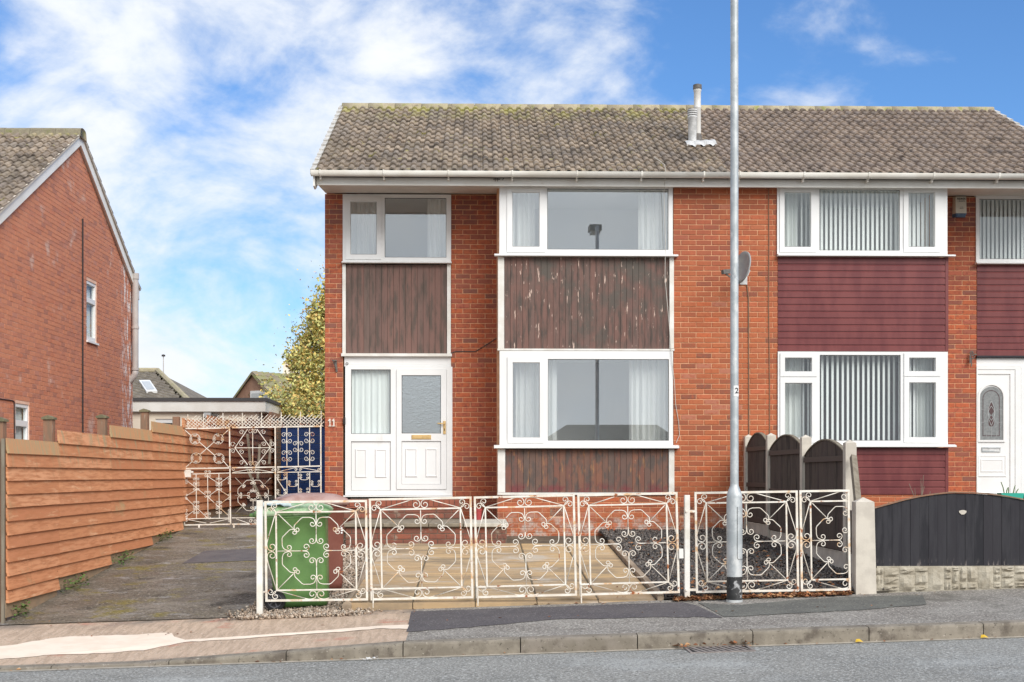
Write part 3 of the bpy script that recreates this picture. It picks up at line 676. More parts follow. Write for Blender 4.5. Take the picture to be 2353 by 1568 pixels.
# leaf litter along the foot of the gates
def litter(name, fn, n, smin, smax, m, seed, kind='stuff', flat=.5):
    r = random.Random(seed); mb = MB()
    for i in range(n):
        x, y, z = fn(r); s = r.uniform(smin, smax); a = r.uniform(0, 6.28); tl = r.uniform(-flat, flat); mb.cur = r.random()
        d = Vector((cos(a), sin(a), 0)) * s; e = Vector((-sin(a), cos(a), tl)) * s * .5; c = Vector((x, y, z + abs(tl)*s*.5 + .003))
        mb.add([c - d, c + e + Vector((0,0,.3*s)), c + d, c - e + Vector((0,0,.15*s))], [(0,1,2),(0,2,3)])
    return mb
mb = litter('leaf_litter', lambda r: (lambda x, y: (x, y, pav(x, y) + .02*r.random()))(r.uniform(1.86, 3.55), 12.33 + r.gauss(-.03, .045)), 1500, .012, .032, 'leaf_litter', 3, flat=.9)
struct('leaf_litter', mb, 'leaf_litter', 'stuff')
mb = litter('x', lambda r: (lambda x, y: (x, y, pav(x, y) if y > DK+.12 else zroad(x)+.004))(r.uniform(-4, 4.5), r.choice([DK-.05, 12.3, 12.25, 10.28, 11.5, 12.1])+r.gauss(0, .03)), 150, .008, .022, 'leaf_litter', 4)
struct('scattered_leaves', mb, 'leaf_litter', 'stuff')
mb = litter('x', lambda r: (lambda x, y: (x, y, g(x, y) + .02))(r.uniform(-1.15, 1.7), r.uniform(12.45, 13.2)), 60, .008, .018, 'leaf_litter', 9)
struct('scattered_leaves', mb, 'leaf_litter', 'stuff').name = 'garden_leaves'
mb = litter('x', lambda r: (lambda x, y: (x, y, g(x, y) + .065))(r.uniform(1.85, 3.85), 12.45 + 5*r.random()**1.6), 420, .012, .028, 'leaf_litter', 12, flat=.9)
struct('slate_leaves', mb, 'leaf_litter', 'stuff')
for (u, v, lab) in ((1974,1476,'yellow fallen leaf by the kerb, left of the two yellow ones'), (2262,1474,'yellow fallen leaf by the kerb, nearest the right edge')):
    p = P(u, v, DK - .06); z = zroad(p.x)
    q = MB(); q.add([(p.x-.03, DK-.06, z+.008),(p.x, DK-.085, z+.016),(p.x+.034, DK-.06, z+.01),(p.x+.01, DK-.03, z+.03),(p.x-.015, DK-.03, z+.028)], [(0,1,2,3,4)])
    single('fallen_leaf', q, 'yellow_leaf', lab, 'leaf')
r5 = random.Random(4); q = MB(); x0, t0 = XT(852, 10.2)
for i in range(26):
    c = Vector((x0 + r5.gauss(0, .045), 10.2 + r5.gauss(0, .02), zroad(x0) + .012 + r5.random()*.014)); s = .022
    q.add([c + Vector((r5.uniform(-s,s), r5.uniform(-s,s), r5.uniform(-.01,.01))) for _ in range(3)], [(0,1,2)])
single('paper_scrap', q, 'litter', 'shredded white paper scrap lying in the road by the dropped kerb', 'litter')

# weeds at the foot of the long fence and on the verge
def weeds(lab, x, y, n, rad, seed):
    r = random.Random(seed); mb = MB()
    for i in range(n):
        a = r.uniform(0, 6.28); d = rad * sqrt(r.random()); c = Vector((x + d*cos(a)*.5, y + d*sin(a)*2.2, 0)); c.z = g(c.x, c.y) + r.uniform(.01, .13); s = r.uniform(.018, .04); mb.cur = r.random()
        b = r.uniform(0, 6.28); e = Vector((cos(b), sin(b), r.uniform(-.2, .9))).normalized() * s; f = Vector((-sin(b), cos(b), r.uniform(-.3, .3))) * s * .5
        mb.add([c, c + e*.5 + f, c + e, c + e*.5 - f], [(0,1,2,3)])
    single('weed', mb, 'weed', lab, 'weed', group='green weeds under the orange fence')
weeds('leafy green weed clump under the orange fence, nearest the street post', -4.35, 12.6, 90, .10, 1)
weeds('leafy green weed clump under the first step in the orange fence', -4.33, 14.2, 130, .18, 2)
weeds('leafy green weed clump under the second step in the orange fence', -4.33, 16.1, 130, .20, 3)
weeds('leafy green weed clump under the orange fence, just before the white gates', -4.33, 18.2, 120, .2, 4)

# ================================================================== HOUSES
DFR, DRE = 19.0, 19.85                               # front and recessed wall planes
PITCH = atan2(2.075, 4.05); EY, EZ = 18.72, 5.73; RY, RZ = EY + 4.05, EZ + 2.075
XV0 = (P(722, 392, 18.75).x + P(787, 237, 22.8).x) / 2; XV1 = P(2275, 235, 22.8).x
XMID = P(1668, 600, DFR).x
brick_y = brick_meshes('y', 'brick'); brick_ys = brick_meshes('y', 'brick_shade', seed=5)

houseA = thing('brick_house', 'red brick semi half with peeling brown board panels and number 11 by its door', 'house', ((XV0+XMID)/2, DFR, .4))
houseB = thing('brick_house', 'red brick semi half with glossy maroon cladding and arched glass front door', 'house', ((XV1+XMID)/2, DFR, .4))

def gz(y): return .40
A1 = RX(743, 446, 788, 1000, DRE); A2 = RX(1036.5, 446, 1152, 1000, DRE)
B1 = RX(1547.5, 423.5, 1668, 1000, DFR); B2 = RX(1143, 1138, 1547.5, 1200, DFR)
N1 = RX(1668, 423.5, 1787, 1000, DFR); N2 = RX(1787, 1137, 2178.6, 1200, DFR); N3 = RX(2178.6, 446, 2244, 1000, DRE)
zt = A1[3]; zf = B1[3]
A0 = P(1000, 1139, DRE).z
recA = [(XV0 + .03, A1[1], .35, zt), (A2[0], A2[1] - .02, .35, zt), (A1[1], A2[0], .35, A0 - .27)]
frA = [(B1[0], XMID, .35, zf), (B2[0], B1[0], .35, B2[3])]
frB = [(XMID, N1[1], .35, zf), (N2[0], N2[1], .35, N2[3])]
recB = [(N2[1] - .05, N3[1], .35, zt)]
pier = lay([(B1[0], N1[1], .35, zf)], .03, .06)
frA_p = [p for p in pier if (p[0]+p[1])/2 < XMID] + lay([frA[1]], .03, .06); recA_p = lay(recA, .03, .02)
# leave holes for air bricks
AIR = [RX(1264, 1167, 1298, 1186, DFR), RX(1562, 1165, 1592, 1184, DFR)]
def cut(pieces, holes):
    out = []
    for p in pieces:
        segs = [(p[0], p[1])]
        for h in holes:
            if p[3] > h[2] + .01 and p[2] < h[3] - .01:
                ns = []
                for a, b in segs:
                    if h[0] < b and h[1] > a:
                        if h[0] - a > .03: ns.append((a, h[0] - .004))
                        if b - h[1] > .03: ns.append((h[1] + .004, b))
                    else: ns.append((a, b))
                segs = ns
        out += [(a, b, p[2], p[3]) for a, b in segs]
    return out
frA_p = cut(frA_p, AIR)
wall = MB()
for r_, y in [(q, DFR) for q in frA] + [(q, DRE) for q in recA]:
    wall.box(r_[0], r_[1], y, y + .2, r_[2], r_[3])
wall.box(B2[0] + .001, B2[0] + .1, DFR + .201, DRE + .0, .35, zf)              # return wall beside the recess
wallA = part('wall', wall, 'mortar', houseA)
rr = random.Random(8)
left1, n1 = brick_wall(wallA, DFR, frA_p, 'brick', brick_y, 170, rr, key=lambda p: -p[2])
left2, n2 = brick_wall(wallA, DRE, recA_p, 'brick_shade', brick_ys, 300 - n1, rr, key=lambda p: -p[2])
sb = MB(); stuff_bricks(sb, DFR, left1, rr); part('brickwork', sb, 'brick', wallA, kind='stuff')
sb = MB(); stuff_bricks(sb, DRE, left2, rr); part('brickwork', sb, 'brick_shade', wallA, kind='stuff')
wall = MB()
for r_ in frB: wall.box(r_[0] + .001, r_[1], DFR, DFR + .2, r_[2], r_[3])
for r_ in recB: wall.box(r_[0], r_[1], DRE, DRE + .2, r_[2], r_[3])
wall.box(N2[1] - .1, N2[1] - .002, DFR + .201, DRE - .001, .35, zf)
wallB = part('wall', wall, 'mortar', houseB)
left1, n1 = brick_wall(wallB, DFR, [p for p in pier if (p[0]+p[1])/2 >= XMID] + lay([frB[1]], .03, .06), 'brick', brick_y, 180, rr, key=lambda p: -p[2])
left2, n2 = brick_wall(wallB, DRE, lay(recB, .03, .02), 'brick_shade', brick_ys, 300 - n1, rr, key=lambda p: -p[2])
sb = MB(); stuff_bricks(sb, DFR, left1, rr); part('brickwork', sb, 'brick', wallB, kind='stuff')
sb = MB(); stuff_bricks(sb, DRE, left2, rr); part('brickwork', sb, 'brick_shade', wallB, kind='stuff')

# shell of the building behind the front: gable ends, back wall, rear slope
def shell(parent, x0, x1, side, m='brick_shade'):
    mb = MB(); xs = x0 if side < 0 else x1; w = .12
    mb.cur = .5
    a, b = (xs, xs + w) if side < 0 else (xs - w, xs)
    ye = DRE + .21; zz = lambda y: EZ - .12 + (min(y, 2*RY - y) - EY) * tan(PITCH) - .08
    mb.prism([(ye, .3), (26.6, .3), (26.6, zz(26.6)), (RY, zz(RY)), (ye, zz(ye))], 'x', a, b)
    mb.box(x0 + (w + .002 if side < 0 else 0), x1 - (w + .002 if side > 0 else 0), 26.45, 26.6, .3, zz(26.6))
    part('gable_wall', mb, m, parent)
    mb = MB(); mb.prism([(RY + .02, RZ - .03), (2*RY - EY, EZ - .03), (2*RY - EY, EZ - .10), (RY + .02, RZ - .10)], 'x', x0, x1); mb.cur = .5
    part('rear_slope', mb, 'tile', parent)
shell(houseA, XV0 + .03, XMID - .001, -1); shell(houseB, XMID + .001, XV1 - .03, 1)

# roofs
def roof(parent, x0, x1, m, seed, budget, ox):
    r = random.Random(seed); sub = MB(); c, s = cos(PITCH), sin(PITCH)
    sub.prism([(EY + .02, EZ - .015), (RY, RZ - .015), (RY, RZ - .07), (EY + .02, EZ - .07)], 'x', x0 + .01, x1 - .01)
    rf = part('roof', sub, 'felt', parent)
    nrows = 15; ncol = int((x1 - x0) / TW + .5); w = (x1 - x0) / ncol
    vs = []
    for i in range(18):
        mb = MB(); mb.cur = (i + .5) / 18; tile_mb(mb, (0, 0, 0), PITCH, w=w, jit=r.uniform(-.003, .005)); me = mb.mesh('roof_tile'); me.materials.append(MAT[m]); vs.append(me)
    rest = MB(); k = 0
    cells = [(i, j) for j in range(nrows) for i in range(ncol)]
    for i, j in cells:
        d = j * TG; p = (x0 + i*w + r.uniform(-.002, .002), EY + d*c, EZ + d*s)
        if k < budget: place('roof_tile', r.choice(vs), p, rf); k += 1
        else: rest.cur = r.random(); tile_mb(rest, p, PITCH, w=w, jit=r.uniform(-.003, .004))
    if rest.v: part('upper_tiles', rest, m, rf, kind='stuff')
    n = int((x1 - x0) / .45 + .5); w2 = (x1 - x0) / n
    for i in range(n):
        mb = MB(); mb.smooth = True; hw = .17; vs2 = []
        for x in (x0 + i*w2 + .003, x0 + (i+1)*w2 - .003):
            for a in range(11):
                t = pi * (a-1) / 8; vs2.append((x, RY - hw*cos(t), RZ - .01 + .065*sin(t) + r.uniform(-.004, .004)) if 0 < a < 10 else (x, RY + (hw + .02)*(-1 if a == 0 else 1), RZ - .12))
        mb.add(vs2, [(a, a+1, 11+a+1, 11+a)[::-1] for a in range(10)] + [tuple(range(11)), tuple(range(11, 22))[::-1]])
        part('ridge_tile', mb, 'ridge', rf)
    return rf
roofA = roof(houseA, XV0, XMID, 'tile', 21, 300, 0); roofB = roof(houseB, XMID, XV1, 'tile_n', 22, 300, 0)
# stepped verge clips on the left edge, bargeboard below
for par_, rf, xs, sg in ((houseA, roofA, XV0, -1), (houseB, roofB, XV1, 1)):
    for j in range(15):
        d = j*TG; y0 = EY + d*cos(PITCH); z0 = EZ + d*sin(PITCH); mb = MB(); t = Vector((0, cos(PITCH), sin(PITCH))); nn_ = Vector((0, -sin(PITCH), cos(PITCH)))
        a = Vector((xs + sg*.012, y0, z0)) ; mb.bar(a - t*.02 + nn_*.012, a + t*.285 - nn_*.012, .07, .08, up=nn_); part('verge_clip', mb, 'verge', rf)
    mb = MB(); mb.prism([(EY - .02, EZ - .20), (EY - .02, EZ - .05), (RY, RZ - .06), (RY, RZ - .24), (EY + .12, EZ - .22)], 'x', xs + sg*.005, xs - sg*.02); part('bargeboard', mb, 'fascia', par_)

# gutter, fascia, soffit
def eaves(parent, x0, x1, seed, left_end):
    r = random.Random(seed); mb = MB(); mb.smooth = True; n = 8; gy, gz_, gr = 18.72 - .055, EZ - .005, .058
    prof = [(gy + gr*cos(pi + pi*i/n)*1.0, gz_ + gr*sin(pi + pi*i/n)*1.15) for i in range(n+1)]
    prof = [(gy - gr, gz_ + .012)] + prof + [(gy + gr, gz_ + .012)]
    vs = [(x, y, z) for x in (x0, x1) for y, z in prof]; m = len(prof)
    mb.add(vs, [(i, m+i, m+i+1, i+1) for i in range(m-1)] + [tuple(range(m))[::-1], tuple(range(m, 2*m))])
    gt = part('gutter', mb, 'gutter', parent)
    k = x0 + .12
    while k < x1 - .05:
        b = MB(); b.prism([(y - .006 if y < gy else y + .006, z - .006 if z < gz_ - .01 else z + .008) for y, z in prof], 'x', k, k + .022); b.box(k, k + .022, gy + .03, 18.80, gz_ - .10, gz_ - .03); part('gutter_bracket', b, 'gutter', gt); k += .92 + r.uniform(-.03, .03)
    mb = MB(); mb.box(x0 + .06 if left_end else x0, x1 if left_end else x1 - .06, 18.80, 18.83, EZ - .165, EZ - .03); part('fascia', mb, 'fascia', parent)
    return gt
gtA = eaves(houseA, XV0 - .03, XMID, 3, True); gtB = eaves(houseB, XMID + .001, XV1 + .03, 5, False)
def soffit(parent, x0, x1, y1, z):
    sf = bpy.data.objects.new('soffit', MB().prism([(18.831, z + .006), (y1, z + .006 + (y1-18.831)*.095), (y1, z + .02 + (y1-18.831)*.095), (18.831, z + .02)], 'x', x0, x1).mesh('soffit', BASE[parent.name])); COL.objects.link(sf); sf.parent = parent; sf.data.materials.append(MAT['soffit']); BASE[sf.name] = BASE[parent.name]
    y = 18.835
    mb = MB()
    while y < y1 - .02: q = z + (y-18.831)*.095; mb.prism([(y, q), (y + .045, q + .0043), (y + .045, q + .0095), (y, q + .0052)], 'x', x0, x1); y += .052
    part('soffit_strip', mb, 'soffit', sf, kind='stuff')
ZS = EZ - .150
soffit(houseA, XV0 + .04, XMID, DRE, ZS); soffit(houseB, XMID, XV1 - .03, DRE, ZS)

# windows and doors ------------------------------------------------------------
wA1 = window_unit(houseA, DFR - .03, (1147.5, 424.5, 1546, 585), [(1177,441,1240,567), (1257.5,434,1536,574)], [(1165,430.5,1254,580)], (1136,585,1557,590.5))
wA2 = window_unit(houseA, DFR - .03, (1148, 807, 1546.5, 1024), [(1178,833,1240.5,1006), (1259,825.5,1537,1013)], [(1166,821,1250,1018)], (1135,1024,1559,1031))
wA3 = window_unit(houseA, DRE - .03, (787.5, 447, 1036.5, 602), [(804.6,462.5,865.6,585), (884,455,1025.6,592)], [(794,451.5,876,596.5)], (786,602,1038,606))
wB1 = window_unit(houseB, DFR - .03, (1786, 427.5, 2177, 585.5), [(1803,441.5,1864,567.5), (1883,436,2067.6,576), (2088,441.5,2149,567.5)], [(1791.5,431,1877,580), (2076,431,2161,580)], (1786,585.5,2192,590.5), glass='glass_n')
wB2 = window_unit(houseB, DFR - .03, (1787.5, 808.5, 2178, 1022.5), [(1804,822,1866,854), (1804,880,1866,1006.5), (1883.8,816,2069.5,1013), (2089.5,822,2150.5,853.5), (2089.5,879,2150.5,1005.5)],
    [(1792.5,812,1877,865.5), (1792.5,867.5,1877,1017.5), (2077,812,2161,865), (2077,867,2161,1017.5)], (1787,1022.5,2194,1028), glass='glass_n')
wB3 = window_unit(houseB, DRE - .03, (2243, 447, 2420, 604), [(2251,457.5,2400,595.6)], [], (2241,604,2424,608), glass='glass_n')

def boards(parent, px, D, pitch, m, seed, vertical=True, lab=None):
    x0, x1, z0, z1 = RX(*px, D); r = random.Random(seed)
    back = part('backing_board', MB().box(x0, x1, D + .012, D + .03, z0, z1), 'black_board', parent)
    p = x0 if vertical else z0; e = x1 if vertical else z1
    n = int(round((e - p) / pitch)); w = (e - p) / n
    for i in range(n):
        mb = MB(); mb.cur = r.random(); d = r.uniform(-.0015, .0015)
        if vertical: mb.cbox(x0 + i*w + .0012, x0 + (i+1)*w - .0012, D - .004 + d, D + .011, z0, z1, .003)
        else:
            a = z0 + i*w; mb.prism([(D + .011, a + .001), (D - .012, a + .001), (D - .012, a + w*.74), (D - .002, a + w*.86), (D - .002, a + w - .001), (D + .011, a + w - .001)], 'x', x0, x1)
        part('board', mb, m, back)
    return back
bA1 = boards(houseA, (1158.7, 592, 1537.5, 802), DFR, .0885, 'plank', 1)
bA2 = boards(houseA, (1161, 1033, 1536, 1132), DFR, .0885, 'plank_low', 2)
bA3 = boards(houseA, (795, 609, 1027, 813), DRE, .0885, 'plank_plain', 3)
# white cover trims round the board panels
def trimbox(parent, px, D, y0, y1, name='cover_trim', m='trim'):
    x0, x1, z0, z1 = RX(*px, D); part(name, MB().cbox(x0, x1, y0, y1, z0, z1, .003), m, parent)
trimbox(houseA, (1144, 592, 1158.5, 802), DFR, DFR - .03, DFR + .02); trimbox(houseA, (1537.7, 592, 1548, 802), DFR, DFR - .03, DFR + .02)
trimbox(houseA, (1143, 802.3, 1549, 806.8), DFR, DFR - .034, DFR + .02); trimbox(houseA, (1143.5, 1033, 1160.8, 1132), DFR, DFR - .03, DFR + .02)
trimbox(houseA, (1536.3, 1033, 1549, 1132), DFR, DFR - .03, DFR + .02); trimbox(houseA, (1143, 1132.3, 1549.5, 1138), DFR, DFR - .034, DFR + .02)
trimbox(houseA, (787, 608.5, 794.8, 813), DRE, DRE - .03, DRE + .02); trimbox(houseA, (1027.2, 608.5, 1036, 813), DRE, DRE - .03, DRE + .02)
trimbox(houseA, (784.5, 813.2, 1038.5, 820), DRE, DRE - .05, DRE + .02)
trimbox(houseA, (791, 820.2, 1038, 839), DRE, DRE + .01, DRE + .04, 'header_panel', 'upvc'); trimbox(houseA, (791, 839.3, 1038, 842.6), DRE, DRE + .003, DRE + .04, 'header_panel', 'upvc')
# front door set
x0, x1, z0, z1 = RX(793.5, 843, 1039.5, 1138, DRE)
ent = bpy.data.objects.new('entrance_screen', MB().plate((x0, x1, z0, z1), [RX(807, 849.5, 898, 997.5, DRE), RX(807, 1014.6, 898, 1127.5, DRE), RX(911, 850, 1026.5, 1125, DRE)], DRE - .02, DRE + .05, .006).mesh('entrance_screen', BASE[houseA.name]))
COL.objects.link(ent); ent.parent = houseA; ent.data.materials.append(MAT['upvc']); BASE[ent.name] = BASE[houseA.name]
h = RX(807, 849.5, 898, 997.5, DRE); part('pane', MB().box(h[0], h[1], DRE + .01, DRE + .018, h[2], h[3]), 'glass_n', ent)
part('gasket', MB().plate(h, [(h[0]+.007, h[1]-.007, h[2]+.007, h[3]-.007)], DRE - .006, DRE + .004, 0), 'gasket', ent)
def raised(mb, px, y, d=.014):
    x0, x1, z0, z1 = RX(*px, y); mb.add([(x0,y,z0),(x1,y,z0),(x1,y,z1),(x0,y,z1),(x0+.018,y-d,z0+.018),(x1-.018,y-d,z0+.018),(x1-.018,y-d,z1-.018),(x0+.018,y-d,z1-.018),
        (x0+.032,y-d*.35,z0+.032),(x1-.032,y-d*.35,z0+.032),(x1-.032,y-d*.35,z1-.032),(x0+.032,y-d*.35,z1-.032)],
        [(0,1,5,4),(1,2,6,5),(2,3,7,6),(3,0,4,7),(4,5,9,8),(5,6,10,9),(6,7,11,10),(7,4,8,11),(8,9,10,11)])
h = RX(807, 1014.6, 898, 1127.5, DRE); mb = MB().box(h[0]+.003, h[1]-.003, DRE, DRE + .02, h[2]+.003, h[3]-.003); raised(mb, (815.5,1031,843.5,1098.5), DRE - .0005); raised(mb, (861,1031,889.5,1098.5), DRE - .0005); part('lower_panel', mb, 'upvc', ent)
part('gasket', MB().plate(h, [(h[0]+.005, h[1]-.005, h[2]+.005, h[3]-.005)], DRE - .004, DRE - .001, 0), 'gasket', ent)
door = bpy.data.objects.new('door', MB().plate(RX(911.5, 850.5, 1026, 1124.5, DRE), [RX(923,863,1013.5,996.7,DRE), RX(923,1014,1013.5,1113.5,DRE)], DRE - .034, DRE + .02, .008).mesh('door', BASE[houseA.name]))
COL.objects.link(door); door.parent = houseA; door.data.materials.append(MAT['upvc']); BASE[door.name] = BASE[houseA.name]
h = RX(923,863,1013.5,996.7,DRE); part('patterned_pane', MB().box(h[0]+.004, h[1]-.004, DRE - .010, DRE - .002, h[2]+.004, h[3]-.004), 'frosted', door)
part('gasket', MB().plate(h, [(h[0]+.008, h[1]-.008, h[2]+.008, h[3]-.008)], DRE - .022, DRE - .014, 0), 'gasket', door)
h = RX(923,1014,1013.5,1113.5,DRE); mb = MB().box(h[0]+.003, h[1]-.003, DRE - .016, DRE + .01, h[2]+.003, h[3]-.003); raised(mb, (930.5,1030,959.5,1097.5), DRE - .0165); raised(mb, (977,1030,1005.5,1097.5), DRE - .0165); part('lower_panel', mb, 'upvc', door)
part('gasket', MB().plate(h, [(h[0]+.005, h[1]-.005, h[2]+.005, h[3]-.005)], DRE - .020, DRE - .017, 0), 'gasket', door)
h = RX(946,1000,990.6,1010,DRE); lp = part('letter_plate', MB().cbox(h[0], h[1], DRE - .046, DRE - .034, h[2], h[3], .004), 'gold', door)
part('letter_flap', MB().cbox(h[0]+.014, h[1]-.014, DRE - .052, DRE - .046, h[2]+.018, h[3]-.014, .002), 'gold', lp)
h = RX(1018.5,968,1024.5,998,DRE); hd = part('door_handle', MB().cbox(h[0], h[1], DRE - .046, DRE - .034, h[2], h[3], .004), 'gold', door)
zc = P(1020, 974, DRE).z; part('lever', MB().bar((h[1]-.012, DRE-.07, zc), (h[0]-.085, DRE-.075, zc+.003), .016, .014).bar((h[1]-.014, DRE-.075, zc), (h[1]-.014, DRE-.044, zc), .014, .014, up=(0,0,1)), 'gold', hd)
part('keyhole', MB().cbox(h[0]+.014, h[1]-.014, DRE-.048, DRE-.045, h[2]+.05, h[2]+.085, .001), 'black_mark', hd)
# door sill
h = RX(790, 1138, 1040, 1142, DRE); part('door_sill', MB().box(h[0], h[1], DRE - .08, DRE + .04, h[2], h[3] - .003), 'upvc', houseA)

# neighbour: maroon cladding and door
bB1 = boards(houseB, (1787, 591.5, 2171, 808), DFR, .0975, 'maroon', 11, False); trimbox(houseB, (2171.3, 591.5, 2178.6, 808), DFR, DFR - .016, DFR + .03, 'corner_trim', 'maroon')
bB2 = boards(houseB, (1787, 1029, 2171, 1134), DFR, .0975, 'maroon', 12, False); trimbox(houseB, (2171.3, 1029, 2178.6, 1134), DFR, DFR - .016, DFR + .03, 'corner_trim', 'maroon')
trimbox(houseB, (1786, 1134.2, 2179, 1137), DFR, DFR - .02, DFR + .03, 'bottom_trim', 'maroon')
bB3 = boards(houseB, (2244.5, 609.5, 2420, 818), DRE, .0975, 'maroon', 13, False); trimbox(houseB, (2242, 818.2, 2420, 823), DRE, DRE - .05, DRE + .03, 'bottom_trim', 'black_board')
trimbox(houseB, (2243, 823.2, 2420, 842), DRE, DRE + .0, DRE + .04, 'header_panel', 'upvc')
h = RX(2243, 842.3, 2345, 1137, DRE); part('door_frame', MB().plate(h, [RX(2240 + 5.5, 849.5, 2332, 1134, DRE)], DRE - .02, DRE + .05, .004), 'upvc', houseB)
h = RX(2345.4, 842.3, 2420, 1137, DRE); part('side_panel', MB().cbox(h[0], h[1], DRE - .015, DRE + .04, h[2], h[3], .004), 'upvc', houseB)
h = RX(2246, 850, 2331.5, 1133, DRE); d2 = bpy.data.objects.new('door', MB().plate(h, [RX(2246.2,860,2321,1132.6,DRE)], DRE - .012, DRE + .02, .008).mesh('door', BASE[houseB.name])); COL.objects.link(d2); d2.parent = houseB; d2.data.materials.append(MAT['upvc']); BASE[d2.name] = BASE[houseB.name]
h2 = RX(2246.2,860,2321,1132.6,DRE); part('door_leaf', MB().box(h2[0], h2[1], DRE + .003, DRE + .03, h2[2], h2[3]), 'upvc', d2)
def arch_ring(px, y, w, d, m, name, par, inner=True):
    x0, x1, z0, z1 = RX(*px, y); rad = (x1-x0)/2; xc = (x0+x1)/2; zc = z1 - rad; n = 16
    o = [(x0, z0), (x1, z0)] + [(xc + rad*cos(pi*i/n), zc + rad*sin(pi*i/n)) for i in range(n+1)]
    if not inner:
        return part(name, MB().prism(o, 'y', y - d, y), m, par)
    r2 = rad - w; i_ = [(x0+w, z0+w), (x1-w, z0+w)] + [(xc + r2*cos(pi*i/n), zc + r2*sin(pi*i/n)) for i in range(n+1)]
    k = len(o); mb = MB(); vs = [(a, y, b) for a, b in o] + [(a, y - d, b) for a, b in o] + [(a, y - d, b) for a, b in i_] + [(a, y, b) for a, b in i_]
    fs = []
    for j in range(k):
        q = (j+1) % k; fs += [(j, q, k+q, k+j), (k+j, k+q, 2*k+q, 2*k+j), (2*k+j, 2*k+q, 3*k+q, 3*k+j)]
    return part(name, mb.add(vs, fs), m, par)
arch_ring((2246.5,881,2309,1016,), DRE + .0025, .03, .018, 'upvc', 'arch_moulding', d2)
ag = arch_ring((2251,889,2304,1011.7), DRE + .001, 0, .006, 'leadlight', 'leaded_pane', d2, inner=False)
arch_ring((2258,897,2297,1002.5), DRE - .0055, .010, .002, 'dark_glass', 'stained_border', ag)
mb = MB(); xc, zc = P(2277.5, 955, DRE).x, P(2277.5, 950, DRE).z; y = DRE - .007
for s in (-1, 1):
    mb.tube([(xc + s*.06*sin(pi*t/20*1.0)*(.9 if t < 20 else 1), y, zc + .19 - .0095*t*2) for t in range(0, 21)], .004, 4)
    mb.tube([(xc - s*.05*sin(2*pi*t/20), y, zc + .11 - .011*t*2) for t in range(0, 11)], .004, 4)
for zz in (.06, -.14): mb.bar((xc-.165, y, zc+zz), (xc-.12, y, zc+zz), .004, .004); mb.bar((xc+.12, y, zc+zz), (xc+.165, y, zc+zz), .004, .004)
mb.bar((xc, y, zc-.2), (xc, y, zc-.37), .004, .004); mb.bar((xc-.08, y, zc-.3), (xc-.08, y, zc-.37), .004, .004); mb.bar((xc+.08, y, zc-.3), (xc+.08, y, zc-.37), .004, .004)
part('came', mb, 'lead_came', ag)
mb = MB()
for s in (.10, -.10):
    mb.prism([(xc + .042*sin(2*pi*i/12)*(1 - .4*cos(2*pi*i/12)), zc + s - .02 + .085*cos(2*pi*i/12)) for i in range(12)], 'y', DRE - .0062, DRE - .0052)
mb.prism([(xc, zc+.03), (xc+.025, zc), (xc, zc-.03), (xc-.025, zc)], 'y', DRE - .0066, DRE - .0052)
part('motif', mb, 'dark_glass', ag)
h = RX(2256,1028,2299,1038.5,DRE); l2 = part('letter_plate', MB().plate(h, [(h[0]+.012,h[1]-.012,h[2]+.016,h[3]-.014)], DRE - .012, DRE + .002, .002), 'galv', d2)
part('letter_flap', MB().box(h[0]+.01, h[1]-.01, DRE - .004, DRE + .0015, h[2]+.012, h[3]-.012), 'lead', l2)
mb = MB(); raised(mb, (2246,1044.5,2313,1097), DRE + .0025, .010); raised(mb, (2252,1054,2306,1086), DRE - .001, .008); part('moulded_panel', mb, 'upvc', d2)
h = RX(2312,1010,2318,1016,DRE)

# rooms behind the glass
def room(parent, px, D, m='room', depth=1.6):
    x0, x1, z0, z1 = RX(*px, D); x0 += .01; x1 -= .01
    mb = MB(); mb.add([(x0,D+.09,z0),(x1,D+.09,z0),(x1,D+.09,z1),(x0,D+.09,z1),(x0,D+depth,z0-.1),(x1,D+depth,z0-.1),(x1,D+depth,z1+.0),(x0,D+depth,z1+.0)], [(0,1,5,4),(1,2,6,5),(2,3,7,6),(3,0,4,7),(4,5,6,7)])
    part('room', mb, m, parent)
room(houseA, (1150,430,1544,582), DFR - .03); room(houseA, (1150,812,1544,1020), DFR - .03); room(houseA, (790,450,1034,600), DRE - .03)
room(houseA, (800,846,1034,1130), DRE - .03, depth=1.2); room(houseB, (1789,430,2175,582), DFR - .03); room(houseB, (1790,811,2176,1020), DFR - .03, 'room_red'); room(houseB, (2246,450,2418,600), DRE - .03)
curtain(1179, 1231, 436, 575, DFR, 'pale curtain in the narrow opening pane of the upper window over the peeling panel', 4)
curtain(1471, 1542, 430, 582, DFR, 'white gathered curtain at the right end of the upper window over the peeling panel', 6, lean=0)
curtain(1186, 1239, 828, 1012, DFR, 'pale curtain in the narrow opening pane of the large lower window', 4, lean=.0)
curtain(1255, 1282, 822, 1018, DFR, 'thin strip of pale curtain left of centre in the large lower window', 2)
curtain(1450, 1542, 822, 1018, DFR, 'wide white gathered curtain at the right end of the large lower window', 7)
curtain(798, 866, 452, 596, DRE, 'white curtain in the opening pane of the window under the soffit', 5)
curtain(981, 1032, 452, 596, DRE, 'white curtain at the right of the window under the soffit', 4, lean=.0)
curtain(800, 903, 846, 1000, DRE, 'full white net curtain in the side light beside the front door', 8, amp=.012, set_in=.08)
curtain(1800, 1843, 436, 572, DFR, 'pale curtain in the left pane of the upper window over maroon cladding', 4)
curtain(2113, 2156, 816, 1012, DFR, 'pale curtain in the right pane of the lower window over maroon cladding', 5)
curtain(1800, 1850, 816, 1012, DFR, 'pale curtain in the left panes of the lower window over maroon cladding', 4)
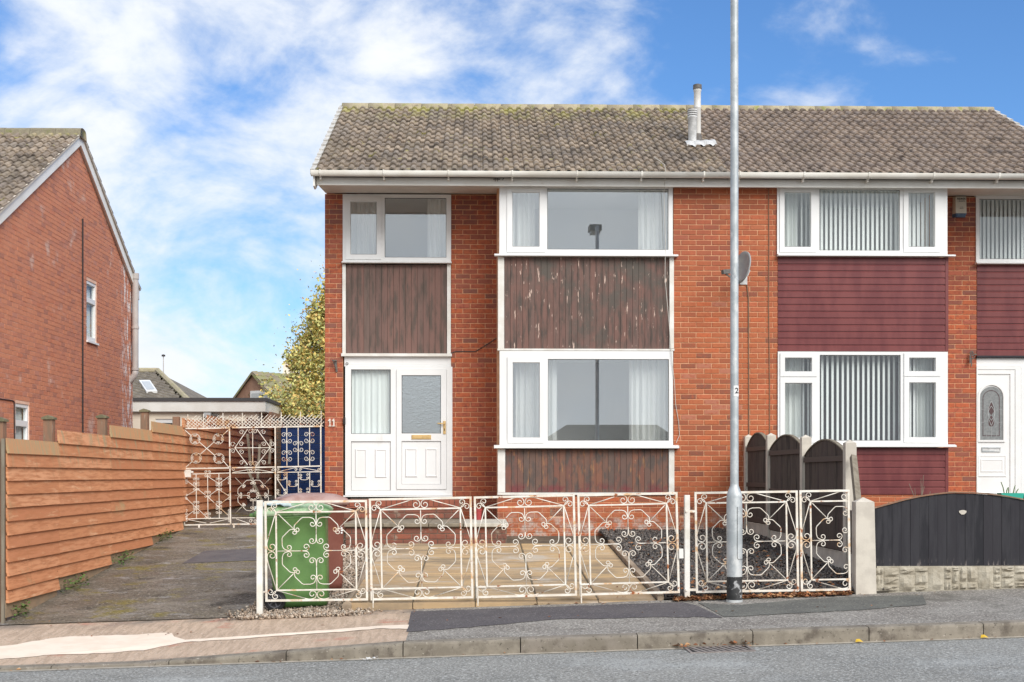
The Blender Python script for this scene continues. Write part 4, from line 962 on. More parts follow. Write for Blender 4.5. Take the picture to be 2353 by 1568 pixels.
def blinds(u0, u1, v0, v1, D, pitch, w, lab, seed):
    x0, x1, z0, z1 = RX(u0, v0, u1, v1, D); r = random.Random(seed)
    t = thing('vertical_blind', lab, 'vertical blind', ((x0+x1)/2, D + .14, z0), 'vertical blinds in the right hand house')
    part('headrail', MB().box(x0, x1, D + .12, D + .16, z1 + .01, z1 + .045), 'blind', t)
    x = x0 + .01
    while x < x1 - .01:
        a = .45 + r.uniform(-.03, .03); dx, dy = w/2*cos(a*0+.35), w/2*sin(.35)
        part('slat', MB().add([(x-dx, D+.14-dy, z0), (x+dx, D+.14+dy, z0), (x+dx, D+.14+dy, z1+.01), (x-dx, D+.14-dy, z1+.01)], [(0,1,2,3)]), 'blind', t); x += pitch
blinds(1882, 2070, 431, 580, DFR, .0685, .044, 'vertical blind in the middle pane of the upper window over maroon cladding', 1)
blinds(1846, 1868, 431, 580, DFR, .068, .030, 'short run of blind slats in the left pane of the upper window over maroon cladding', 2)
blinds(2086, 2152, 431, 580, DFR, .065, .056, 'nearly closed vertical blind in the right pane of the upper window over maroon cladding', 3)
blinds(1882, 2072, 810, 1016, DFR, .076, .040, 'vertical blind in the middle pane of the lower window over maroon cladding', 4)
blinds(1850, 1868, 812, 1010, DFR, .070, .032, 'two blind slats at the right of the left pane of the lower window', 5)
blinds(2088, 2112, 812, 1010, DFR, .060, .040, 'few blind slats in the right pane of the lower window over maroon cladding', 6)
blinds(2249, 2400, 452, 600, DRE, .066, .052, 'vertical blind in the window above the arched glass door', 7)

# roof flues
def flue_at(u): return XT(u, 20.37)[0]
fx = flue_at(1604.5); fl = thing('flue_pipe', 'tall cream flue pipe with dark cap standing on the roof', 'flue', (fx, 20.45, 6.6))
mb = MB(); mb.smooth = True; mb.lathe([(.056, 6.55), (.056, 7.16), (.060, 7.165), (.060, 7.18), (.055, 7.19), (.055, 7.42), (.062, 7.43), (.062, 7.46)], (fx, 20.45, 0), 18); part('pipe', mb, 'flue', fl)
mb = MB(); mb.lathe([(.066, 7.46), (.070, 7.47), (.068, 7.53), (.03, 7.545), (0, 7.545)], (fx, 20.45, 0), 18); part('cap', mb, 'dark_metal', fl)
mb = MB(); mb.lathe([(.085, 6.6), (.068, 6.72), (.058, 6.76)], (fx, 20.45, 0), 18); part('collar', mb, 'dark_metal', fl)
sx = flue_at(1590); fs_ = thing('flue_terminal', 'short silver flue terminal with slotted cowl beside the taller pipe', 'flue', (sx, 20.33, 6.55))
mb = MB(); mb.smooth = True; mb.lathe([(.064, 6.5), (.064, 6.74), (.067, 6.745), (.067, 6.97), (.078, 6.98), (.078, 7.0), (.064, 7.01)], (sx, 20.33, 0), 20); part('pipe', mb, 'lead', fs_)
for k in range(3): part('cowl_ring', MB().lathe([(.05, 7.015 + k*.034), (.078, 7.02 + k*.034), (.078, 7.038 + k*.034), (.05, 7.043 + k*.034)], (sx, 20.33, 0), 20), 'lead', fs_)
part('cowl_core', MB().lathe([(.055, 7.0), (.055, 7.12), (0, 7.125)], (sx, 20.33, 0), 14), 'dark_metal', fs_)
mb = MB(); n = 22; c, s = cos(PITCH), sin(PITCH); vs = []; xa, xb = flue_at(1571), flue_at(1640)
for j, dd in enumerate((0, .05, .16, .34)):
    for i in range(n+1):
        x = xa + (xb-xa)*i/n; d0 = (20.10 - EY)/c + dd - (.06 if j == 0 else 0) + (.02*sin(i*1.9) if j == 0 else 0) + .10*(i/n)
        h_ = .040 + .035*abs(sin(pi*(x - XV0)/(TW/2)))*(1 - j*.2) + (.03 if 0 < j < 3 else 0)
        vs.append((x, EY + d0*c - h_*s, EZ + d0*s + h_*c))
mb.add(vs, [(j*(n+1)+i, j*(n+1)+i+1, (j+1)*(n+1)+i+1, (j+1)*(n+1)+i) for j in range(3) for i in range(n)]); mb.smooth = True
part('flashing', mb, 'lead', houseA)

# steps in front of the door
ST = thing('front_step', 'low brown brick platform with worn slab edge below the front door', 'steps', (-.6, 17.3, .4))
sx0 = P(790, 1210, 17.15).x; sx1 = P(1168, 1210, 17.15).x; zt1 = P(1000, 1202.5, 17.15).z
part('core', MB().box(sx0 + .02, sx1 - .02, 17.17, 18.65, .3, zt1 - .05), 'step_mortar', ST)
ps = lay([(sx0 + .02, sx1 - .02, .42, zt1 - .05)], .03, .05); bs = brick_meshes('y', 'brick_step', 8, 9)
for p in ps:
    mb = MB(); mb.cur = rr.random(); mb.cbox(p[0], p[1], 17.163, 17.20, p[2], p[3], .003); part('brick', mb, 'brick_step', ST)
xs_ = [sx0, P(880,0,17.15).x, P(985,0,17.15).x, P(1066,0,17.15).x, sx1]
for i in range(4): part('tread_slab', MB().cbox(xs_[i] + .004, xs_[i+1] - .004, 17.12 if i < 3 else 17.10, 18.66, zt1 - .05, zt1 + (.0 if i < 3 else .003), .006), 'step_slab' if i < 3 else 'white_slab', ST, label=None if i < 3 else 'paler slab at the right end')
sy = 18.66; zt2 = P(900, 1148, sy).z
up = thing('door_step', 'upper brick step with soldier course directly under the white front door', 'steps', (-1.1, sy, .8))
ux0 = P(790, 1170, sy).x; ux1 = P(1060, 1170, sy).x
part('core', MB().box(ux0, ux1, sy + .012, DRE - .01, zt1 + .003, zt2 - .01), 'step_mortar', up)
k = ux0
while k < ux1 - .03:
    mb = MB(); mb.cur = rr.random(); mb.cbox(k + .004, min(k + .071, ux1), sy + .002, sy + .05, zt2 - .10, zt2 - .002, .003); part('brick', mb, 'redbrown', up); k += .075
part('tile_ledge', MB().cbox(ux0, ux1, sy - .02, sy + .03, zt2 - .125, zt2 - .105, .003), 'redbrown', up)
for p in lay([(ux0, ux1, zt1 + .01, zt2 - .13)], .03, .1):
    mb = MB(); mb.cur = rr.random(); mb.cbox(p[0], p[1], sy + .004, sy + .05, p[2], p[3], .003); part('brick', mb, 'brick_step', up)
px_ = P(1099, 1185, 18.3).x
single('flower_pot', MB().lathe([(.04, zt1 + .003), (.048, zt1 + .13), (.052, zt1 + .13), (.052, zt1 + .16), (.044, zt1 + .16), (.04, zt1 + .05)], (px_, 18.3, 0), 14), 'red_pot', 'small red plastic pot on the slab right of the front door', 'pot')

# air bricks
for i, h in enumerate(AIR):
    mb = MB(); nx_, nz_ = 9, 5; cw = (h[1]-h[0])/nx_; chh = (h[3]-h[2])/nz_
    hs = [(h[0]+cw*(a+.2), h[0]+cw*(a+.8), h[2]+chh*(b+.2), h[2]+chh*(b+.8)) for a in range(nx_) for b in range(nz_)]
    mb.plate((h[0]+.002,h[1]-.002,h[2]+.002,h[3]-.002), hs, DFR - .008, DFR - .0005, .0); ab = part('air_brick', mb, 'brick_step', houseA)
# ================================================================== LEFT HOUSE
GX = -7.16; LY0, LYR, LY1 = 19.75, 23.6, 27.35; LP = atan2(2.12, 3.85)
def PL(u, v, X=GX):                                  # picture point on a plane x = X -> (y, z)
    y = PX(u, X); x, t = XT(u, y); return y, EYE + (VH - v) / F * t
LRZ = PL(178, 303)[1]; zr = lambda y: LRZ - .10 - abs(y - LYR) * tan(LP)
houseL = thing('brick_house', 'neighbouring brick house with white bargeboards seen gable end on', 'house', (GX, LYR, .2))
WNU = [PL(198.5, 643) + PL(221, 788), PL(35, 927) + PL(66.5, 1010)]
LW1 = (PX(198.5, GX), PX(221.5, GX), PL(198.5, 782)[1], PL(198.5, 643)[1]); LW2 = (PX(35, GX), PX(67, GX), PL(35, 1020)[1] - .05, PL(35, 926)[1])
mb = MB(); mb.prism([(LY0, .1), (LY1, .1), (LY1, zr(LY1)), (LYR, zr(LYR)), (LY0, zr(LY0))], 'x', -13, GX); wl = part('wall', mb, 'mortar_left', houseL)
bx = brick_meshes('x', 'brick_left', seed=9); cand = []
for (a0, a1, b0, b1) in lay([(LY0 + .0, LY1, .2, zr(LYR))], .02, .05):
    zc = (b0+b1)/2; yc = (a0+a1)/2
    if b1 > zr(a0) - .0 or b1 > zr(a1) - .0: continue
    bad = False
    for w in (LW1, LW2):
        if a1 > w[0] - .01 and a0 < w[1] + .01 and b1 > w[2] and b0 < w[3]:
            if a0 < w[0] - .05: a1 = w[0] - .012
            elif a1 > w[1] + .05: a0 = w[1] + .012
            else: bad = True
    if not bad: cand.append((a0, a1, b0, b1))
full = sorted([p for p in cand if abs(p[1]-p[0]-BL) < .003 and 1.9 < p[2]], key=lambda p: p[0])
for p in full[:300]: place('brick', bx[rr.choice(WTS)], (GX, (p[0]+p[1])/2, (p[2]+p[3])/2), wl)
fs0 = set(full[:300]); sb = MB()
for p in cand:
    if p in fs0: continue
    sb.cur = (rr.choice(WTS) + .5)/VARN; d = rr.uniform(-.0015, .0015); sb.box(GX - .02, GX + .006 + d, p[0], p[1], p[2], p[3])
part('brickwork', sb, 'brick_left', wl, kind='stuff')
sb = MB(); stuff_bricks(sb, LY0, lay([(-12.98, GX - .004, .2, zr(LY0) - .02)], .02, .05), rr); part('brickwork', sb, 'brick_left', wl, kind='stuff')
fw = RX(0, 0, 1, 1, LY0)
for za, zb_ in ((1.0, 2.2), (3.3, 4.4)):
    f2 = part('window', MB().plate((-11.2, -8.8, za, zb_), [(-11.12, -9.7, za+.08, zb_-.08), (-9.62, -8.88, za+.08, zb_-.08)], LY0 - .03, LY0 - .011, .004), 'upvc', houseL)
    part('pane', MB().box(-11.13, -8.87, LY0 - .0108, LY0 - .009, za+.07, zb_-.07), 'car_glass', f2)
def xplate(mb, o, holes, xf, xb):                    # window frame in the yz plane, facing +x
    t = MB().plate(o, holes, -xf, -xb, .008); mb.add([(-y, x, z) for x, y, z in t.v], [f for f in t.f])
for w, nm in ((LW1, 1), (LW2, 2)):
    y0, y1, z0, z1 = w; xf = GX - .012; e = .055; zm = z1 - (z1 - z0) * (.33 if nm == 1 else .47)
    hs = [(y0+e, y1-e, zm+.06, z1-e), (y0+e, y1-e, z0+.09, zm-.03)]
    mb = MB(); xplate(mb, (y0, y1, z0, z1), hs, xf, xf - .06)
    # recess: hide the wall behind the frame with a dark reveal
    fr = part('window', mb, 'upvc', houseL)
    for h in hs: part('pane', MB().box(xf - .035, xf - .028, h[0], h[1], h[2], h[3]), 'glass_n', fr)
    part('net', MB().box(xf - .10, xf - .095, y0 + .03, y1 - .03, z0 + .03, z1 - .03), 'room', fr)
    part('sill', MB().box(xf - .02, GX + .045, y0 - .03, y1 + .03, z0 - .035, z0), 'upvc', fr)
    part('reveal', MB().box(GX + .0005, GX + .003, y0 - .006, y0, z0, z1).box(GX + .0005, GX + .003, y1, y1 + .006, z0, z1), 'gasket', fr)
# the wall mesh is solid, so cut the window openings
def cut_openings():
    me = bpy.data.meshes.new('cutter'); bmv = MB()
    for w in (LW1, LW2): bmv.box(GX - .5, GX + .1, *(w[0], w[1]), w[2], w[3])
    co = bpy.data.objects.new('cutter', bmv.mesh('cutter', BASE[houseL.name])); COL.objects.link(co); co.parent = houseL
    md = wl.modifiers.new('b', 'BOOLEAN'); md.object = co; md.operation = 'DIFFERENCE'; md.solver = 'EXACT'
    dg = bpy.context.evaluated_depsgraph_get(); nm = bpy.data.meshes.new_from_object(wl.evaluated_get(dg)); wl.modifiers.clear(); wl.data = nm
    bpy.data.objects.remove(co)
cut_openings()
# bargeboards, roof, gutter box
def slope_bar(ya, yb, zoff, h, x0, x1, name, m):
    za, zb = zr(ya) + zoff, zr(yb) + zoff
    part(name, MB().prism([(ya, za), (yb, zb), (yb, zb - h), (ya, za - h)], 'x', x0, x1), m, houseL)
slope_bar(LY0 - .3, LYR - .001, .07, .21, GX + .04, GX + .065, 'bargeboard', 'fascia'); slope_bar(LYR + .001, LY1 + .32, .07, .21, GX + .04, GX + .065, 'bargeboard', 'fascia')
part('verge_soffit', MB().prism([(LY0-.3, zr(LY0-.3)-.11), (LYR, zr(LYR)-.11), (LY1+.3, zr(LY1+.3)-.11), (LY1+.3, zr(LY1+.3)-.13), (LYR, zr(LYR)-.13), (LY0-.3, zr(LY0-.3)-.13)], 'x', GX - .01, GX + .04), 'soffit', houseL)
rfm = MB(); rfm.cur = .4
x1 = GX + .10
rfm.prism([(LY0-.32, zr(LY0-.32)+.075), (LYR, zr(LYR)+.075), (LY1+.32, zr(LY1+.32)+.075), (LY1+.32, zr(LY1+.32)+.03), (LYR, zr(LYR)+.03), (LY0-.32, zr(LY0-.32)+.03)], 'x', -13.2, x1 - .06)
part('verge_mortar', MB().prism([(LY0-.31, zr(LY0-.31)+.10), (LYR, zr(LYR)+.10), (LY1+.31, zr(LY1+.31)+.10), (LY1+.31, zr(LY1+.31)+.05), (LYR, zr(LYR)+.05), (LY0-.31, zr(LY0-.31)+.05)], 'x', x1 - .059, x1 - .004), 'conc', houseL)
rfL = part('roof', rfm, 'felt', houseL)
vs = []
for i in range(12):
    mb = MB(); mb.cur = (i+.5)/12; tile_mb(mb, (0,0,0), LP, jit=rng.uniform(-.003,.005)); me = mb.mesh('roof_tile'); me.materials.append(MAT['tile']); vs.append(me)
rest = MB()
for j in range(15):
    d = j*TG; y = LY0 - .33 + d*cos(LP); z = zr(LY0-.33) + .085 + d*sin(LP)
    for i in range(20):
        p = (x1 - (i+1)*TW, y, z)
        if i < 9: place('roof_tile', rng.choice(vs), p, rfL)
        else: rest.cur = rng.random(); tile_mb(rest, p, LP)
part('upper_tiles', rest, 'tile', rfL, kind='stuff')
rest = MB()
for j in range(15):
    d = j*TG; y = LY1 + .33 - d*cos(LP); z = zr(LY1+.33) + .085 + d*sin(LP)
    for i in range(3): rest.cur = rng.random(); tile_mb(rest, (x1 - (i+1)*TW, y, z), LP, sgn=-1)
part('rear_tiles', rest, 'tile', rfL, kind='stuff')
for i in range(12):
    mb = MB(); mb.smooth = True; vs2 = []
    for x in (x1 + .01 - i*.45, x1 + .014 - (i+1)*.45):
        for a in range(11):
            t = pi*(a-1)/8; vs2.append((x, LYR - .17*cos(t), LRZ - .02 + .07*sin(t) + rng.uniform(-.003,.003)) if 0 < a < 10 else (x, LYR + .20*(-1 if a == 0 else 1), LRZ - .13))
    mb.add(vs2, [(a, a+1, 11+a+1, 11+a) for a in range(10)] + [tuple(range(11)), tuple(range(11,22))]); part('ridge_tile', mb, 'ridge', rfL)
# downpipe at the rear corner, soffit box, cable
yp, zp0 = PL(303, 637, GX + .07); zp1 = PL(303, 850, GX + .07)[1]; xp = GX + .10; r_ = .066
mb = MB(); mb.smooth = True; mb.lathe([(r_, zp1), (r_, zp0)], (xp, 27.2, 0), 12)
mb.tube([(xp, 27.2, zp1 + .01), (xp - .01, 27.2, zp1 - .08), (xp - .10, 27.22, zp1 - .2), (xp - .2, 27.22, zp1 - .26)], r_, 10)
dp = part('downpipe', mb, 'pipe', houseL)
for zz, nm in ((zp0 - .02, 0), ((zp0*.45+zp1*.55), 1), (zp1, 2)): part('pipe_collar', MB().lathe([(r_+.012, zz), (r_+.012, zz + (.12 if nm == 0 else .05)), (r_, zz + (.12 if nm == 0 else .05))], (xp, 27.2, 0), 12), 'pipe', dp)
y2 = LY1 + .30
part('box_end', MB().prism([(LY1, zr(LY1) - .12), (LY1, zr(LY1) - .5), (y2 + .02, zr(LY1) - .5), (y2 + .02, zr(y2) - .06)], 'x', GX - .02, GX + .038), 'fascia', houseL)
mb = MB(); yc = PX(187.5, GX); mb.tube([(GX + .02, yc, PL(187.5, 503)[1]), (GX + .018, yc + .005, 2.6), (GX + .02, yc + .02, .9)], .016, 6); part('cable', mb, 'wire', houseL)
y0_, z0_ = PL(-20, 914); mb = MB(); mb.tube([(GX+.015, y0_, z0_), (GX+.015, PX(27, GX), PL(27, 921)[1]), (GX+.015, PX(30.5, GX), PL(30, 924)[1]), (GX+.015, PX(31.2, GX), PL(31, 980)[1] - .3)], .009, 6); part('cable', mb, 'wire', houseL)

# ================================================================== LONG ORANGE FENCE
FX = -4.408
fence = thing('board_fence', 'long stepped fence of orange feather edge boards beside the driveway', 'fence', (FX, DF, 0))
PO = [12.30, 13.80, 15.75, 17.75, 19.6, 21.4, 23.2, 25.0, 26.8, 28.6]
BP = .1275; z00 = .065
lv = [0, 1, 2, 3, 4, 5, 5, 6, 6]
r7 = random.Random(17)
for k in range(9):
    a, b = PO[k], PO[k+1]; zb = z00 + BP * lv[k]; dr = [r7.uniform(-.006, .006) for _ in range(14)]
    part('bottom_board', MB().box(FX - .012, FX + .012, a + .006, b - .006, zb, zb + .16), 'fence_gravel', fence)
    for i in range(12):
        z = zb + .135 + i*BP; mb = MB(); mb.cur = r7.random(); top = i == 11
        w0 = r7.uniform(-.003, .003); w1 = r7.uniform(-.003, .003); h = BP + .03 if not top else BP + .015
        if top and k >= 8: h -= .03
        ya, yb = a + .002, b - .002
        mb.add([(FX + .012, ya, z + w0), (FX + .044, ya, z + w0), (FX + .016, ya, z + h), (FX + .010, ya, z + h), (FX + .012, yb, z + w1), (FX + .044, yb, z + w1), (FX + .016, yb, z + h + (r7.uniform(-.004, .004) if top else 0)), (FX + .010, yb, z + h)],
               [(0,1,2,3), (7,6,5,4), (0,4,5,1), (1,5,6,2), (2,6,7,3), (3,7,4,0)])
        part('board', mb, 'fence_top' if top and k in (0, 2, 3) else 'fence', fence)
# posts behind the boards, with caps
for k, y in enumerate(PO):
    zt_ = (1.90, 1.98, 2.08, 2.25, 2.27, 2.42, 2.5, 2.55, 2.6, 2.64)[k]; x0 = FX - .115; yy = y - (.02 if k else -.06)
    if k > 4: zt_ = z00 + BP*lv[min(k, 8)] + 1.6
    part('post', MB().box(x0, x0 + .095, yy - .045, yy + .05, g(FX - .3, y) - .1, zt_), 'fence_post', fence)
    if k < 5 and k != 4: part('post_cap', MB().prism([(x0 - .015, zt_ + .001), (x0 + .11, zt_ + .001), (x0 + .11, zt_ + .022), (x0 + .047, zt_ + .045), (x0 - .015, zt_ + .022)], 'y', yy - .062, yy + .067), 'moss_cap', fence)
part('end_batten', MB().box(FX - .018, FX + .008, 12.262, 12.296, -.05, 1.74), 'post_grey', fence)
# timber sleeper beside the street end
x0 = P(-40, 1290, 12.32).x; single('timber_sleeper', MB().box(x0, FX - .06, 12.32, 12.5, -.08, P(0, 1292, 12.32).z), 'fence_post', 'low timber sleepers edging the garden left of the orange fence', 'sleeper')

# silver car standing on the next drive
car = thing('parked_car', 'silver car standing on the next drive, almost hidden by the orange fence', 'car', (-7.45, 17.2, .15))
cz = .17; cxr = P(11.5, 1200, 16.6).x; cxl = cxr - 1.72
side = [(15.15, cz+.32), (15.10, cz+.58), (15.3, cz+.72), (16.1, cz+.90), (16.85, cz+1.32), (17.4, cz+1.42), (18.4, cz+1.38), (18.95, cz+.98), (19.05, cz+.6), (19.0, cz+.3)]
mb = MB(); n = len(side); ins = [.10, .06, .05, .05, .20, .24, .24, .12, .06, .08]
vs = [(cxl + i_, y, z) for (y, z), i_ in zip(side, ins)] + [(cxr - i_, y, z) for (y, z), i_ in zip(side, ins)] + [(cxl, y, min(z, cz+.8)) for (y, z) in side] 
mb = MB(); mb.smooth = True
L_, R_ = [], []
vs = []
for (y, z), i_ in zip(side, ins):
    zb = min(z, cz + .88)
    vs += [(cxl + .03, y, cz + .2), (cxl, y, (cz+.2+zb)/2), (cxl + .03, y, zb), (cxl + i_, y, z), (cxr - i_, y, z), (cxr - .03, y, zb), (cxr, y, (cz+.2+zb)/2), (cxr - .03, y, cz + .2)]
fs = [(k*8+j, k*8+j+1, (k+1)*8+j+1, (k+1)*8+j) for k in range(n-1) for j in range(7)] + [tuple(range(8)), tuple((n-1)*8 + j for j in range(8))[::-1]]
part('body', mb.add(vs, fs), 'car_paint', car)
part('windscreen', MB().add([(cxl+.16,16.18,cz+.95),(cxr-.16,16.18,cz+.95),(cxr-.27,16.84,cz+1.325),(cxl+.27,16.84,cz+1.325)], [(0,1,2,3)]), 'car_glass', car)
part('side_window', MB().add([(cxr-.045,16.35,cz+.92),(cxr-.045,18.7,cz+.94),(cxr-.235,18.3,cz+1.33),(cxr-.22,16.98,cz+1.33)], [(0,1,2,3)]), 'car_glass', car)
for y in (15.85, 18.3):
    for xx in (cxl + .10, cxr - .10):
        w = part('wheel', MB().lathe([(0, -.1), (.22, -.1), (.30, -.09), (.31, 0), (.30, .09), (.22, .1), (0, .1)], (xx, y, cz + .31), 20, 'x'), 'tyre', car)
        part('hub', MB().lathe([(0, .105), (.17, .102), (.19, .09)], (xx if xx > cxl + .5 else xx - .2, y, cz + .31), 12, 'x'), 'galv', w)
for xx in (cxl + .28, cxr - .28): part('headlight', MB().lathe([(0, -.03), (.10, -.02), (.13, .03)], (xx, 15.13, cz + .62), 14, 'y'), 'lamp_glass', car)

# ================================================================== WHITE IRONWORK
def spiral(c, r, a0, turns, d=1, n=20, r_end=.30):
    return [(c[0] + r*(1 - (1-r_end)*i/n)*cos(a0 + d*2*pi*turns*i/n), c[1] + r*(1 - (1-r_end)*i/n)*sin(a0 + d*2*pi*turns*i/n)) for i in range(n+1)]
def smooth(pts, k=2):
    for _ in range(k):
        q = [pts[0]]
        for a, b in zip(pts, pts[1:]): q += [(a[0]*.75+b[0]*.25, a[1]*.75+b[1]*.25), (a[0]*.25+b[0]*.75, a[1]*.25+b[1]*.75)]
        q.append(pts[-1]); pts = q
    return pts
def motif():
    """strands of the square scroll panel, unit square centred on 0, for the top side and mirrored; rotated by the caller"""
    S = []
    # border: straight strap from inner corner to the middle of the outer edge, ending in a scroll
    S.append([(-.385, .392), (-.12, .470)] + smooth([(-.12, .470), (-.07, .484), (-.012, .470), (-.004, .43)], 2) + spiral((-.043, .432), .039, 0, 1.0, -1))
    S.append(smooth([(-.388, .392), (-.425, .41), (-.432, .445)], 2) + spiral((-.402, .448), .030, pi, 1.0, -1))
    S.append([(0, .392), (0, .14)])
    # ring
    S.append(spiral((-.036, .268), .031, .12*pi, 1.05, -1)[::-1] + smooth([(-.008, .282), (-.022, .320), (-.06, .332)], 2) + [(-.126, .333), (-.143, .325)] + smooth([(-.198, .270), (-.214, .252), (-.215, .215)], 2) + spiral((-.186, .213), .029, pi, 1.05, 1))
    # centre rosette arm
    S.append([(0, .16)] + smooth([(0, .16), (-.004, .085), (-.03, .072)], 2)[1:] + spiral((-.041, .100), .031, -.35*pi, 1.05, -1))
    S.append([(-.385, .385), (-.215, .215)])
    return S
def iron_panel(t, w, h, half=False, bar=.020):
    """panel centred on local x, standing at local z 0..h; t is the Empty; local coordinates"""
    b0 = Vector((0, 0, 0)); BASE[t.name] = b0
    o = (-w/2, w/2, 0, h); e = bar
    mb = MB(); mb.plate(o, [(o[0]+e, o[1]-e, e, h-e)], -e/2, e/2, 0); fr = part('frame', mb, 'iron', t)
    if half:
        W = w * 2 * .98; cx = -w/2 + W/2
        sx = lambda x: cx + x*W; keep = lambda x: sx(x) < w/2 - .004
    else: W = w; sx = lambda x: x*W
    sz = lambda z: h/2 + z*h; ie = .014; a = .388
    if half:
        part('inner_bar', MB().box(sx(-a)-ie/2, sx(-a)+ie/2, -ie/2, ie/2, sz(-a), sz(a)), 'iron', t)
        for s in (-1, 1): part('inner_bar', MB().box(sx(-a)+ie/2, w/2-e, -ie/2, ie/2, sz(s*a)-ie/2, sz(s*a)+ie/2), 'iron', t)
    else:
        for s in (-1, 1):
            part('inner_bar', MB().box(sx(s*a)-ie/2, sx(s*a)+ie/2, -ie/2, ie/2, sz(-a)-ie/2, sz(a)+ie/2), 'iron', t)
            part('inner_bar', MB().box(sx(-a)+ie/2+.001, sx(a)-ie/2-.001, -ie/2, ie/2, sz(s*a)-ie/2, sz(s*a)+ie/2), 'iron', t)
    for q in range(4):
        ca, sa = round(cos(q*pi/2)), round(sin(q*pi/2))
        for m_ in (1, -1):
            for si, st in enumerate(motif()):
                if si in (2,) and m_ == -1: continue
                if si == 5 and m_ == -1: continue
                pts = [(m_*x, z) for x, z in st]; pts = [(x*ca - z*sa, x*sa + z*ca) for x, z in pts]
                if half:
                    k = [p for p in pts if keep(p[0])]
                    if len(k) < 4 and not (si in (0, 2, 5) and len(k) >= 1 and keep(pts[0][0])): continue
                    if len(k) < len(pts) and not keep(pts[0][0]) and not keep(pts[-1][0]): continue
                    if len(k) < len(pts) and si in (0, 2) and keep(pts[0][0]) and not keep(pts[-1][0]) and len(pts) == 2:
                        x_ = (w/2 - .01 - cx)/W; k = [pts[0], (x_, pts[0][1] + (pts[1][1]-pts[0][1])*(x_-pts[0][0])/max(1e-6, pts[1][0]-pts[0][0]))]
                    pts = k if len(k) >= 2 else pts
                    if len(pts) < 2 or any(not keep(p[0] - .01) for p in pts): continue
                yo = (.0 if si not in (2, 5) else .004)
                mb = MB(); mb.smooth = True; mb.tube([(sx(x), yo + .0008*(q % 2), sz(z)) for x, z in pts], .0045, 5)
                part(('strap', 'corner_scroll', 'cross_bar', 'ring_scroll', 'rosette_scroll', 'corner_bar')[si], mb, 'iron', t)
    return t
def panel_at(u0, u1, vt0, vb0, vt1, vb1, name, lab, half=False, y=DF, cat='gate', grp='white scroll panels along the pavement'):
    a = P(u0, vb0, y); b = P(u1, vb1, y); tp = P((u0+u1)/2, (vt0+vt1)/2, y); w = (Vector((b.x, 0, b.z)) - Vector((a.x, 0, a.z))).length
    ang = atan2(b.z - a.z, b.x - a.x); h = tp.z - (a.z + b.z)/2
    t = thing(name, lab, cat, ((a.x+b.x)/2, y, (a.z+b.z)/2), grp); iron_panel(t, w, h, half)
    t.rotation_euler = (0, -ang, 0); return t
G1 = panel_at(610, 846, 1152, 1383, 1149, 1380, 'gate_leaf', 'white scrollwork gate leaf in front of the green bin')
G2 = panel_at(852, 1088, 1146, 1380, 1141, 1375, 'gate_leaf', 'white scrollwork gate leaf second from the left, in front of the door steps')
G3 = panel_at(1094, 1326, 1141, 1375, 1136, 1369, 'gate_leaf', 'white scrollwork gate leaf third from the left, in front of the sandy slabs')
G4 = panel_at(1332, 1562, 1136, 1369, 1131, 1363, 'gate_leaf', 'white scrollwork gate leaf with latch plate beside the middle white post')
G5 = panel_at(1599, 1836, 1131, 1363, 1127, 1359, 'railing_panel', 'white scrollwork railing panel behind the lamp post', cat='railing')
G6 = panel_at(1840, 1955, 1127, 1359, 1125, 1357, 'railing_panel', 'narrow rusty scrollwork railing panel cut in half at its right edge', half=True, cat='railing')
def lpart(t, name, mb, m='iron'): return part(name, mb, m, t)
lpart(G4, 'latch_plate', MB().box(.475, .515, -.03, .03, .33, .42), 'iron_post')
for G_, s in ((G1, -1),):
    for z in (.09, .84): lpart(G_, 'hinge', MB().tube([(-.485, 0, z), (-.535, 0, z)], .008, 6), 'iron')
for G_ in (G2, G3, G4):
    lpart(G_, 'drop_bolt', MB().tube([(-.462, -.014, .10), (-.462, -.014, -.07)], .007, 6), 'iron')
    lpart(G_, 'bolt_bracket', MB().box(-.47, -.385, -.024, -.008, .10, .115), 'iron')
def post(u, w, vt, vb, y, lab):
    p = P(u, vb, y); q = P(u, vt, y); hw = w/2
    t = thing('gate_post', lab, 'post', (p.x, y, p.z)); part('shaft', MB().cbox(p.x-hw, p.x+hw, y-hw, y+hw, p.z - .05, q.z, .004), 'iron_post', t); return t, p, q
t1, p1, q1 = post(597, .055, 1150, 1423, 12.16, 'chipped white post standing at the driveway corner of the gates')
t2, p2, q2 = post(1578.5, .05, 1138, 1379, DF - .01, 'white square post between the gates and the railing panels')
part('hinge_bar', MB().box(p2.x + .026, p2.x + .085, DF - .012, DF + .012, p2.z + .83, p2.z + .852), 'iron', t2); part('hinge_bar', MB().box(p2.x + .026, p2.x + .085, DF - .012, DF + .012, p2.z + .085, p2.z + .107), 'iron', t2)
for z in (.84, .095): part('bolt', MB().lathe([(0, -.012), (.010, -.010), (.012, 0)], (p2.x - .01, DF - .037, p2.z + z), 8, 'y'), 'iron', t2)

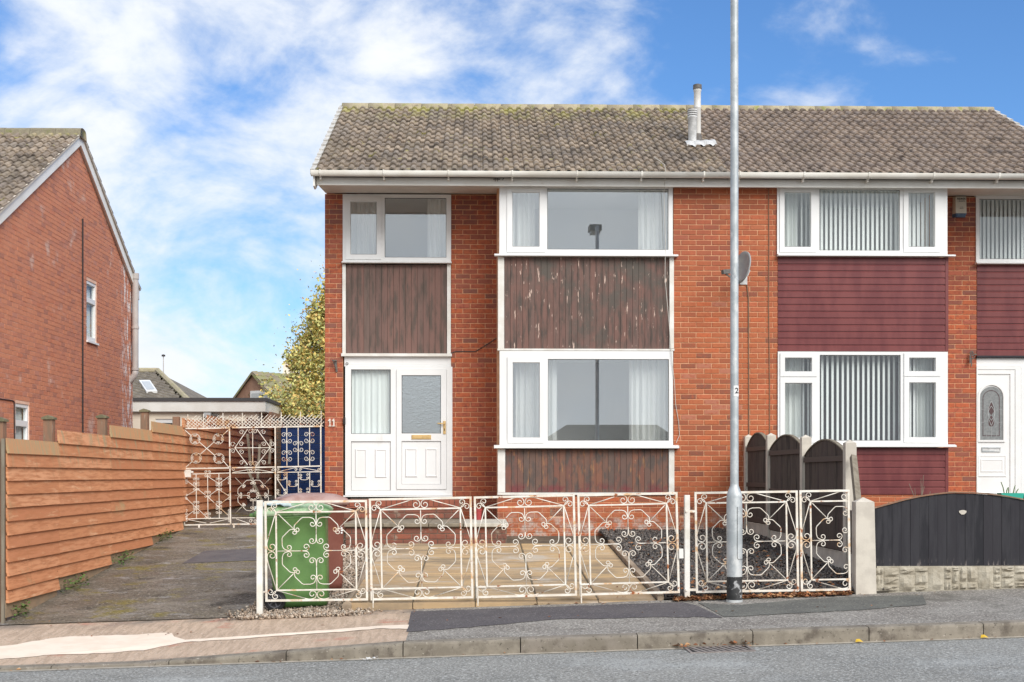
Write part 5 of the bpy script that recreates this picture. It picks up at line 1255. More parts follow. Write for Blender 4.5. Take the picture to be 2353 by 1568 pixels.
# gates across the drive ---------------------------------------------------------
YG = 19.75
def Gp(cx, cy): p = P(392 + cx/5.118, 919.2 + cy/5.118, YG); return (p.x, p.z)
KS = 1/5.118/ (F/YG)
def gline(mb, pts, r=.0065): mb.tube([(Gp(*p)[0], YG + .002, Gp(*p)[1]) for p in pts], r, 5)
def gbar(mb, a, b, w=.018):
    p, q = Gp(*a), Gp(*b); mb.bar((p[0], YG, p[1]), (q[0], YG, q[1]), w, w*.8)
def gspiral(mb, cx, cy, rr_, a0, d=1):
    x, z = Gp(cx, cy); R = rr_*KS; mb.smooth = True
    mb.tube([(px, YG, pz) for px, pz in spiral((x, z), R, a0, 1.25, d, 14)], .0050, 4)
def quad4(t, cx, cy, rr_, o):
    mb = MB()
    for sx_ in (-1, 1):
        for sy_ in (-1, 1): gspiral(mb, cx + sx_*o, cy + sy_*o, rr_, (pi if sx_ > 0 else 0), 1 if sx_*sy_ > 0 else -1)
    part('scroll_cluster', mb, 'iron', t)
def rosette(t, cx, cy, R):
    mb = MB(); mb.smooth = True
    for k in range(8):
        a = pi/8 + k*pi/4 + (.16 if k % 2 else -.16); gspiral(mb, cx + R*.78*cos(a), cy + R*.78*sin(a), R*.27, a, 1 if k % 2 else -1)
    c = [Gp(cx + R*cos(2*pi*i/16), cy + R*sin(2*pi*i/16)) for i in range(17)]
    mb.tube([(x, YG, z) for x, z in c], .005, 4); part('rosette', mb, 'iron', t)
gb = P(450, 1205, YG)
def gate(u0c, u1c, lab): p = Gp(u0c, 1465); q = Gp(u1c, 1465); return thing('driveway_gate', lab, 'gate', ((p[0]+q[0])/2, YG, p[1]), 'tall white gates across the drive')
GL = gate(155, 700, 'left leaf of the tall white gates, with four rosettes on crossed bars')
mb = MB(); gbar(mb, (160, 335), (163, 1475)); gbar(mb, (693, 330), (706, 1465)); gbar(mb, (160, 808), (700, 800)); gbar(mb, (160, 338), (693, 330)); gbar(mb, (240, 873), (700, 860), .012); gbar(mb, (165, 1400), (706, 1390), .012); gbar(mb, (165, 1472), (706, 1462)); part('frame', mb, 'iron', GL)
for a, b in (((168, 355), (245, 425)), ((335, 495), (520, 655)), ((615, 715), (690, 800)), ((690, 345), (612, 415)), ((512, 495), (350, 640)), ((255, 725), (170, 800))):
    mb = MB(); gline(mb, (a, b)); part('crossed_bar', mb, 'iron', GL)
for c_ in ((286, 460), (560, 460), (300, 685), (568, 690)): rosette(GL, *c_, 62)
for x_ in (300, 435, 568): mb = MB(); gbar(mb, (x_, 870), (x_ + 5, 1395), .010); part('upright', mb, 'iron', GL)
for x_, ys_ in ((300, (985, 1260)), (435, (900, 1140, 1395)), (568, (985, 1260))):
    for y_ in ys_: quad4(GL, x_, y_ - 30, 17, 22); quad4(GL, x_, y_ + 42, 17, 22) if y_ in (985, 1260) else None
for x_, s in ((182, 1), (690, -1)):
    for y_ in (955, 1140, 1320, 1400): mb = MB(); gspiral(mb, x_, y_ - 22, 18, 0 if s < 0 else pi, s); gspiral(mb, x_, y_ + 22, 18, 0 if s < 0 else pi, -s); part('edge_scroll', mb, 'iron', GL)
for pts in (((165,930),(435,1140)), ((165,1140),(300,1060)), ((165,1140),(435,1390)), ((165,1385),(300,1285)), ((435,900),(568,985)), ((568,1055),(700,1140)), ((435,1140),(568,1045)), ((435,1140),(690,1370)), ((700,1140),(568,1235)), ((568,985),(690,900)), ((210,1410),(420,1450)), ((460,1450),(690,1400))):
    mb = MB(); gline(mb, pts, .005); part('crossed_bar', mb, 'iron', GL)
part('lock_box', MB().cbox(Gp(148,0)[0], Gp(245,0)[0], YG - .06, YG - .018, Gp(0,912)[1], Gp(0,822)[1], .006).cbox(Gp(246,0)[0], Gp(272,0)[0], YG - .05, YG - .018, Gp(0,862)[1], Gp(0,838)[1], .004), 'iron_post', GL)
for x_ in (335, 745): part('drop_foot', MB().box(Gp(x_-9,0)[0], Gp(x_+9,0)[0], YG-.01, YG+.01, Gp(0,1505)[1], Gp(0,1474)[1]), 'iron', GL)
GM = gate(706, 1232, 'middle leaf of the tall white gates, with a diamond of bars over a scroll ring')
mb = MB(); gbar(mb, (722, 328), (1768, 312), .016); gbar(mb, (1230, 325), (1236, 1465)); gbar(mb, (722, 798), (1225, 790)); gbar(mb, (722, 860), (1225, 853), .012); gbar(mb, (722, 1388), (1232, 1385), .012); gbar(mb, (722, 1462), (1232, 1458)); part('frame', mb, 'iron', GM)
for pts in (((905,345),(755,565)), ((755,565),(905,765)), ((1015,345),(1172,560)), ((1172,560),(1000,785)), ((752,565),(1175,563)), ((965,335),(965,735))):
    mb = MB(); gline(mb, pts, .0065); part('diamond_bar', mb, 'iron', GM)
for (x_, y_, s) in ((835,382,1),(1090,380,-1),(730,525,1),(1195,522,-1),(730,602,-1),(1195,600,1),(833,522,1),(1095,522,-1),(835,615,-1),(1095,612,1),(835,740,1),(1095,738,-1),(940,752,-1),(993,752,1),(940,372,1),(990,372,-1)):
    mb = MB(); gspiral(mb, x_, y_, 30, 0 if s > 0 else pi, s); part('scroll', mb, 'iron', GM)
def to_g(x, z, cx=970, cy=1125, s=545): return (cx + x*s, cy - z*s)
for q in range(4):
    ca, sa = round(cos(q*pi/2)), round(sin(q*pi/2))
    for m_ in (1, -1):
        for si, st in enumerate(motif()):
            if si < 2: continue
            pts = [(m_*x, z) for x, z in st]; pts = [(x*ca - z*sa, x*sa + z*ca) for x, z in pts]; pts = [to_g(*p) for p in pts]
            mb = MB(); mb.smooth = True; gline(mb, pts[::2] if len(pts) > 12 else pts, .005); part(('', '', 'cross_bar', 'ring_scroll', 'rosette_scroll', 'corner_bar')[si], mb, 'iron', GM)
mb = MB()
for s in (-1, 1):
    gline(mb, ((970, 812), (970 + s*240, 853)), .005); gline(mb, ((970 + s*30, 1460), (970 + s*200, 1400)), .005); gspiral(mb, 970 + s*25, 830, 22, 0, s); gspiral(mb, 970 + s*27, 1425, 24, 0, -s); gspiral(mb, 970 + s*235, 820, 20, pi, s)
part('rail_scroll', mb, 'iron', GM)
GR = gate(1240, 1770, 'right leaf of the tall white gates in front of the blue garage door')
mb = MB(); gbar(mb, (1766, 290), (1770, 1465)); gbar(mb, (1252, 790), (1766, 778)); gbar(mb, (1252, 853), (1766, 845), .012); gbar(mb, (1252, 1385), (1766, 1380), .012); gbar(mb, (1252, 1458), (1766, 1452)); part('frame', mb, 'iron', GR)
for x_ in (1366, 1500, 1634): mb = MB(); gbar(mb, (x_, 325), (x_ + 2, 775), .011); part('upright', mb, 'iron', GR); mb = MB(); gbar(mb, (x_ + 2, 855), (x_ + 5, 1380), .011); part('upright', mb, 'iron', GR)
for c_ in ((1366, 447), (1632, 443), (1500, 550), (1367, 660), (1632, 655)): quad4(GR, *c_, 30, 35)
for xa, ya in ((1240, 900), (1375, 978), (1508, 900), (1642, 978), (1240, 1080), (1508, 1068), (1375, 1160), (1642, 1160), (1240, 1250), (1508, 1245)):
    mb = MB(); mb.smooth = True; gline(mb, smooth([(xa + 12, ya + 5), (xa + 15, ya + 42), (xa + 110, ya + 42), (xa + 118, ya + 5)]), .0048)
    for s in (0, 1):
        gspiral(mb, xa + 20 + s*82, ya - 18, 16, 0, 1 if s else -1); gspiral(mb, xa + 20 + s*82, ya + 18, 16, 0, -1 if s else 1)
    part('scroll_cluster', mb, 'iron', GR)
mb = MB(); gline(mb, ((1252, 930), (1370, 1110)), .006); gline(mb, ((1500, 790), (1250, 850)), .005); gline(mb, ((1500, 790), (1740, 835)), .005)
for x_ in (1262, 1475, 1525, 1742): gspiral(mb, x_, 822, 18, 0, 1)
part('brace', mb, 'iron', GR)
TRL = thing('trellis_strip', 'strip of white crossed metal spikes along the top of the tall gates', 'trellis', (Gp(965, 0)[0], YG, Gp(0, 325)[1]))
r9 = random.Random(6)
for k in range(0, 38):
    xa = 165 + k*44; t0 = 328 - (xa-165)*.010
    L1_ = r9.uniform(120, 150); q = min(L1_, 1805 - xa)
    if q > 30: mb = MB(); gline(mb, ((xa, t0), (xa + q*.98, t0 - q)), .0055); part('spike', mb, 'iron', TRL)
    L2_ = r9.uniform(100, 150); q = min(L2_, xa - 165)
    if q > 30: mb = MB(); p_ = [(Gp(xa, t0)[0], YG + .012, Gp(xa, t0)[1]), (Gp(xa - q*1.0, t0 - q*.8)[0], YG + .012, Gp(xa - q, t0 - q*.8)[1])]; mb.tube(p_, .0055, 5); part('spike', mb, 'iron', TRL)
for i_, (x_, y_) in enumerate(((202,170),(387,165),(615,155),(843,155),(1070,150),(1300,145),(1527,140),(1770,128))): mb = MB(); gline(mb, ((x_, 325), (x_, y_)), .0065); part('upright', mb, 'iron', TRL)
# broken timbers leaning behind the middle leaf
for i_, (a, b) in enumerate((((905,400),(940,760)), ((880,765),(1120,1230)), ((1050,530),(1050,930)), ((1180,470),(1185,760)))):
    p, q = Gp(*a), Gp(*b); D2 = YG + .35 + i_*.2
    k = D2/YG; p3 = Vector((p[0]*k, D2, EYE + (p[1]-EYE)*k)); q3 = Vector((q[0]*k, D2 - (.2 if i_ else 0), EYE + (q[1]-EYE)*k))
    single('timber_post', MB().bar(p3, q3, .035, .035), 'post_grey', ('thin grey stake standing behind the diamond of the middle gate', 'long grey stake leaning diagonally behind the middle gate', 'short upright grey stake right of the diagonal one', 'thin grey stake in front of the far end of the orange fence')[i_], 'stake')

# ================================================================== BACKGROUND LEFT
gar = thing('garage', 'garage with a dark blue door at the end of the drive', 'garage', (-3.0, 28.3, .9))
gx0 = P(645, 1000, 28).x; gx1 = -1.9; gz1 = P(690, 981, 28).z; gz0 = .75
x_ = P(630, 1000, 28).x
pw = MB(); pw.box(x_, gx0 - .002, 28.0, 28.3, .7, gz1 + .12); pp = part('pier', pw, 'mortar', gar)
for p in lay([(x_, gx0 - .002, .7, gz1 + .1)], .01, .03):
    mb = MB(); mb.cur = rr.random(); mb.cbox(p[0], p[1], 27.992, 28.02, p[2], p[3], .003); part('brick', mb, 'grey_brick', pp)
dr_ = part('door', MB().box(gx0, gx1, 28.06, 28.1, gz0, gz1), 'blue_door', gar)
z = gz0
while z < gz1 - .05:
    part('door_panel', MB().cbox(gx0 + .004, gx1, 28.045, 28.06, z + .008, min(z + .158, gz1), .006), 'blue_door', dr_); part('panel_edge', MB().box(gx0 + .004, gx1, 28.043, 28.058, z - .002, z + .006), 'blue_line', dr_); z += .166
part('lintel', MB().box(gx0, gx1 + .2, 28.0, 28.3, gz1 + .002, gz1 + .12), 'felt', gar)
part('side_wall', MB().box(x_ + .01, gx0 - .01, 28.3, 32.4, .7, gz1 + .1).box(gx1, gx1 + .2, 28.0, 32.4, .7, gz1).box(gx0, gx1, 32.2, 32.4, .7, gz1), 'far_brick', gar)
part('roof', MB().box(x_ - .05, gx1 + .25, 28.05, 32.5, gz1 + .122, gz1 + .19), 'felt', gar)
# old dark fence beyond the garage
of = thing('board_fence', 'old grey vertical board fence below the autumn tree', 'fence', (P(715, 950, 33.5).x, 33.5, .9))
x = P(672, 950, 33.5).x; i_ = 0
while x < -2.2:
    zt_ = P(710, 941, 33.5).z + .02*sin(i_*2.1) + .015*(x+4)
    mb = MB(); mb.cur = rr.random(); mb.box(x + .004, x + .136, 33.5 + (.012 if i_ % 2 else 0), 33.52 + (.012 if i_ % 2 else 0), .9, zt_); part('board', mb, 'old_fence', of); x += .14; i_ += 1
# cream flat-roofed extension
ex = thing('flat_roof_extension', 'cream rendered flat roofed extension with deep white fascia', 'building', (-8, 30, .8))
xe = P(598, 930, 30.4).x; ze0 = P(450, 946, 30).z; ze1 = P(450, 922, 30).z
EW = RX(357, 963, 411, 1010, 30.1)
mb = MB(); mb.plate((-14, xe, .7, ze0 + .05), [(EW[0], EW[1], EW[2]-.3, EW[3])], 30.1, 30.3, 0); mb.box(xe - .2, xe - .001, 30.301, 34.5, .7, ze0 + .05); part('wall', mb, 'cream', ex)
part('corner_pier', MB().box(xe + .002, xe + .25, 30.5, 34.4, .7, ze0 + .02), 'far_brick', ex)
xo = P(610, 920, 30).x
part('fascia', MB().box(-14.2, xo, 30.0, 30.04, ze0, ze1 + .0), 'fascia', ex); part('fascia', MB().box(xo - .04, xo, 30.041, 35.0, ze0, ze1), 'fascia', ex)
part('roof_edge', MB().box(-14.2, xo + .03, 29.97, 35.05, ze1 + .001, ze1 + .075), 'felt', ex)
part('soffit', MB().box(-14.2, xo - .041, 30.041, 34.9, ze0 - .02, ze0 - .001), 'soffit', ex)
wf = part('window', MB().plate((EW[0], EW[1], EW[2]-.3, EW[3]), [(EW[0]+.07, EW[1]-.07, EW[2]-.25, EW[3]-.09)], 30.12, 30.2, .005), 'upvc', ex)
part('pane', MB().box(EW[0]+.07, EW[1]-.07, 30.16, 30.165, EW[2]-.25, EW[3]-.09), 'glass_n', wf); part('blind', MB().box(EW[0]+.07, EW[1]-.07, 30.25, 30.26, EW[2]-.25, EW[3]-.09), 'room', wf)
p = P(485, 955, 30.3); fl_ = thing('floodlight', 'small grey floodlight under the white fascia of the cream extension', 'light', (p.x, 30.4, p.z - .1))
part('housing', MB().cbox(p.x-.12, p.x+.08, 29.95, 30.03, p.z-.06, p.z+.06, .01), 'dark_metal', fl_); part('diffuser', MB().box(p.x-.10, p.x+.06, 29.944, 29.949, p.z-.045, p.z+.045), 'lamp_glass', fl_); part('arm', MB().box(p.x+.081, p.x+.22, 30.0, 30.1, p.z-.05, p.z+.02), 'dark_metal', fl_)
# bungalow roof with rooflight
bg_ = thing('bungalow', 'brown tiled hipped roof with a rooflight behind the extension', 'house', (-15, 46, .5))
E1, R1 = 44.0, 49.0; ez_ = P(430, 927, E1).z; rz_ = P(362, 855, R1).z; xr = P(362, 855, R1).x; xE = P(436, 927, E1).x
bp = atan2(rz_ - ez_, R1 - E1)
mb = MB(); mb.cur = .5
mb.add([(-24, E1, ez_), (xE, E1, ez_), (xr, R1, rz_), (-24, R1, rz_), (xE, 2*R1-E1, ez_), (-24, 2*R1-E1, ez_)], [(0,1,2,3), (1,4,2), (4,5,3,2)]); rfb = part('roof', mb, 'far_tile', bg_)
mb = MB(); c, s = cos(bp), sin(bp); sl = (R1-E1)/c; nr = int(sl/.33)
for j in range(nr):
    d = j*.33; y = E1 + d*c; z = ez_ + d*s; xm = xE + (xr - xE)*(d/sl) - .2; x = -22.
    while x < xm:
        mb.cur = rr.random(); w = min(.33, xm - x); vs = []; 
        for (t, hh) in ((0, .05), (.34, .012)):
            for k, h2 in ((0, .0), (.10, .0), (.15, .045), (.24, .05), (.30, .01), (.33, 0)):
                if k > w: k = w
                vs.append((x + k, y + t*c - (hh+h2)*s, z + t*s + (hh+h2)*c))
        n6 = 6; vs += [(v[0], v[1] + .0, v[2] - .035) for v in vs[:6]]
        mb.add(vs, [(i, i+1, n6+i+1, n6+i) for i in range(5)] + [(12+i, 12+i+1, i+1, i) for i in range(5)]); x += .33
part('tiles', mb, 'far_tile', rfb, kind='stuff')
mb = MB(); mb.tube([(xE + .02, E1 - .05, ez_ + .03), (xr, R1, rz_ + .05)], .11, 8); mb.tube([(xr, R1, rz_ + .05), (-24, R1, rz_ + .05)], .11, 8); part('ridge_tiles', mb, 'ridge', rfb)
def onr(u, v):
    y = E1
    for _ in range(30):
        q = P(u, v, y); zz = ez_ + (y - E1)*tan(bp); y += (q.z - zz) * 1.5 if abs(q.z-zz) > 1e-4 else 0; y = cl(y, E1, R1)
    return Vector((P(u, v, y).x, y, ez_ + (y - E1)*tan(bp)))
q4 = [onr(*t) for t in ((320, 881), (345, 881), (362, 906), (337, 907))]; nrm = Vector((0, -s, c))
up_ = nrm * .12
mb = MB(); mb.add([v + nrm*.02 for v in q4] + [v + up_ for v in q4], [(0,1,5,4),(1,2,6,5),(2,3,7,6),(3,0,4,7),(4,5,6,7)]); rl = part('rooflight', mb, 'upvc', bg_)
ctr = sum(q4, Vector()) / 4; part('pane', MB().add([ctr + (v-ctr)*.72 + up_ + nrm*.01 for v in q4], [(0,1,2,3)]), 'lamp_glass', rl)
part('wall', MB().box(-23.5, xE - .4, E1 + .4, 2*R1-E1-.4, .2, ez_ + .02), 'far_brick', bg_)
p = P(375.5, 855, 50); ant = thing('aerial', 'thin aerial mast standing up behind the bungalow roof', 'aerial', (p.x, 50, 4.0)); zt_ = P(375.5, 820, 50).z
part('mast', MB().tube([(p.x, 50, 3.5), (p.x, 50, zt_)], .018, 6), 'pipe', ant); part('head', MB().lathe([(0, zt_), (.07, zt_+.01), (.07, zt_+.07), (0, zt_+.09)], (p.x, 50, 0), 8), 'wire', ant)
# gabled brick house beyond
hg = thing('brick_house', 'small far brick gable with mossy roof half hidden by the tree', 'house', (-9.5, 50, .5)); A_ = radians(-38)
hz = P(583, 855, 50).z; hx = P(583, 855, 50).x
Rm = Matrix.Rotation(A_, 4, 'Z'); 
def T(x, y, z): v = Rm @ Vector((x, y, 0)); return (hx + v.x, 50 + v.y, z)
hw = 2.7; hl = 8.0; he = hz - 2.45
def tadd(mb, vs, fs): mb.add([T(*v) for v in vs], fs)
mb = MB(); tadd(mb, [(-hw,0,.3),(hw,0,.3),(hw,0,he),(0,0,hz-.06),(-hw,0,he),(-hw,hl,.3),(hw,hl,.3),(hw,hl,he),(0,hl,hz-.06),(-hw,hl,he)], [(0,1,2,3,4),(1,6,7,2),(5,0,4,9),(6,5,9,8,7)]); wg = part('wall', mb, 'far_brick', hg)
mb = MB(); mb.cur = .5; o_ = .12; sl_ = (hz - he)/hw
tadd(mb, [(-hw-.2,-o_,he-.2*sl_),(0,-o_,hz),(hw+.2,-o_,he-.2*sl_),(-hw-.2,hl,he-.2*sl_),(0,hl,hz),(hw+.2,hl,he-.2*sl_),(-hw-.2,-o_,he-.2*sl_-.1),(0,-o_,hz-.1),(hw+.2,-o_,he-.2*sl_-.1)], [(0,1,4,3),(1,2,5,4),(0,6,7,1),(1,7,8,2)]); rg = part('roof', mb, 'far_tile_green', hg)
mb = MB()
ss = math.hypot(hw+.2, (hw+.2)*sl_); nj = int(ss/.3); ni = int(hl/.3)
for j in range(nj):
    t0, t1 = j/nj, (j+1.05)/nj
    for i in range(ni):
        mb.cur = rr.random(); xa, xb = (hw+.2)*(1-t0), max(0, (hw+.2)*(1-t1)); za, zb = he-.2*sl_ + ((hw+.2)*sl_)*t0, min(hz, he-.2*sl_ + ((hw+.2)*sl_)*t1); ya = -o_ + i*.3
        tadd(mb, [(xa, ya+.01, za+.06), (xa, ya+.29, za+.09), (xb, ya+.29, zb+.05), (xb, ya+.01, zb+.02), (xa, ya+.01, za+.0), (xa, ya+.29, za+.0)], [(0,1,2,3),(4,5,1,0)])
part('tiles', mb, 'far_tile_green', rg, kind='stuff')
wz0 = P(588, 918, 49.8).z; wz1 = P(588, 898, 49.8).z
mb = MB(); tadd(mb, [(-.15,-.04,wz0-.4),(1.05,-.04,wz0-.4),(1.05,-.04,wz1),(-.15,-.04,wz1)], [(0,1,2,3)]); tadd(mb, [(-.15,-.04,wz1),(1.05,-.04,wz1),(1.05,.1,wz1),(-.15,.1,wz1)], [(0,1,2,3)]); wn_ = part('window', mb, 'upvc', hg)
for a, b in ((-.07, .55), (.65, .98)): mb = MB(); tadd(mb, [(a,-.05,wz0-.4),(b,-.05,wz0-.4),(b,-.05,wz1-.09),(a,-.05,wz1-.09)], [(0,1,2,3)]); part('pane', mb, 'lamp_glass', wn_)
cz1 = P(668, 833, 54).z; mb = MB(); p = P(668, 850, 54); mb.box(p.x-.28, p.x+.28, 53.8, 54.4, 3.5, cz1); part('chimney', mb, 'cream', hg)

# autumn tree
tree = thing('autumn_tree', 'tree with yellow and green autumn leaves beside the house wall', 'tree', (-3.7, 33, .9)); TY = 33.0
mb = MB(); mb.smooth = True; r2 = random.Random(12); tx = -3.50
mb.tube([(tx, TY, .8), (tx+.05, TY, 2.4), (tx-.03, TY, 3.8), (tx+.02, TY, 5.2)], .14, 8, .05)
tw = []
for k in range(46):
    z = r2.uniform(1.8, 5.4); a = r2.uniform(0, 6.28); L_ = r2.uniform(.7, 1.7) * (1 - .45*abs(z-3.2)/2.6); L_ *= 1.0
    e = Vector((tx + L_*cos(a), TY + L_*sin(a), z + L_*r2.uniform(.25, .8))); s0 = Vector((tx, TY, z)); mid = (s0+e)/2 + Vector((r2.uniform(-.15,.15), r2.uniform(-.15,.15), -.06))
    mb.tube([s0, mid, e], .022, 5, .006); tw.append((s0, mid, e))
part('trunk', mb, 'bark', tree)
lm = MB()
def leaf(c, s):
    lm.cur = r2.random(); a = Vector((r2.gauss(0,1), r2.gauss(0,1), r2.gauss(0,1))).normalized(); b = a.cross(Vector((r2.gauss(0,1), r2.gauss(0,1), r2.gauss(0,1)))).normalized()
    lm.add([c - a*s, c + b*s*.55, c + a*s, c - b*s*.55], [(0,1,2,3)])
def crown_r(z):                                      # ragged upright crown
    t = (z - 1.0) / 5.2
    if t < 0 or t > 1: return 0
    return 2.5 * (1 - t)**.78 * (1 - .35*(1-t)**6)
cl_ = []
for k in range(520):
    z = 1.0 + 5.2*r2.random()**1.0; R_ = crown_r(z) * (.25 + .80*sqrt(r2.random())) * r2.uniform(.82, 1.12); a = r2.uniform(0, 6.28)
    cl_.append((Vector((tx + R_*cos(a), TY + R_*sin(a), z)), r2.uniform(.10, .30)))
for c_, R_ in cl_:
    for i in range(int(500*R_)): leaf(c_ + Vector((r2.gauss(0,R_*.62), r2.gauss(0,R_*.62), r2.gauss(0,R_*.75))), r2.uniform(.032, .062))
for k in range(260):                                 # loose outlying leaves on the street-left side
    z = r2.uniform(3.2, 7.0); R_ = crown_r(min(z, 6.3)) + abs(r2.gauss(0, .38)); a = pi + r2.gauss(0, .6); leaf(Vector((tx + R_*cos(a), TY + R_*sin(a)*.6, z)), r2.uniform(.022, .04))
part('crown', lm, 'tree_leaf', tree, kind='stuff')

# ================================================================== RIGHT SIDE FENCE
SXF = 3.955
sf = thing('panel_fence', 'dark arched pale fence panels between concrete posts running up to the house', 'fence', (SXF, DF, .3))
py = [PX(u, SXF) for u in (1957, 1849, 1769, 1711)]  # posts from the street to the house
py[0], py[1], py[2], py[3] = 13.75, 15.6, 17.45, 18.9
tops = [1.775, 1.885, 1.965, 1.99]
for k, y in enumerate(py):
    z0 = g(SXF, y) - .1; hw_ = .058; ht = tops[k]
    mb = MB(); x0, x1_ = SXF - hw_, SXF + hw_; y0, y1_ = y - hw_*.9, y + hw_*.9; ap = (SXF, y, ht)
    mb.add([(x0,y0,z0),(x1_,y0,z0),(x1_,y1_,z0),(x0,y1_,z0),(x0,y0,ht-.035),(x1_,y0,ht-.035),(x1_,y1_,ht-.035),(x0,y1_,ht-.035), ap], [(0,1,5,4),(1,2,6,5),(2,3,7,6),(3,0,4,7),(4,5,8),(5,6,8),(6,7,8),(7,4,8)])
    part('concrete_post', mb, 'conc', sf)
for k in range(3):
    a, b = py[k] + .06, py[k+1] - .06; gzm = g(SXF, (a+b)/2); zb = max(g(SXF, a), g(SXF, b)) + .16 - .12*0; zt_ = tops[k] - .02 + .035; zs = zt_ - .17
    zb = g(SXF, b) + .15
    part('gravel_board', MB().box(SXF - .02, SXF + .02, a - .01, b + .01, g(SXF, a) - .12, zb), 'conc', sf)
    pn = part('rail', MB().box(SXF - .045, SXF - .012, a - .03 if k else a, b + .0, zs - .07, zs - .01), 'slat', sf)
    part('rail', MB().box(SXF - .045, SXF - .012, a, b, zb + .02, zb + .09), 'slat', sf); part('rail', MB().box(SXF - .045, SXF - .012, a, b, (zb+zs)/2 - .03, (zb+zs)/2 + .03), 'slat', sf)
    n = int((b-a)/.062); w = (b-a)/n
    for i in range(n):
        t = (i+.5)/n; zz = zs + .17*sin(pi*t)**.85; mb = MB(); mb.cur = r7.random(); y0 = a + i*w
        mb.add([(SXF-.011, y0, zb+.005), (SXF-.002, y0, zb+.005), (SXF-.002, y0+w*.86, zb+.005), (SXF-.026, y0+w*.86, zb+.005), (SXF-.008, y0, zz), (SXF-.002, y0, zz), (SXF-.002, y0+w*.86, zz), (SXF-.026, y0+w*.86, zz)],
               [(0,3,2,1),(4,5,6,7),(0,1,5,4),(1,2,6,5),(2,3,7,6),(3,0,4,7)]); part('pale', mb, 'slat', sf)
    m_ = 14; pts = [(a + (b-a)*i/m_, zs + .17*sin(pi*i/m_)**.85 if 0 < i < m_ else zs) for i in range(m_+1)]
    mb = MB(); vs = []
    for y, z in pts: vs += [(SXF-.035, y, z+.003), (SXF+.012, y, z+.003), (SXF+.012, y, z+.018), (SXF-.035, y, z+.018)]
    mb.add(vs, [(4*i+j, 4*i+(j+1)%4, 4*(i+1)+(j+1)%4, 4*(i+1)+j) for i in range(m_) for j in range(4)]); part('capping', mb, 'post_grey', sf)
# lowered last bay towards the street
a, b = DF + .12, py[0] - .06
part('gravel_board', MB().box(SXF - .02, SXF + .02, a, b, g(SXF, a) - .1, g(SXF, a) + .28), 'conc', sf)
n = 18
for i in range(n):
    y0 = a + (b-a)*i/n; mb = MB(); mb.cur = r7.random(); zz = .98; mb.box(SXF - .008, SXF + .008, y0, y0 + (b-a)/n - .004, g(SXF, a) + .285, zz + .02*(i % 3)); part('pale', mb, 'slat', sf)
for zz in (.72, 1.0): part('rail', MB().box(SXF - .04, SXF - .009, a, b, zz - .03, zz + .03), 'slat', sf)
p0 = P(1942, 1050, 13.6); p1_ = P(1975, 1165, 13.0)
single('broken_rail', MB().bar((SXF + .0, 13.62, p0.z), (P(1972, 1160, 12.9).x, 12.9, p1_.z), .06, .05), 'post_grey', 'weathered broken timber leaning from the front concrete fence post', 'timber')
# stout concrete post on the pavement line
cp = P(1986, 1367, DF); ct = P(1986, 1143, DF); hw_ = .088
mb = MB(); x0, x1_ = cp.x - hw_, cp.x + hw_; y0, y1_ = DF - .03, DF + .11; z0, z1_ = cp.z - .05, ct.z
zs = z1_ - .045; k_ = .006
mb.add([(x0,y0,z0),(x1_+.022,y0,z0),(x1_+.022,y1_,z0),(x0,y1_,z0),(x0,y0,zs),(x1_,y0,zs),(x1_,y1_,zs),(x0,y1_,zs),((x0+x1_)/2,(y0+y1_)/2,z1_)], [(0,1,5,4),(1,2,6,5),(2,3,7,6),(3,0,4,7),(4,5,8),(5,6,8),(6,7,8),(7,4,8)])
single('concrete_post', mb, 'conc', 'stout concrete post with pyramid top between the white railing and the black fence', 'post')

# black arched front fence of the neighbour
bf = thing('board_fence', 'low arched black board fence on a rockface concrete base', 'fence', (5.0, DF + .03, .3)); YB = DF + .04
xb0 = P(2008, 1250, YB).x; xb1 = xb0 + 3.0
arch = [(2007,1170),(2040,1161),(2080,1150),(2120,1141.5),(2160,1136),(2190,1133.5),(2230,1134),(2270,1137),(2310,1142),(2353,1150),(2420,1165),(2480,1180)]
def ztop(x):
    u = None
    pts = [(P(a_, b_, YB).x, P(a_, b_, YB).z) for a_, b_ in arch]
    for (xa, za), (xb_, zb_) in zip(pts, pts[1:]):
        if xa <= x <= xb_: return za + (zb_-za)*(x-xa)/(xb_-xa)
    return pts[-1][1]
zbot = lambda x: P(2100, 1302, YB).z + .012*(x - P(2100, 1302, YB).x)
x = xb0; k = 0
xend = P(2480, 1200, YB).x
while x < xend - .05:
    w = .088; xa, xb_ = x + .001, x + w - .001; mb = MB(); mb.cur = r7.random(); d = r7.uniform(-.001, .001) + (.003 if k % 2 else 0)
    mb.add([(xa,YB+d,zbot(xa)),(xb_,YB+d,zbot(xb_)),(xb_,YB+.018,zbot(xb_)),(xa,YB+.018,zbot(xa)),(xa,YB+d,ztop(xa+.002)),(xb_,YB+d,ztop(xb_-.002)),(xb_,YB+.018,ztop(xb_-.002)),(xa,YB+.018,ztop(xa+.002))], [(0,3,2,1),(4,5,6,7),(0,1,5,4),(1,2,6,5),(2,3,7,6),(3,0,4,7)])
    part('board', mb, 'black_board', bf); x += w; k += 1
mb = MB(); vs = []; n = 26
for i in range(n+1):
    x = xb0 + (xend - .02 - xb0)*i/n; z = ztop(x); vs += [(x, YB-.012, z+.002), (x, YB+.03, z+.002), (x, YB+.03, z+.014), (x, YB-.012, z+.014)]
mb.add(vs, [(4*i+j, 4*i+(j+1)%4, 4*(i+1)+(j+1)%4, 4*(i+1)+j) for i in range(n) for j in range(4)]); part('capping', mb, 'fence_post', bf)
part('rail', MB().box(xb0, xend, YB + .02, YB + .06, .95, 1.02), 'black_board', bf); part('rail', MB().box(xb0, xend, YB + .02, YB + .06, .62, .69), 'black_board', bf)
xs1 = P(2012, 1330, YB).x
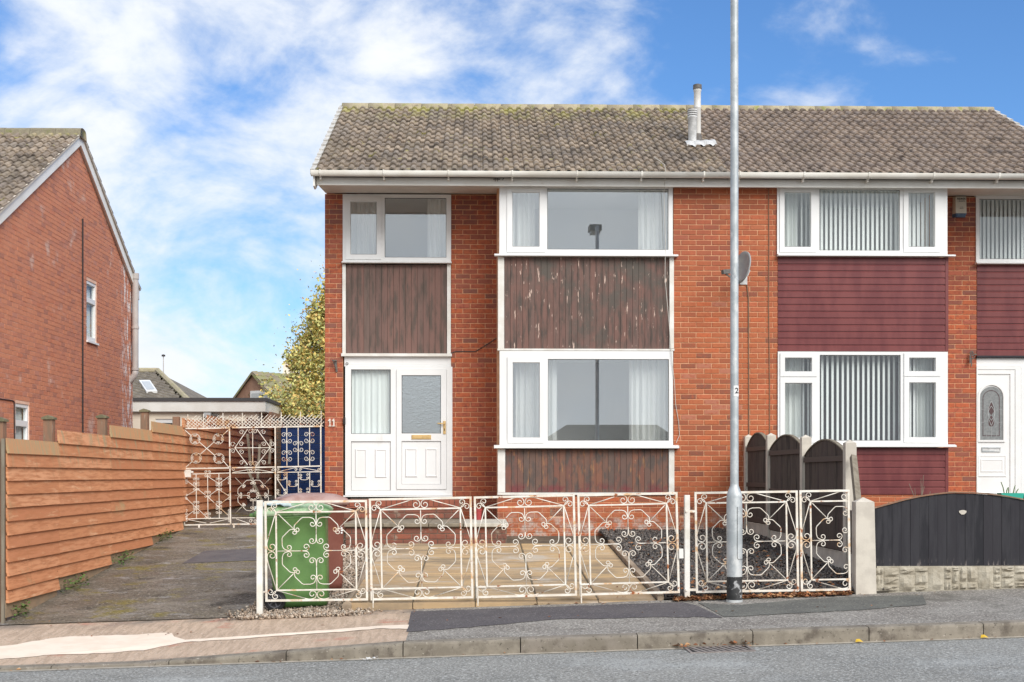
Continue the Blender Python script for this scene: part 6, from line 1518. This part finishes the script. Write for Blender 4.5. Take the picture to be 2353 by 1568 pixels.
sb_ = part('base_panel', MB().box(xs1 + .01, xend, YB - .008, YB + .045, .1, zbot(5) - .006), 'stone_face', bf)
r8 = random.Random(31)
x = xs1
rowsz = [(.0, .33), (.33, .68), (.68, 1.0)]
while x < xend - .1:
    w = r8.choice([.075, .10, .13, .15, .18, .20]); split = r8.choice([[(0, 1)], [(0, .32), (.32, 1)], [(0, .3), (.3, .62), (.62, 1)], [(0, .7), (.7, 1)], [(0, .45), (.45, .75), (.75, 1)], [(0,.24),(.24,.8),(.8,1)]])
    zl = pav(x, DF) + .008; zh = zbot(x) - .006
    for (a_, b_) in split:
        za, zb_ = zl + (zh-zl)*a_ + .004, zl + (zh-zl)*b_ - .004; xa, xb_ = x + .004, min(x + w - .004, xend); mb = MB(); nx_, nz_ = 4, 4; vs = []
        for j in range(nz_+1):
            for i in range(nx_+1):
                ed = i in (0, nx_) or j in (0, nz_); vs.append((xa + (xb_-xa)*i/nx_, YB - .010 - (0 if ed else r8.uniform(.004, .026)), za + (zb_-za)*j/nz_))
        mb.add(vs, [(j*(nx_+1)+i, j*(nx_+1)+i+1, (j+1)*(nx_+1)+i+1, (j+1)*(nx_+1)+i) for j in range(nz_) for i in range(nx_)])
        mb.add([(xa,YB-.010,za),(xb_,YB-.010,za),(xb_,YB-.010,zb_),(xa,YB-.010,zb_),(xa,YB+.0,za),(xb_,YB+.0,za),(xb_,YB+.0,zb_),(xa,YB+.0,zb_)], [(0,4,5,1),(1,5,6,2),(2,6,7,3),(3,7,4,0)])
        part('stone', mb, 'stone_face', sb_)
    x += w
p = P(2212, 1177.5, YB)
part('paint_chip', MB().add([(p.x + .045*cos(a)*(.8+.2*sin(3*a)), YB - .0035, p.z + .03*sin(a)*.75) for a in [2*pi*i/10 for i in range(10)]], [tuple(range(10))]), 'conc', bf)
# trough with dead stems, and dry twigs behind the fence
p = P(2322, 1140, 18.6); tr = thing('plant_trough', 'teal plastic trough with bare stems in front of the arched glass door', 'planter', (p.x, 18.6, p.z - .1))
z1_ = P(2322, 1133.5, 18.6).z; part('trough', MB().prism([(p.x-.14, z1_-.15), (p.x+.14, z1_-.15), (p.x+.165, z1_), (p.x-.165, z1_)], 'y', 18.52, 18.68), 'teal', tr)
part('stand', MB().box(p.x-.16, p.x+.16, 18.55, 18.65, .5, z1_-.171), 'conc', tr)
for (du, dv, tl) in ((-14, 26, -.05), (-5, 14, .0), (6, 18, .03), (12, 10, .04), (-10, 12, .02)):
    a_ = P(2322 + du, 1133, 18.6); part('stem', MB().tube([(a_.x, 18.6, z1_ - .02), (a_.x + tl*.4, 18.6, z1_ + dv*.5*.0062), (a_.x + tl, 18.6, z1_ + dv*.0062)], .009, 5, .006), 'weed', tr)
tg_ = thing('dry_shrub', 'few bare dry twigs standing behind the left end of the black fence', 'shrub', (P(2110, 1150, 16).x, 16, .6)); r1 = random.Random(2)
for u_, vt in ((2085, 1112), (2112, 1100), (2120, 1118), (2098, 1122), (2134, 1130), (2118, 1092), (2092, 1128)):
    a_ = P(2112, 1190, 16); b_ = P(u_ + 4, vt, 16); part('twig', MB().tube([a_, (a_ + b_)/2 + Vector((r1.uniform(-.02,.02), 0, 0)), b_], .006, 5, .003), 'post_grey', tg_)

# ================================================================== LAMP POST
lb = P(1687.5, 1384, 12.10); YL = 12.10
lamp = thing('lamp_post', 'galvanised street lamp post with black painted foot and number 2 plate', 'lamp post', (lb.x, YL, lb.z))
lx = lb.x; z0 = lb.z; zv = lambda v: P(1687, v, YL).z
mb = MB(); mb.smooth = True; mb.lathe([(.072, z0 - .05), (.072, zv(1325))], (lx, YL, 0), 28); part('black_foot', mb, 'galv_black', lamp)
part('foot_rim', MB().lathe([(.076, z0 - .02), (.076, z0 + .022), (.073, z0 + .024)], (lx, YL, 0), 28), 'galv', lamp)
mb = MB(); mb.smooth = True; mb.lathe([(.0725, zv(1325)), (.0725, zv(1143)), (.069, zv(1136)), (.052, zv(1124)), (.040, zv(1117)), (.0385, zv(1112)), (.0375, 3.0), (.0365, 6.25), (.0365, 6.27), (0, 6.275)], (lx, YL, 0), 28); part('shaft', mb, 'galv', lamp)
# access door
mb = MB(); a0, a1 = radians(-80), radians(-18); zt_, zb_ = zv(1165), zv(1286); vs = []; n = 8
for z in (zb_, zb_ + .02, zt_):
    for i in range(n+1):
        a = a0 + (a1-a0)*i/n; vs.append((lx + .0745*cos(a), YL + .0745*sin(a), z if not (z == zb_ and i in (0,)) else z + .015))
mb.add(vs, [(j*(n+1)+i, j*(n+1)+i+1, (j+1)*(n+1)+i+1, (j+1)*(n+1)+i) for j in range(2) for i in range(n)]); mb.smooth = True; dl = part('access_door', mb, 'galv', lamp)
mb = MB(); mb.tube([(lx + .0752*cos(a0), YL + .0752*sin(a0), zt_), (lx + .0752*cos(a0), YL + .0752*sin(a0), zb_ + .02)] + [(lx + .0752*cos(a0 + (a1-a0)*i/8), YL + .0752*sin(a0 + (a1-a0)*i/8), zb_ + (.005 if i else .02)) for i in range(1, 9)], .0022, 4); part('door_seam', mb, 'wire', dl)
# number plate
mb = MB(); zt_, zb_ = zv(887), zv(912); vs = []
for z in (zb_, zt_):
    for i in range(9):
        a = radians(-112 + 86*i/8); vs.append((lx + .0405*cos(a), YL + .0405*sin(a), z))
mb.add(vs, [(i, i+1, 10+i, 9+i) for i in range(8)]); np_ = part('number_plate', mb, 'upvc', lamp)
def text_on(s, size, loc, rot, m, parent, name='lettering', ext=.0008, align='CENTER', bold=.0):
    cu = bpy.data.curves.new('t', 'FONT'); cu.body = s; cu.size = size; cu.align_x = align; cu.align_y = 'CENTER'; cu.extrude = ext; cu.offset = bold
    to = bpy.data.objects.new('t', cu); COL.objects.link(to); dg = bpy.context.evaluated_depsgraph_get(); dg.update()
    me = bpy.data.meshes.new_from_object(to.evaluated_get(dg)); bpy.data.objects.remove(to)
    R_ = Matrix.LocRotScale(Vector(loc), __import__('mathutils').Euler(rot), None); me.transform(R_); me.transform(Matrix.Translation(-BASE[parent.name])); me.materials.clear(); me.materials.append(MAT[m]); me.name = name
    o = bpy.data.objects.new(name, me); COL.objects.link(o); o.parent = parent; BASE[o.name] = BASE[parent.name]; return o
a_ = radians(-69); text_on('2', .072, (lx + .0425*cos(a_), YL + .0425*sin(a_), (zt_+zb_)/2 + .002), (pi/2, 0, a_ + pi/2), 'black_mark', np_, 'numeral', .0005, bold=.0015)
# lantern (above the picture, mirrored in the window)
part('bracket', MB().box(lx - .03, lx + .03, YL - .05, YL + .05, 6.23, 6.35).bar((lx, YL, 6.3), (lx, YL - .30, 6.36), .05, .05, up=(0,0,1)), 'galv', lamp)
part('lantern', MB().prism([(YL - .28, 6.32), (YL - .75, 6.35), (YL - .80, 6.40), (YL - .70, 6.47), (YL - .30, 6.44)], 'x', lx - .12, lx + .12), 'dark_metal', lamp)
part('lantern_glass', MB().prism([(YL - .32, 6.318), (YL - .72, 6.345), (YL - .70, 6.29), (YL - .36, 6.27)], 'x', lx - .095, lx + .095), 'lamp_glass', lamp)

# ================================================================== WALL FITTINGS
# satellite dish
dc = P(1709, 616, 18.55); ds = thing('satellite_dish', 'grey satellite dish seen edge on behind the lamp post', 'satellite dish', (dc.x, DFR, dc.z))
ax = Vector((-.93, -.42, .22)).normalized(); up_ = (Vector((0,0,1)) - ax*ax.z).normalized(); sd = ax.cross(up_)
vs = []; nr, na = 5, 28
for j in range(nr+1):
    q = j/nr
    for i in range(na):
        a = 2*pi*i/na; vs.append(dc + up_*(.235*q*sin(a)) + sd*(.195*q*cos(a)) + ax*(.045*q*q))
fs = [(j*na+i, j*na+(i+1)%na, (j+1)*na+(i+1)%na, (j+1)*na+i) for j in range(nr) for i in range(na)]
n0 = len(vs); rim = vs[-na:]
vs += [v - ax*.022 for v in rim]; fs += [(nr*na+i, nr*na+(i+1)%na, n0+(i+1)%na, n0+i) for i in range(na)]
mb = MB(); mb.smooth = True; mb.add(vs, fs); vb = [v - ax*.02 for v in vs[:n0]]; mb.add(vb, [f[::-1] for f in fs[:nr*na]]); part('reflector', mb, 'dish', ds)
bot = dc - up_*.235 + ax*.03; lnb = P(1667, 641, 18.4)
lnb = dc + ax*.31 - up_*.13; mb = MB(); mb.bar(bot, lnb - up_*.03, .022, .022); part('arm', mb, 'dark_metal', ds); hd_ = MB(); hd_.bar(lnb + ax*.03 - up_*.03, lnb - ax*.08 + up_*.01, .06, .06); part('receiver', hd_, 'dark_metal', ds)
bk = dc - ax*.07 - up_*.06; part('mount', MB().bar(dc - ax*.01 - up_*.05, bk, .09, .12).bar(bk, (bk.x + .03, DFR - .02, bk.z - .02), .03, .03).box(bk.x - .02, bk.x + .09, DFR - .02, DFR - .008, bk.z - .10, bk.z + .07), 'lead', ds)
def cable(lab, pts, r=.006, m='wire'):
    single('cable', MB().tube(pts, r, 5), m, lab, 'cable', base=pts[-1])
W_ = lambda u, v, d=.012, D=DFR: tuple(P(u, v, D) - Vector((0, d, 0)))
cable('dark cable running down the brickwork from the satellite dish', [W_(1716, 655), W_(1719.5, 690), W_(1720, 850), W_(1720.5, 1010), W_(1720, 1130)], .009, 'fence_post')
cable('thin brown cable down the brickwork beside the maroon cladding', [W_(1765.5, 430), W_(1766.5, 560), W_(1765.5, 700), W_(1768, 880), W_(1768, 1130)], .007, 'fence_post')
cable('dark cable sagging across the brick pier between door and big window', [W_(1036, 812, .03, DRE), W_(1048, 808, .012, DRE), W_(1080, 808, .012, DRE), W_(1092, 808.5, .012, DRE), W_(1108, 799, .012, DRE), W_(1130, 785, .012, DRE), W_(1141, 778, .03, DRE)], .007)
cable('white cable hanging from the roof down over the peeling panel', [W_(1497, 372, .28), W_(1508, 382, .33), W_(1519, 391, .34), W_(1522, 405, .34), W_(1523, 450, .12), W_(1526, 560, .13), W_(1527, 640, .05), W_(1535, 730, .05), W_(1543, 830, .05), W_(1549, 880, .04), W_(1552, 930, .02), W_(1559, 970, .02), W_(1561, 1000, .02), W_(1553, 1018, .03)], .0045, 'wire_w')
cable('thin black wire looping from the gutter over the upper window corner', [W_(1290, 394, .34), W_(1240, 402, .3), W_(1190, 410, .27), W_(1160, 415, .24), W_(1154, 421, .2), W_(1156, 428, .1), W_(1163, 427, .08)], .0045)
p = P(1141, 413, 18.8); single('cable_clip', MB().bar((p.x-.05, 18.78, p.z), (p.x+.05, 18.78, p.z), .01, .01).bar((p.x-.02, 18.78, p.z-.03), (p.x-.02, 18.78, p.z+.03), .008, .01).bar((p.x+.015, 18.78, p.z-.03), (p.x+.015, 18.78, p.z+.03), .008, .01), 'dark_metal', 'rusty cable hook on the white fascia over the brick pier', 'hook')
# alarm box
h = RX(2188, 453, 2217.5, 501.5, DRE); al = thing('alarm_box', 'cream burglar alarm box with blue base on the narrow brick pier', 'alarm', ((h[0]+h[1])/2, DRE, h[2]))
d0 = DRE - .095; m_ = .022; hz_ = h[2] + (h[3]-h[2])*.17
mb = MB(); mb.add([(h[0],DRE-.008,hz_),(h[1],DRE-.008,hz_),(h[1]-.005,DRE-.008,h[3]),(h[0]+.005,DRE-.008,h[3]),(h[0]+.02,d0,hz_),(h[1]-.012,d0,hz_),(h[1]-.014,d0+.012,h[3]-.012),(h[0]+.022,d0+.012,h[3]-.012)], [(4,5,6,7),(0,4,7,3),(1,2,6,5),(3,7,6,2),(0,1,5,4)]); bx_ = part('cover', mb, 'plastic_cream', al)
mb = MB(); mb.add([(h[0]-.004,DRE-.008,hz_-.002),(h[1]+.004,DRE-.008,hz_-.002),(h[1]-.008,d0-.004,hz_-.002),(h[0]+.016,d0-.004,hz_-.002),(h[0]+.0,DRE-.008,h[2]+.005),(h[1]-.0,DRE-.008,h[2]+.005),(h[1]-.03,d0+.025,h[2]),(h[0]+.03,d0+.025,h[2])], [(0,1,2,3),(3,2,6,7),(0,3,7,4),(1,5,6,2),(4,7,6,5)]); part('lens', mb, 'plastic_blue', al)
xc = (h[0]+h[1])/2 + .012
text_on('NDREK', .042, (xc, d0 - .001 + .010, h[3] - .047), (pi/2, 0, 0), 'black_mark', bx_, bold=.001); text_on('ALARMS', .026, (xc + .006, d0 - .001 + .008, h[3] - .083), (pi/2, 0, 0), 'black_mark', bx_)
text_on('01924', .018, (xc, d0 - .001 + .003, h[3] - .175), (pi/2, 0, 0), 'dark_metal', bx_); text_on('840 775', .018, (xc, d0 - .001 + .002, h[3] - .197), (pi/2, 0, 0), 'dark_metal', bx_)
# house number 11
for i_, u_ in enumerate((758.5, 767.5)):
    p = P(u_, 971.5, DRE); mb = MB(); y = DRE - .022; H_ = .058
    mb.box(p.x - .009, p.x + .009, y, y + .008, p.z - H_ + .012, p.z + H_).box(p.x - .026, p.x + .026, y, y + .008, p.z - H_, p.z - H_ + .0119).prism([(p.x-.009, p.z+H_), (p.x-.03, p.z+H_-.03), (p.x-.03, p.z+H_-.042), (p.x-.0091, p.z+H_-.026)], 'y', y, y+.008)
    single('house_number', mb, 'number', ('chipped white numeral 1 on the brick pier, the left of the two', 'chipped white numeral 1 on the brick pier, nearer the door')[i_], 'number')
# bracket, doorbell, ring
p = P(771, 830, DRE); single('wall_bracket', MB().bar((p.x - .035, DRE - .10, p.z), (p.x + .015, DRE - .015, p.z + .005), .02, .02, up=(0,0,1)).bar((p.x + .0, DRE - .015, p.z + .01), (p.x + .02, DRE - .015, p.z - .165), .03, .014).bar((p.x - .028, DRE-.10, p.z), (p.x + .014, DRE-.02, p.z - .14), .012, .012), 'dark_metal', 'rusty hanging basket bracket high on the left brick pier', 'bracket')
p = P(791.5, 968, DRE); single('doorbell', MB().cbox(p.x - .014, p.x + .018, DRE - .05, DRE - .021, p.z - .052, p.z + .052, .004), 'black_mark', 'small black doorbell on the frame left of the entrance side light', 'doorbell')
p = P(797.5, 836, DRE); single('hook', MB().lathe([(.018, -.006), (.022, 0), (.018, .006), (.014, 0), (.018, -.006)], (p.x, DRE - .006, p.z), 12, 'y'), 'dark_metal', 'small round metal ring at the left end of the header over the door', 'ring')
p = P(2234, 815, DRE); mb = MB(); y = DRE - .06
mb.bar((p.x + .06, DRE - .01, p.z + .0), (p.x - .05, y, p.z), .012, .012, up=(0,0,1)); mb.tube([(x_, y, z_) for x_, z_ in spiral((p.x - .02, p.z - .04), .045, pi/2, 1.2, 1, 14)], .008, 5); mb.tube([(x_, y, z_) for x_, z_ in spiral((p.x - .035, p.z + .015), .03, 0, 1.2, 1, 12)], .008, 5); mb.bar((p.x - .03, y, p.z - .05), (p.x - .035, y, p.z - .19), .012, .012); mb.bar((p.x - .055, y, p.z - .02), (p.x - .055, y, p.z - .14), .02, .01)
single('wall_bracket', mb, 'dark_metal', 'ornate grey iron bracket on the brick pier by the arched glass door', 'bracket')

# ================================================================== WHEELED BINS
def wheelie(lab, base, rot, bm, lm_, h=1.0, grp='wheeled bins behind the gates'):
    t = thing('wheeled_bin', lab, 'bin', base, grp); BASE[t.name] = Vector((0, 0, 0))
    # local: x across the side view (wheels at -x), y = width
    W = .27
    prof = [(-.255, .055), (.30, .03), (.325, .05), (.335, .90), (-.365, .90), (-.37, .84)]
    mb = MB(); mb.smooth = False
    bt, tp = [(-.22, -W*.84, .07), (.285, -W*.84, .03), (.285, W*.84, .03), (-.22, W*.84, .07)], None
    rings = [([-.19, .285, .84], .035), ([-.205, .295, .87], .10), ([-.27, .300, .95], .62), ([-.30, .305, 1.0], .86), ([-.325, .32, 1.06], .875), ([-.325, .32, 1.06], .93)]
    vs = []; n = 16
    def ring(x0, x1, k, z):
        o = []; r = .05; hw = W*k; cs = [(x1-r, hw-r, 0), (x0+r, hw-r, pi/2), (x0+r, -hw+r, pi), (x1-r, -hw+r, 3*pi/2)]
        for cx_, cy_, a in cs:
            for j in range(4): o.append((cx_ + r*cos(a + j*pi/6), cy_ + r*sin(a + j*pi/6), z))
        return o
    for (x0, x1, k), z in rings: vs += ring(x0, x1, k, z)
    fs = [(j*n+i, j*n+(i+1)%n, (j+1)*n+(i+1)%n, (j+1)*n+i) for j in range(len(rings)-1) for i in range(n)] + [tuple(range(n))[::-1]]
    mb.smooth = True; mb.add(vs, fs); part('body', mb, bm, t)
    rim = MB(); a_ = ring(-.335, .33, 1.10, .885); b_ = ring(-.335, .33, 1.10, .93); c_ = ring(-.31, .30, .98, .93)
    rim.add(a_ + b_ + c_, [(j*16+i, j*16+(i+1)%16, (j+1)*16+(i+1)%16, (j+1)*16+i) for j in range(2) for i in range(16)]); part('rim', rim, bm, t)
    lid = MB(); lid.smooth = True; L0 = ring(-.36, .35, 1.16, .905); L1 = ring(-.37, .36, 1.18, .945); L2 = ring(-.34, .33, 1.10, .975); L3 = ring(-.22, .23, .80, 1.015); L4 = ring(-.12, .14, .5, 1.025)
    lid.add(L0 + L1 + L2 + L3 + L4, [(j*16+i, j*16+(i+1)%16, (j+1)*16+(i+1)%16, (j+1)*16+i) for j in range(4) for i in range(16)] + [tuple(64+i for i in range(16)), tuple(range(16))[::-1]]); part('lid', lid, lm_, t)
    hb = MB(); hb.tube([(-.34, -W*.9, .91), (-.395, -W*.9, .92), (-.395, W*.9, .92), (-.34, W*.9, .91)], .018, 8); part('handle', hb, bm, t)
    for s in (-1, 1):
        w_ = part('wheel', MB().lathe([(0, -.026), (.060, -.026), (.072, -.032), (.098, -.026), (.104, 0), (.098, .026), (.072, .032), (.060, .026), (0, .026)], (-.20, s*(W - .015), .105), 26, 'y'), 'tyre', t)
        ho = s*.034; hub = MB(); hub.lathe([(0, ho*1.05), (.018, ho*1.05), (.02, ho)], (-.20, s*(W-.015), .105), 12, 'y')
        for k in range(5): a = 2*pi*k/5; hub.bar((-.20 + .016*cos(a), s*(W-.015)+ho*.9, .105 + .016*sin(a)), (-.20 + .062*cos(a), s*(W-.015)+ho*.9, .105 + .062*sin(a)), .014, .008)
        hub.tube([(-.20 + .064*cos(2*pi*k/20), s*(W-.015)+ho*.9, .105 + .064*sin(2*pi*k/20)) for k in range(21)], .005, 5); part('hub', hub, 'hub', w_)
    part('axle', MB().tube([(-.20, -W, .105), (-.20, W, .105)], .012, 6), 'dark_metal', t)
    t.rotation_euler = rot; return t
bx0 = (P(615, 1300, 12.7).x + P(772, 1300, 12.7).x)/2 + .03
b1 = wheelie('green wheeled bin with a faded lid standing behind the left gate leaf', (bx0 - .06, 12.68, g(bx0, 12.68) - .012), (0, radians(-2.0), radians(4)), 'bin_green', 'lid_green')
b2 = wheelie('brown wheeled bin with pinkish lid, mostly hidden behind the green bin', (P(716, 1300, 13.6).x + .0, 13.62, g(-1.8, 13.6) + .005), (0, 0, radians(14)), 'bin_brown', 'lid_brown')
BASE[b2.name] = Vector((0,0,0)); 
mb = MB()
for k, (z, w) in enumerate(((.66, .016), (.635, .022), (.61, .018))): mb.box(.265, .265 + w, -.262, -.259, z, z + .016)
part('sticker', mb, 'white_mark', b2)
# plastic film lying on the green lid
r3 = random.Random(8); vs = []; nx_, ny_ = 10, 5
for j in range(ny_+1):
    for i in range(nx_+1): vs.append((-.36 + .40*i/nx_, -.30 + .5*j/ny_, 1.0 + .045*sin(pi*(i/nx_)**.8)*.9 + r3.uniform(-.008, .010) + (-.03 if j == 0 else 0)))
mb = MB(); mb.smooth = True; mb.add(vs, [(j*(nx_+1)+i, j*(nx_+1)+i+1, (j+1)*(nx_+1)+i+1, (j+1)*(nx_+1)+i) for j in range(ny_) for i in range(nx_)])
pf = single('plastic_sheet', mb, 'lid_green', 'pale plastic sheet lying over the left of the green bin lid', 'plastic sheet', base=(0, 0, 0)); pf.location = b1.location; pf.rotation_euler = b1.rotation_euler; pf.data.materials[0] = mat('pale_plastic_film', (.55, .66, .58), (.68, .76, .72), scale=9, rough=.3)

# round log edging the slabs
la = Vector((P(797, 1400, 12.3).x, 12.28, 0)); lb_ = Vector((-1.235, 17.0, 0))
n = 5
lg = thing('log_edging', 'round log edging between the pale gravel and the sandy slabs', 'edging', (la.x, la.y, .1))
pts = [la + (lb_-la)*i/n for i in range(n+1)]
for i in range(n):
    a, b = pts[i], pts[i+1]; d = (b-a)*.006; mb = MB(); mb.smooth = False; mb.tube([Vector((a.x+d.x, a.y+d.y, g(a.x, a.y)+.05)), Vector((b.x-d.x, b.y-d.y, g(b.x, b.y)+.05))], .045, 12); part('log', mb, 'log', lg)

# gully grate in the road
c0 = P(1578, 1499, DK - .05); c1 = P(1712, 1492, DK - .05)
gt = thing('gully_grate', 'cast iron gully grate with slanted bars against the kerb', 'drain', ((c0.x+c1.x)/2, 10.1, zroad(c0.x)))
xa, xb_ = c0.x, c1.x; ya, yb = DK - .33, DK - .04
zq = lambda x: zroad(x)
part('void', MB().add([(xa,ya,zq(xa)+.006),(xb_,ya,zq(xb_)+.006),(xb_,yb,zq(xb_)+.006),(xa,yb,zq(xa)+.006)], [(0,1,2,3)]), 'drain_dark', gt)
fr = MB(); fr.plate((xa-.02, xb_+.02, ya-.02, yb+.02), [(xa, xb_, ya, yb)], 0, 1, 0); fr.v = [(x, z, zq(x) + (.012 if y < .5 else -.02)) for x, y, z in fr.v]; fr.f = [f[::-1] for f in fr.f]; part('frame', fr, 'drain', gt)
for k in range(9):
    t0 = xa + (xb_-xa)*(k+.15)/9; w = (xb_-xa)/9*.55; sh_ = -.07
    mb = MB(); q = [(max(xa, t0+.035), ya), (min(xb_, t0+w+.035), ya), (min(xb_, max(xa, t0+w+sh_+.035)), yb), (max(xa, t0+sh_+.035), yb)]
    mb.add([(x, y, zq(x)+h_) for h_ in (-.01, .012) for x, y in q], [(0,3,2,1),(4,5,6,7),(0,1,5,4),(1,2,6,5),(2,3,7,6),(3,0,4,7)]); part('bar', mb, 'drain', gt)
mb = litter('x', lambda r: (lambda x: (x, DK - .05 + r.gauss(0, .03), zroad(x) + .02))(r.uniform(xa - .1, xb_ + .1)), 34, .014, .03, 'leaf_litter', 21, flat=.9)
struct('drain_leaves', mb, 'leaf_litter', 'stuff')

# bungalow on the far side of the street behind the camera, seen mirrored in the big lower window
ob = thing('bungalow', 'low grey roofed bungalow across the street, seen only mirrored in the big lower window', 'house', (10, -62, 0))
mb = MB(); mb.cur = .5; x0, x1_, y0, y1_, ez2, rz2 = 3.0, 17.0, -68., -58., 2.7, 5.3
mb.add([(x0,y0,ez2),(x1_,y0,ez2),(x1_,y1_,ez2),(x0,y1_,ez2),(x0+4,-63,rz2),(x1_-3,-63,rz2)], [(0,1,5,4),(1,2,5),(2,3,4,5),(3,0,4),(3,2,1,0)])
part('roof', mb, 'far_tile', ob)
part('wall', MB().box(x0+.5, x1_-.5, y0+.5, y1_-.5, -.6, ez2-.01), 'far_brick', ob)
for xa in (5.0, 11.0):
    w_ = part('window', MB().box(xa, xa+2.2, y1_-.5, y1_-.44, .9, 2.1), 'upvc', ob); part('pane', MB().box(xa+.1, xa+2.1, y1_-.44, y1_-.43, 1.0, 2.0), 'car_glass', w_)
part('door', MB().box(8.2, 9.1, y1_-.5, y1_-.45, .0, 2.05), 'upvc', ob)
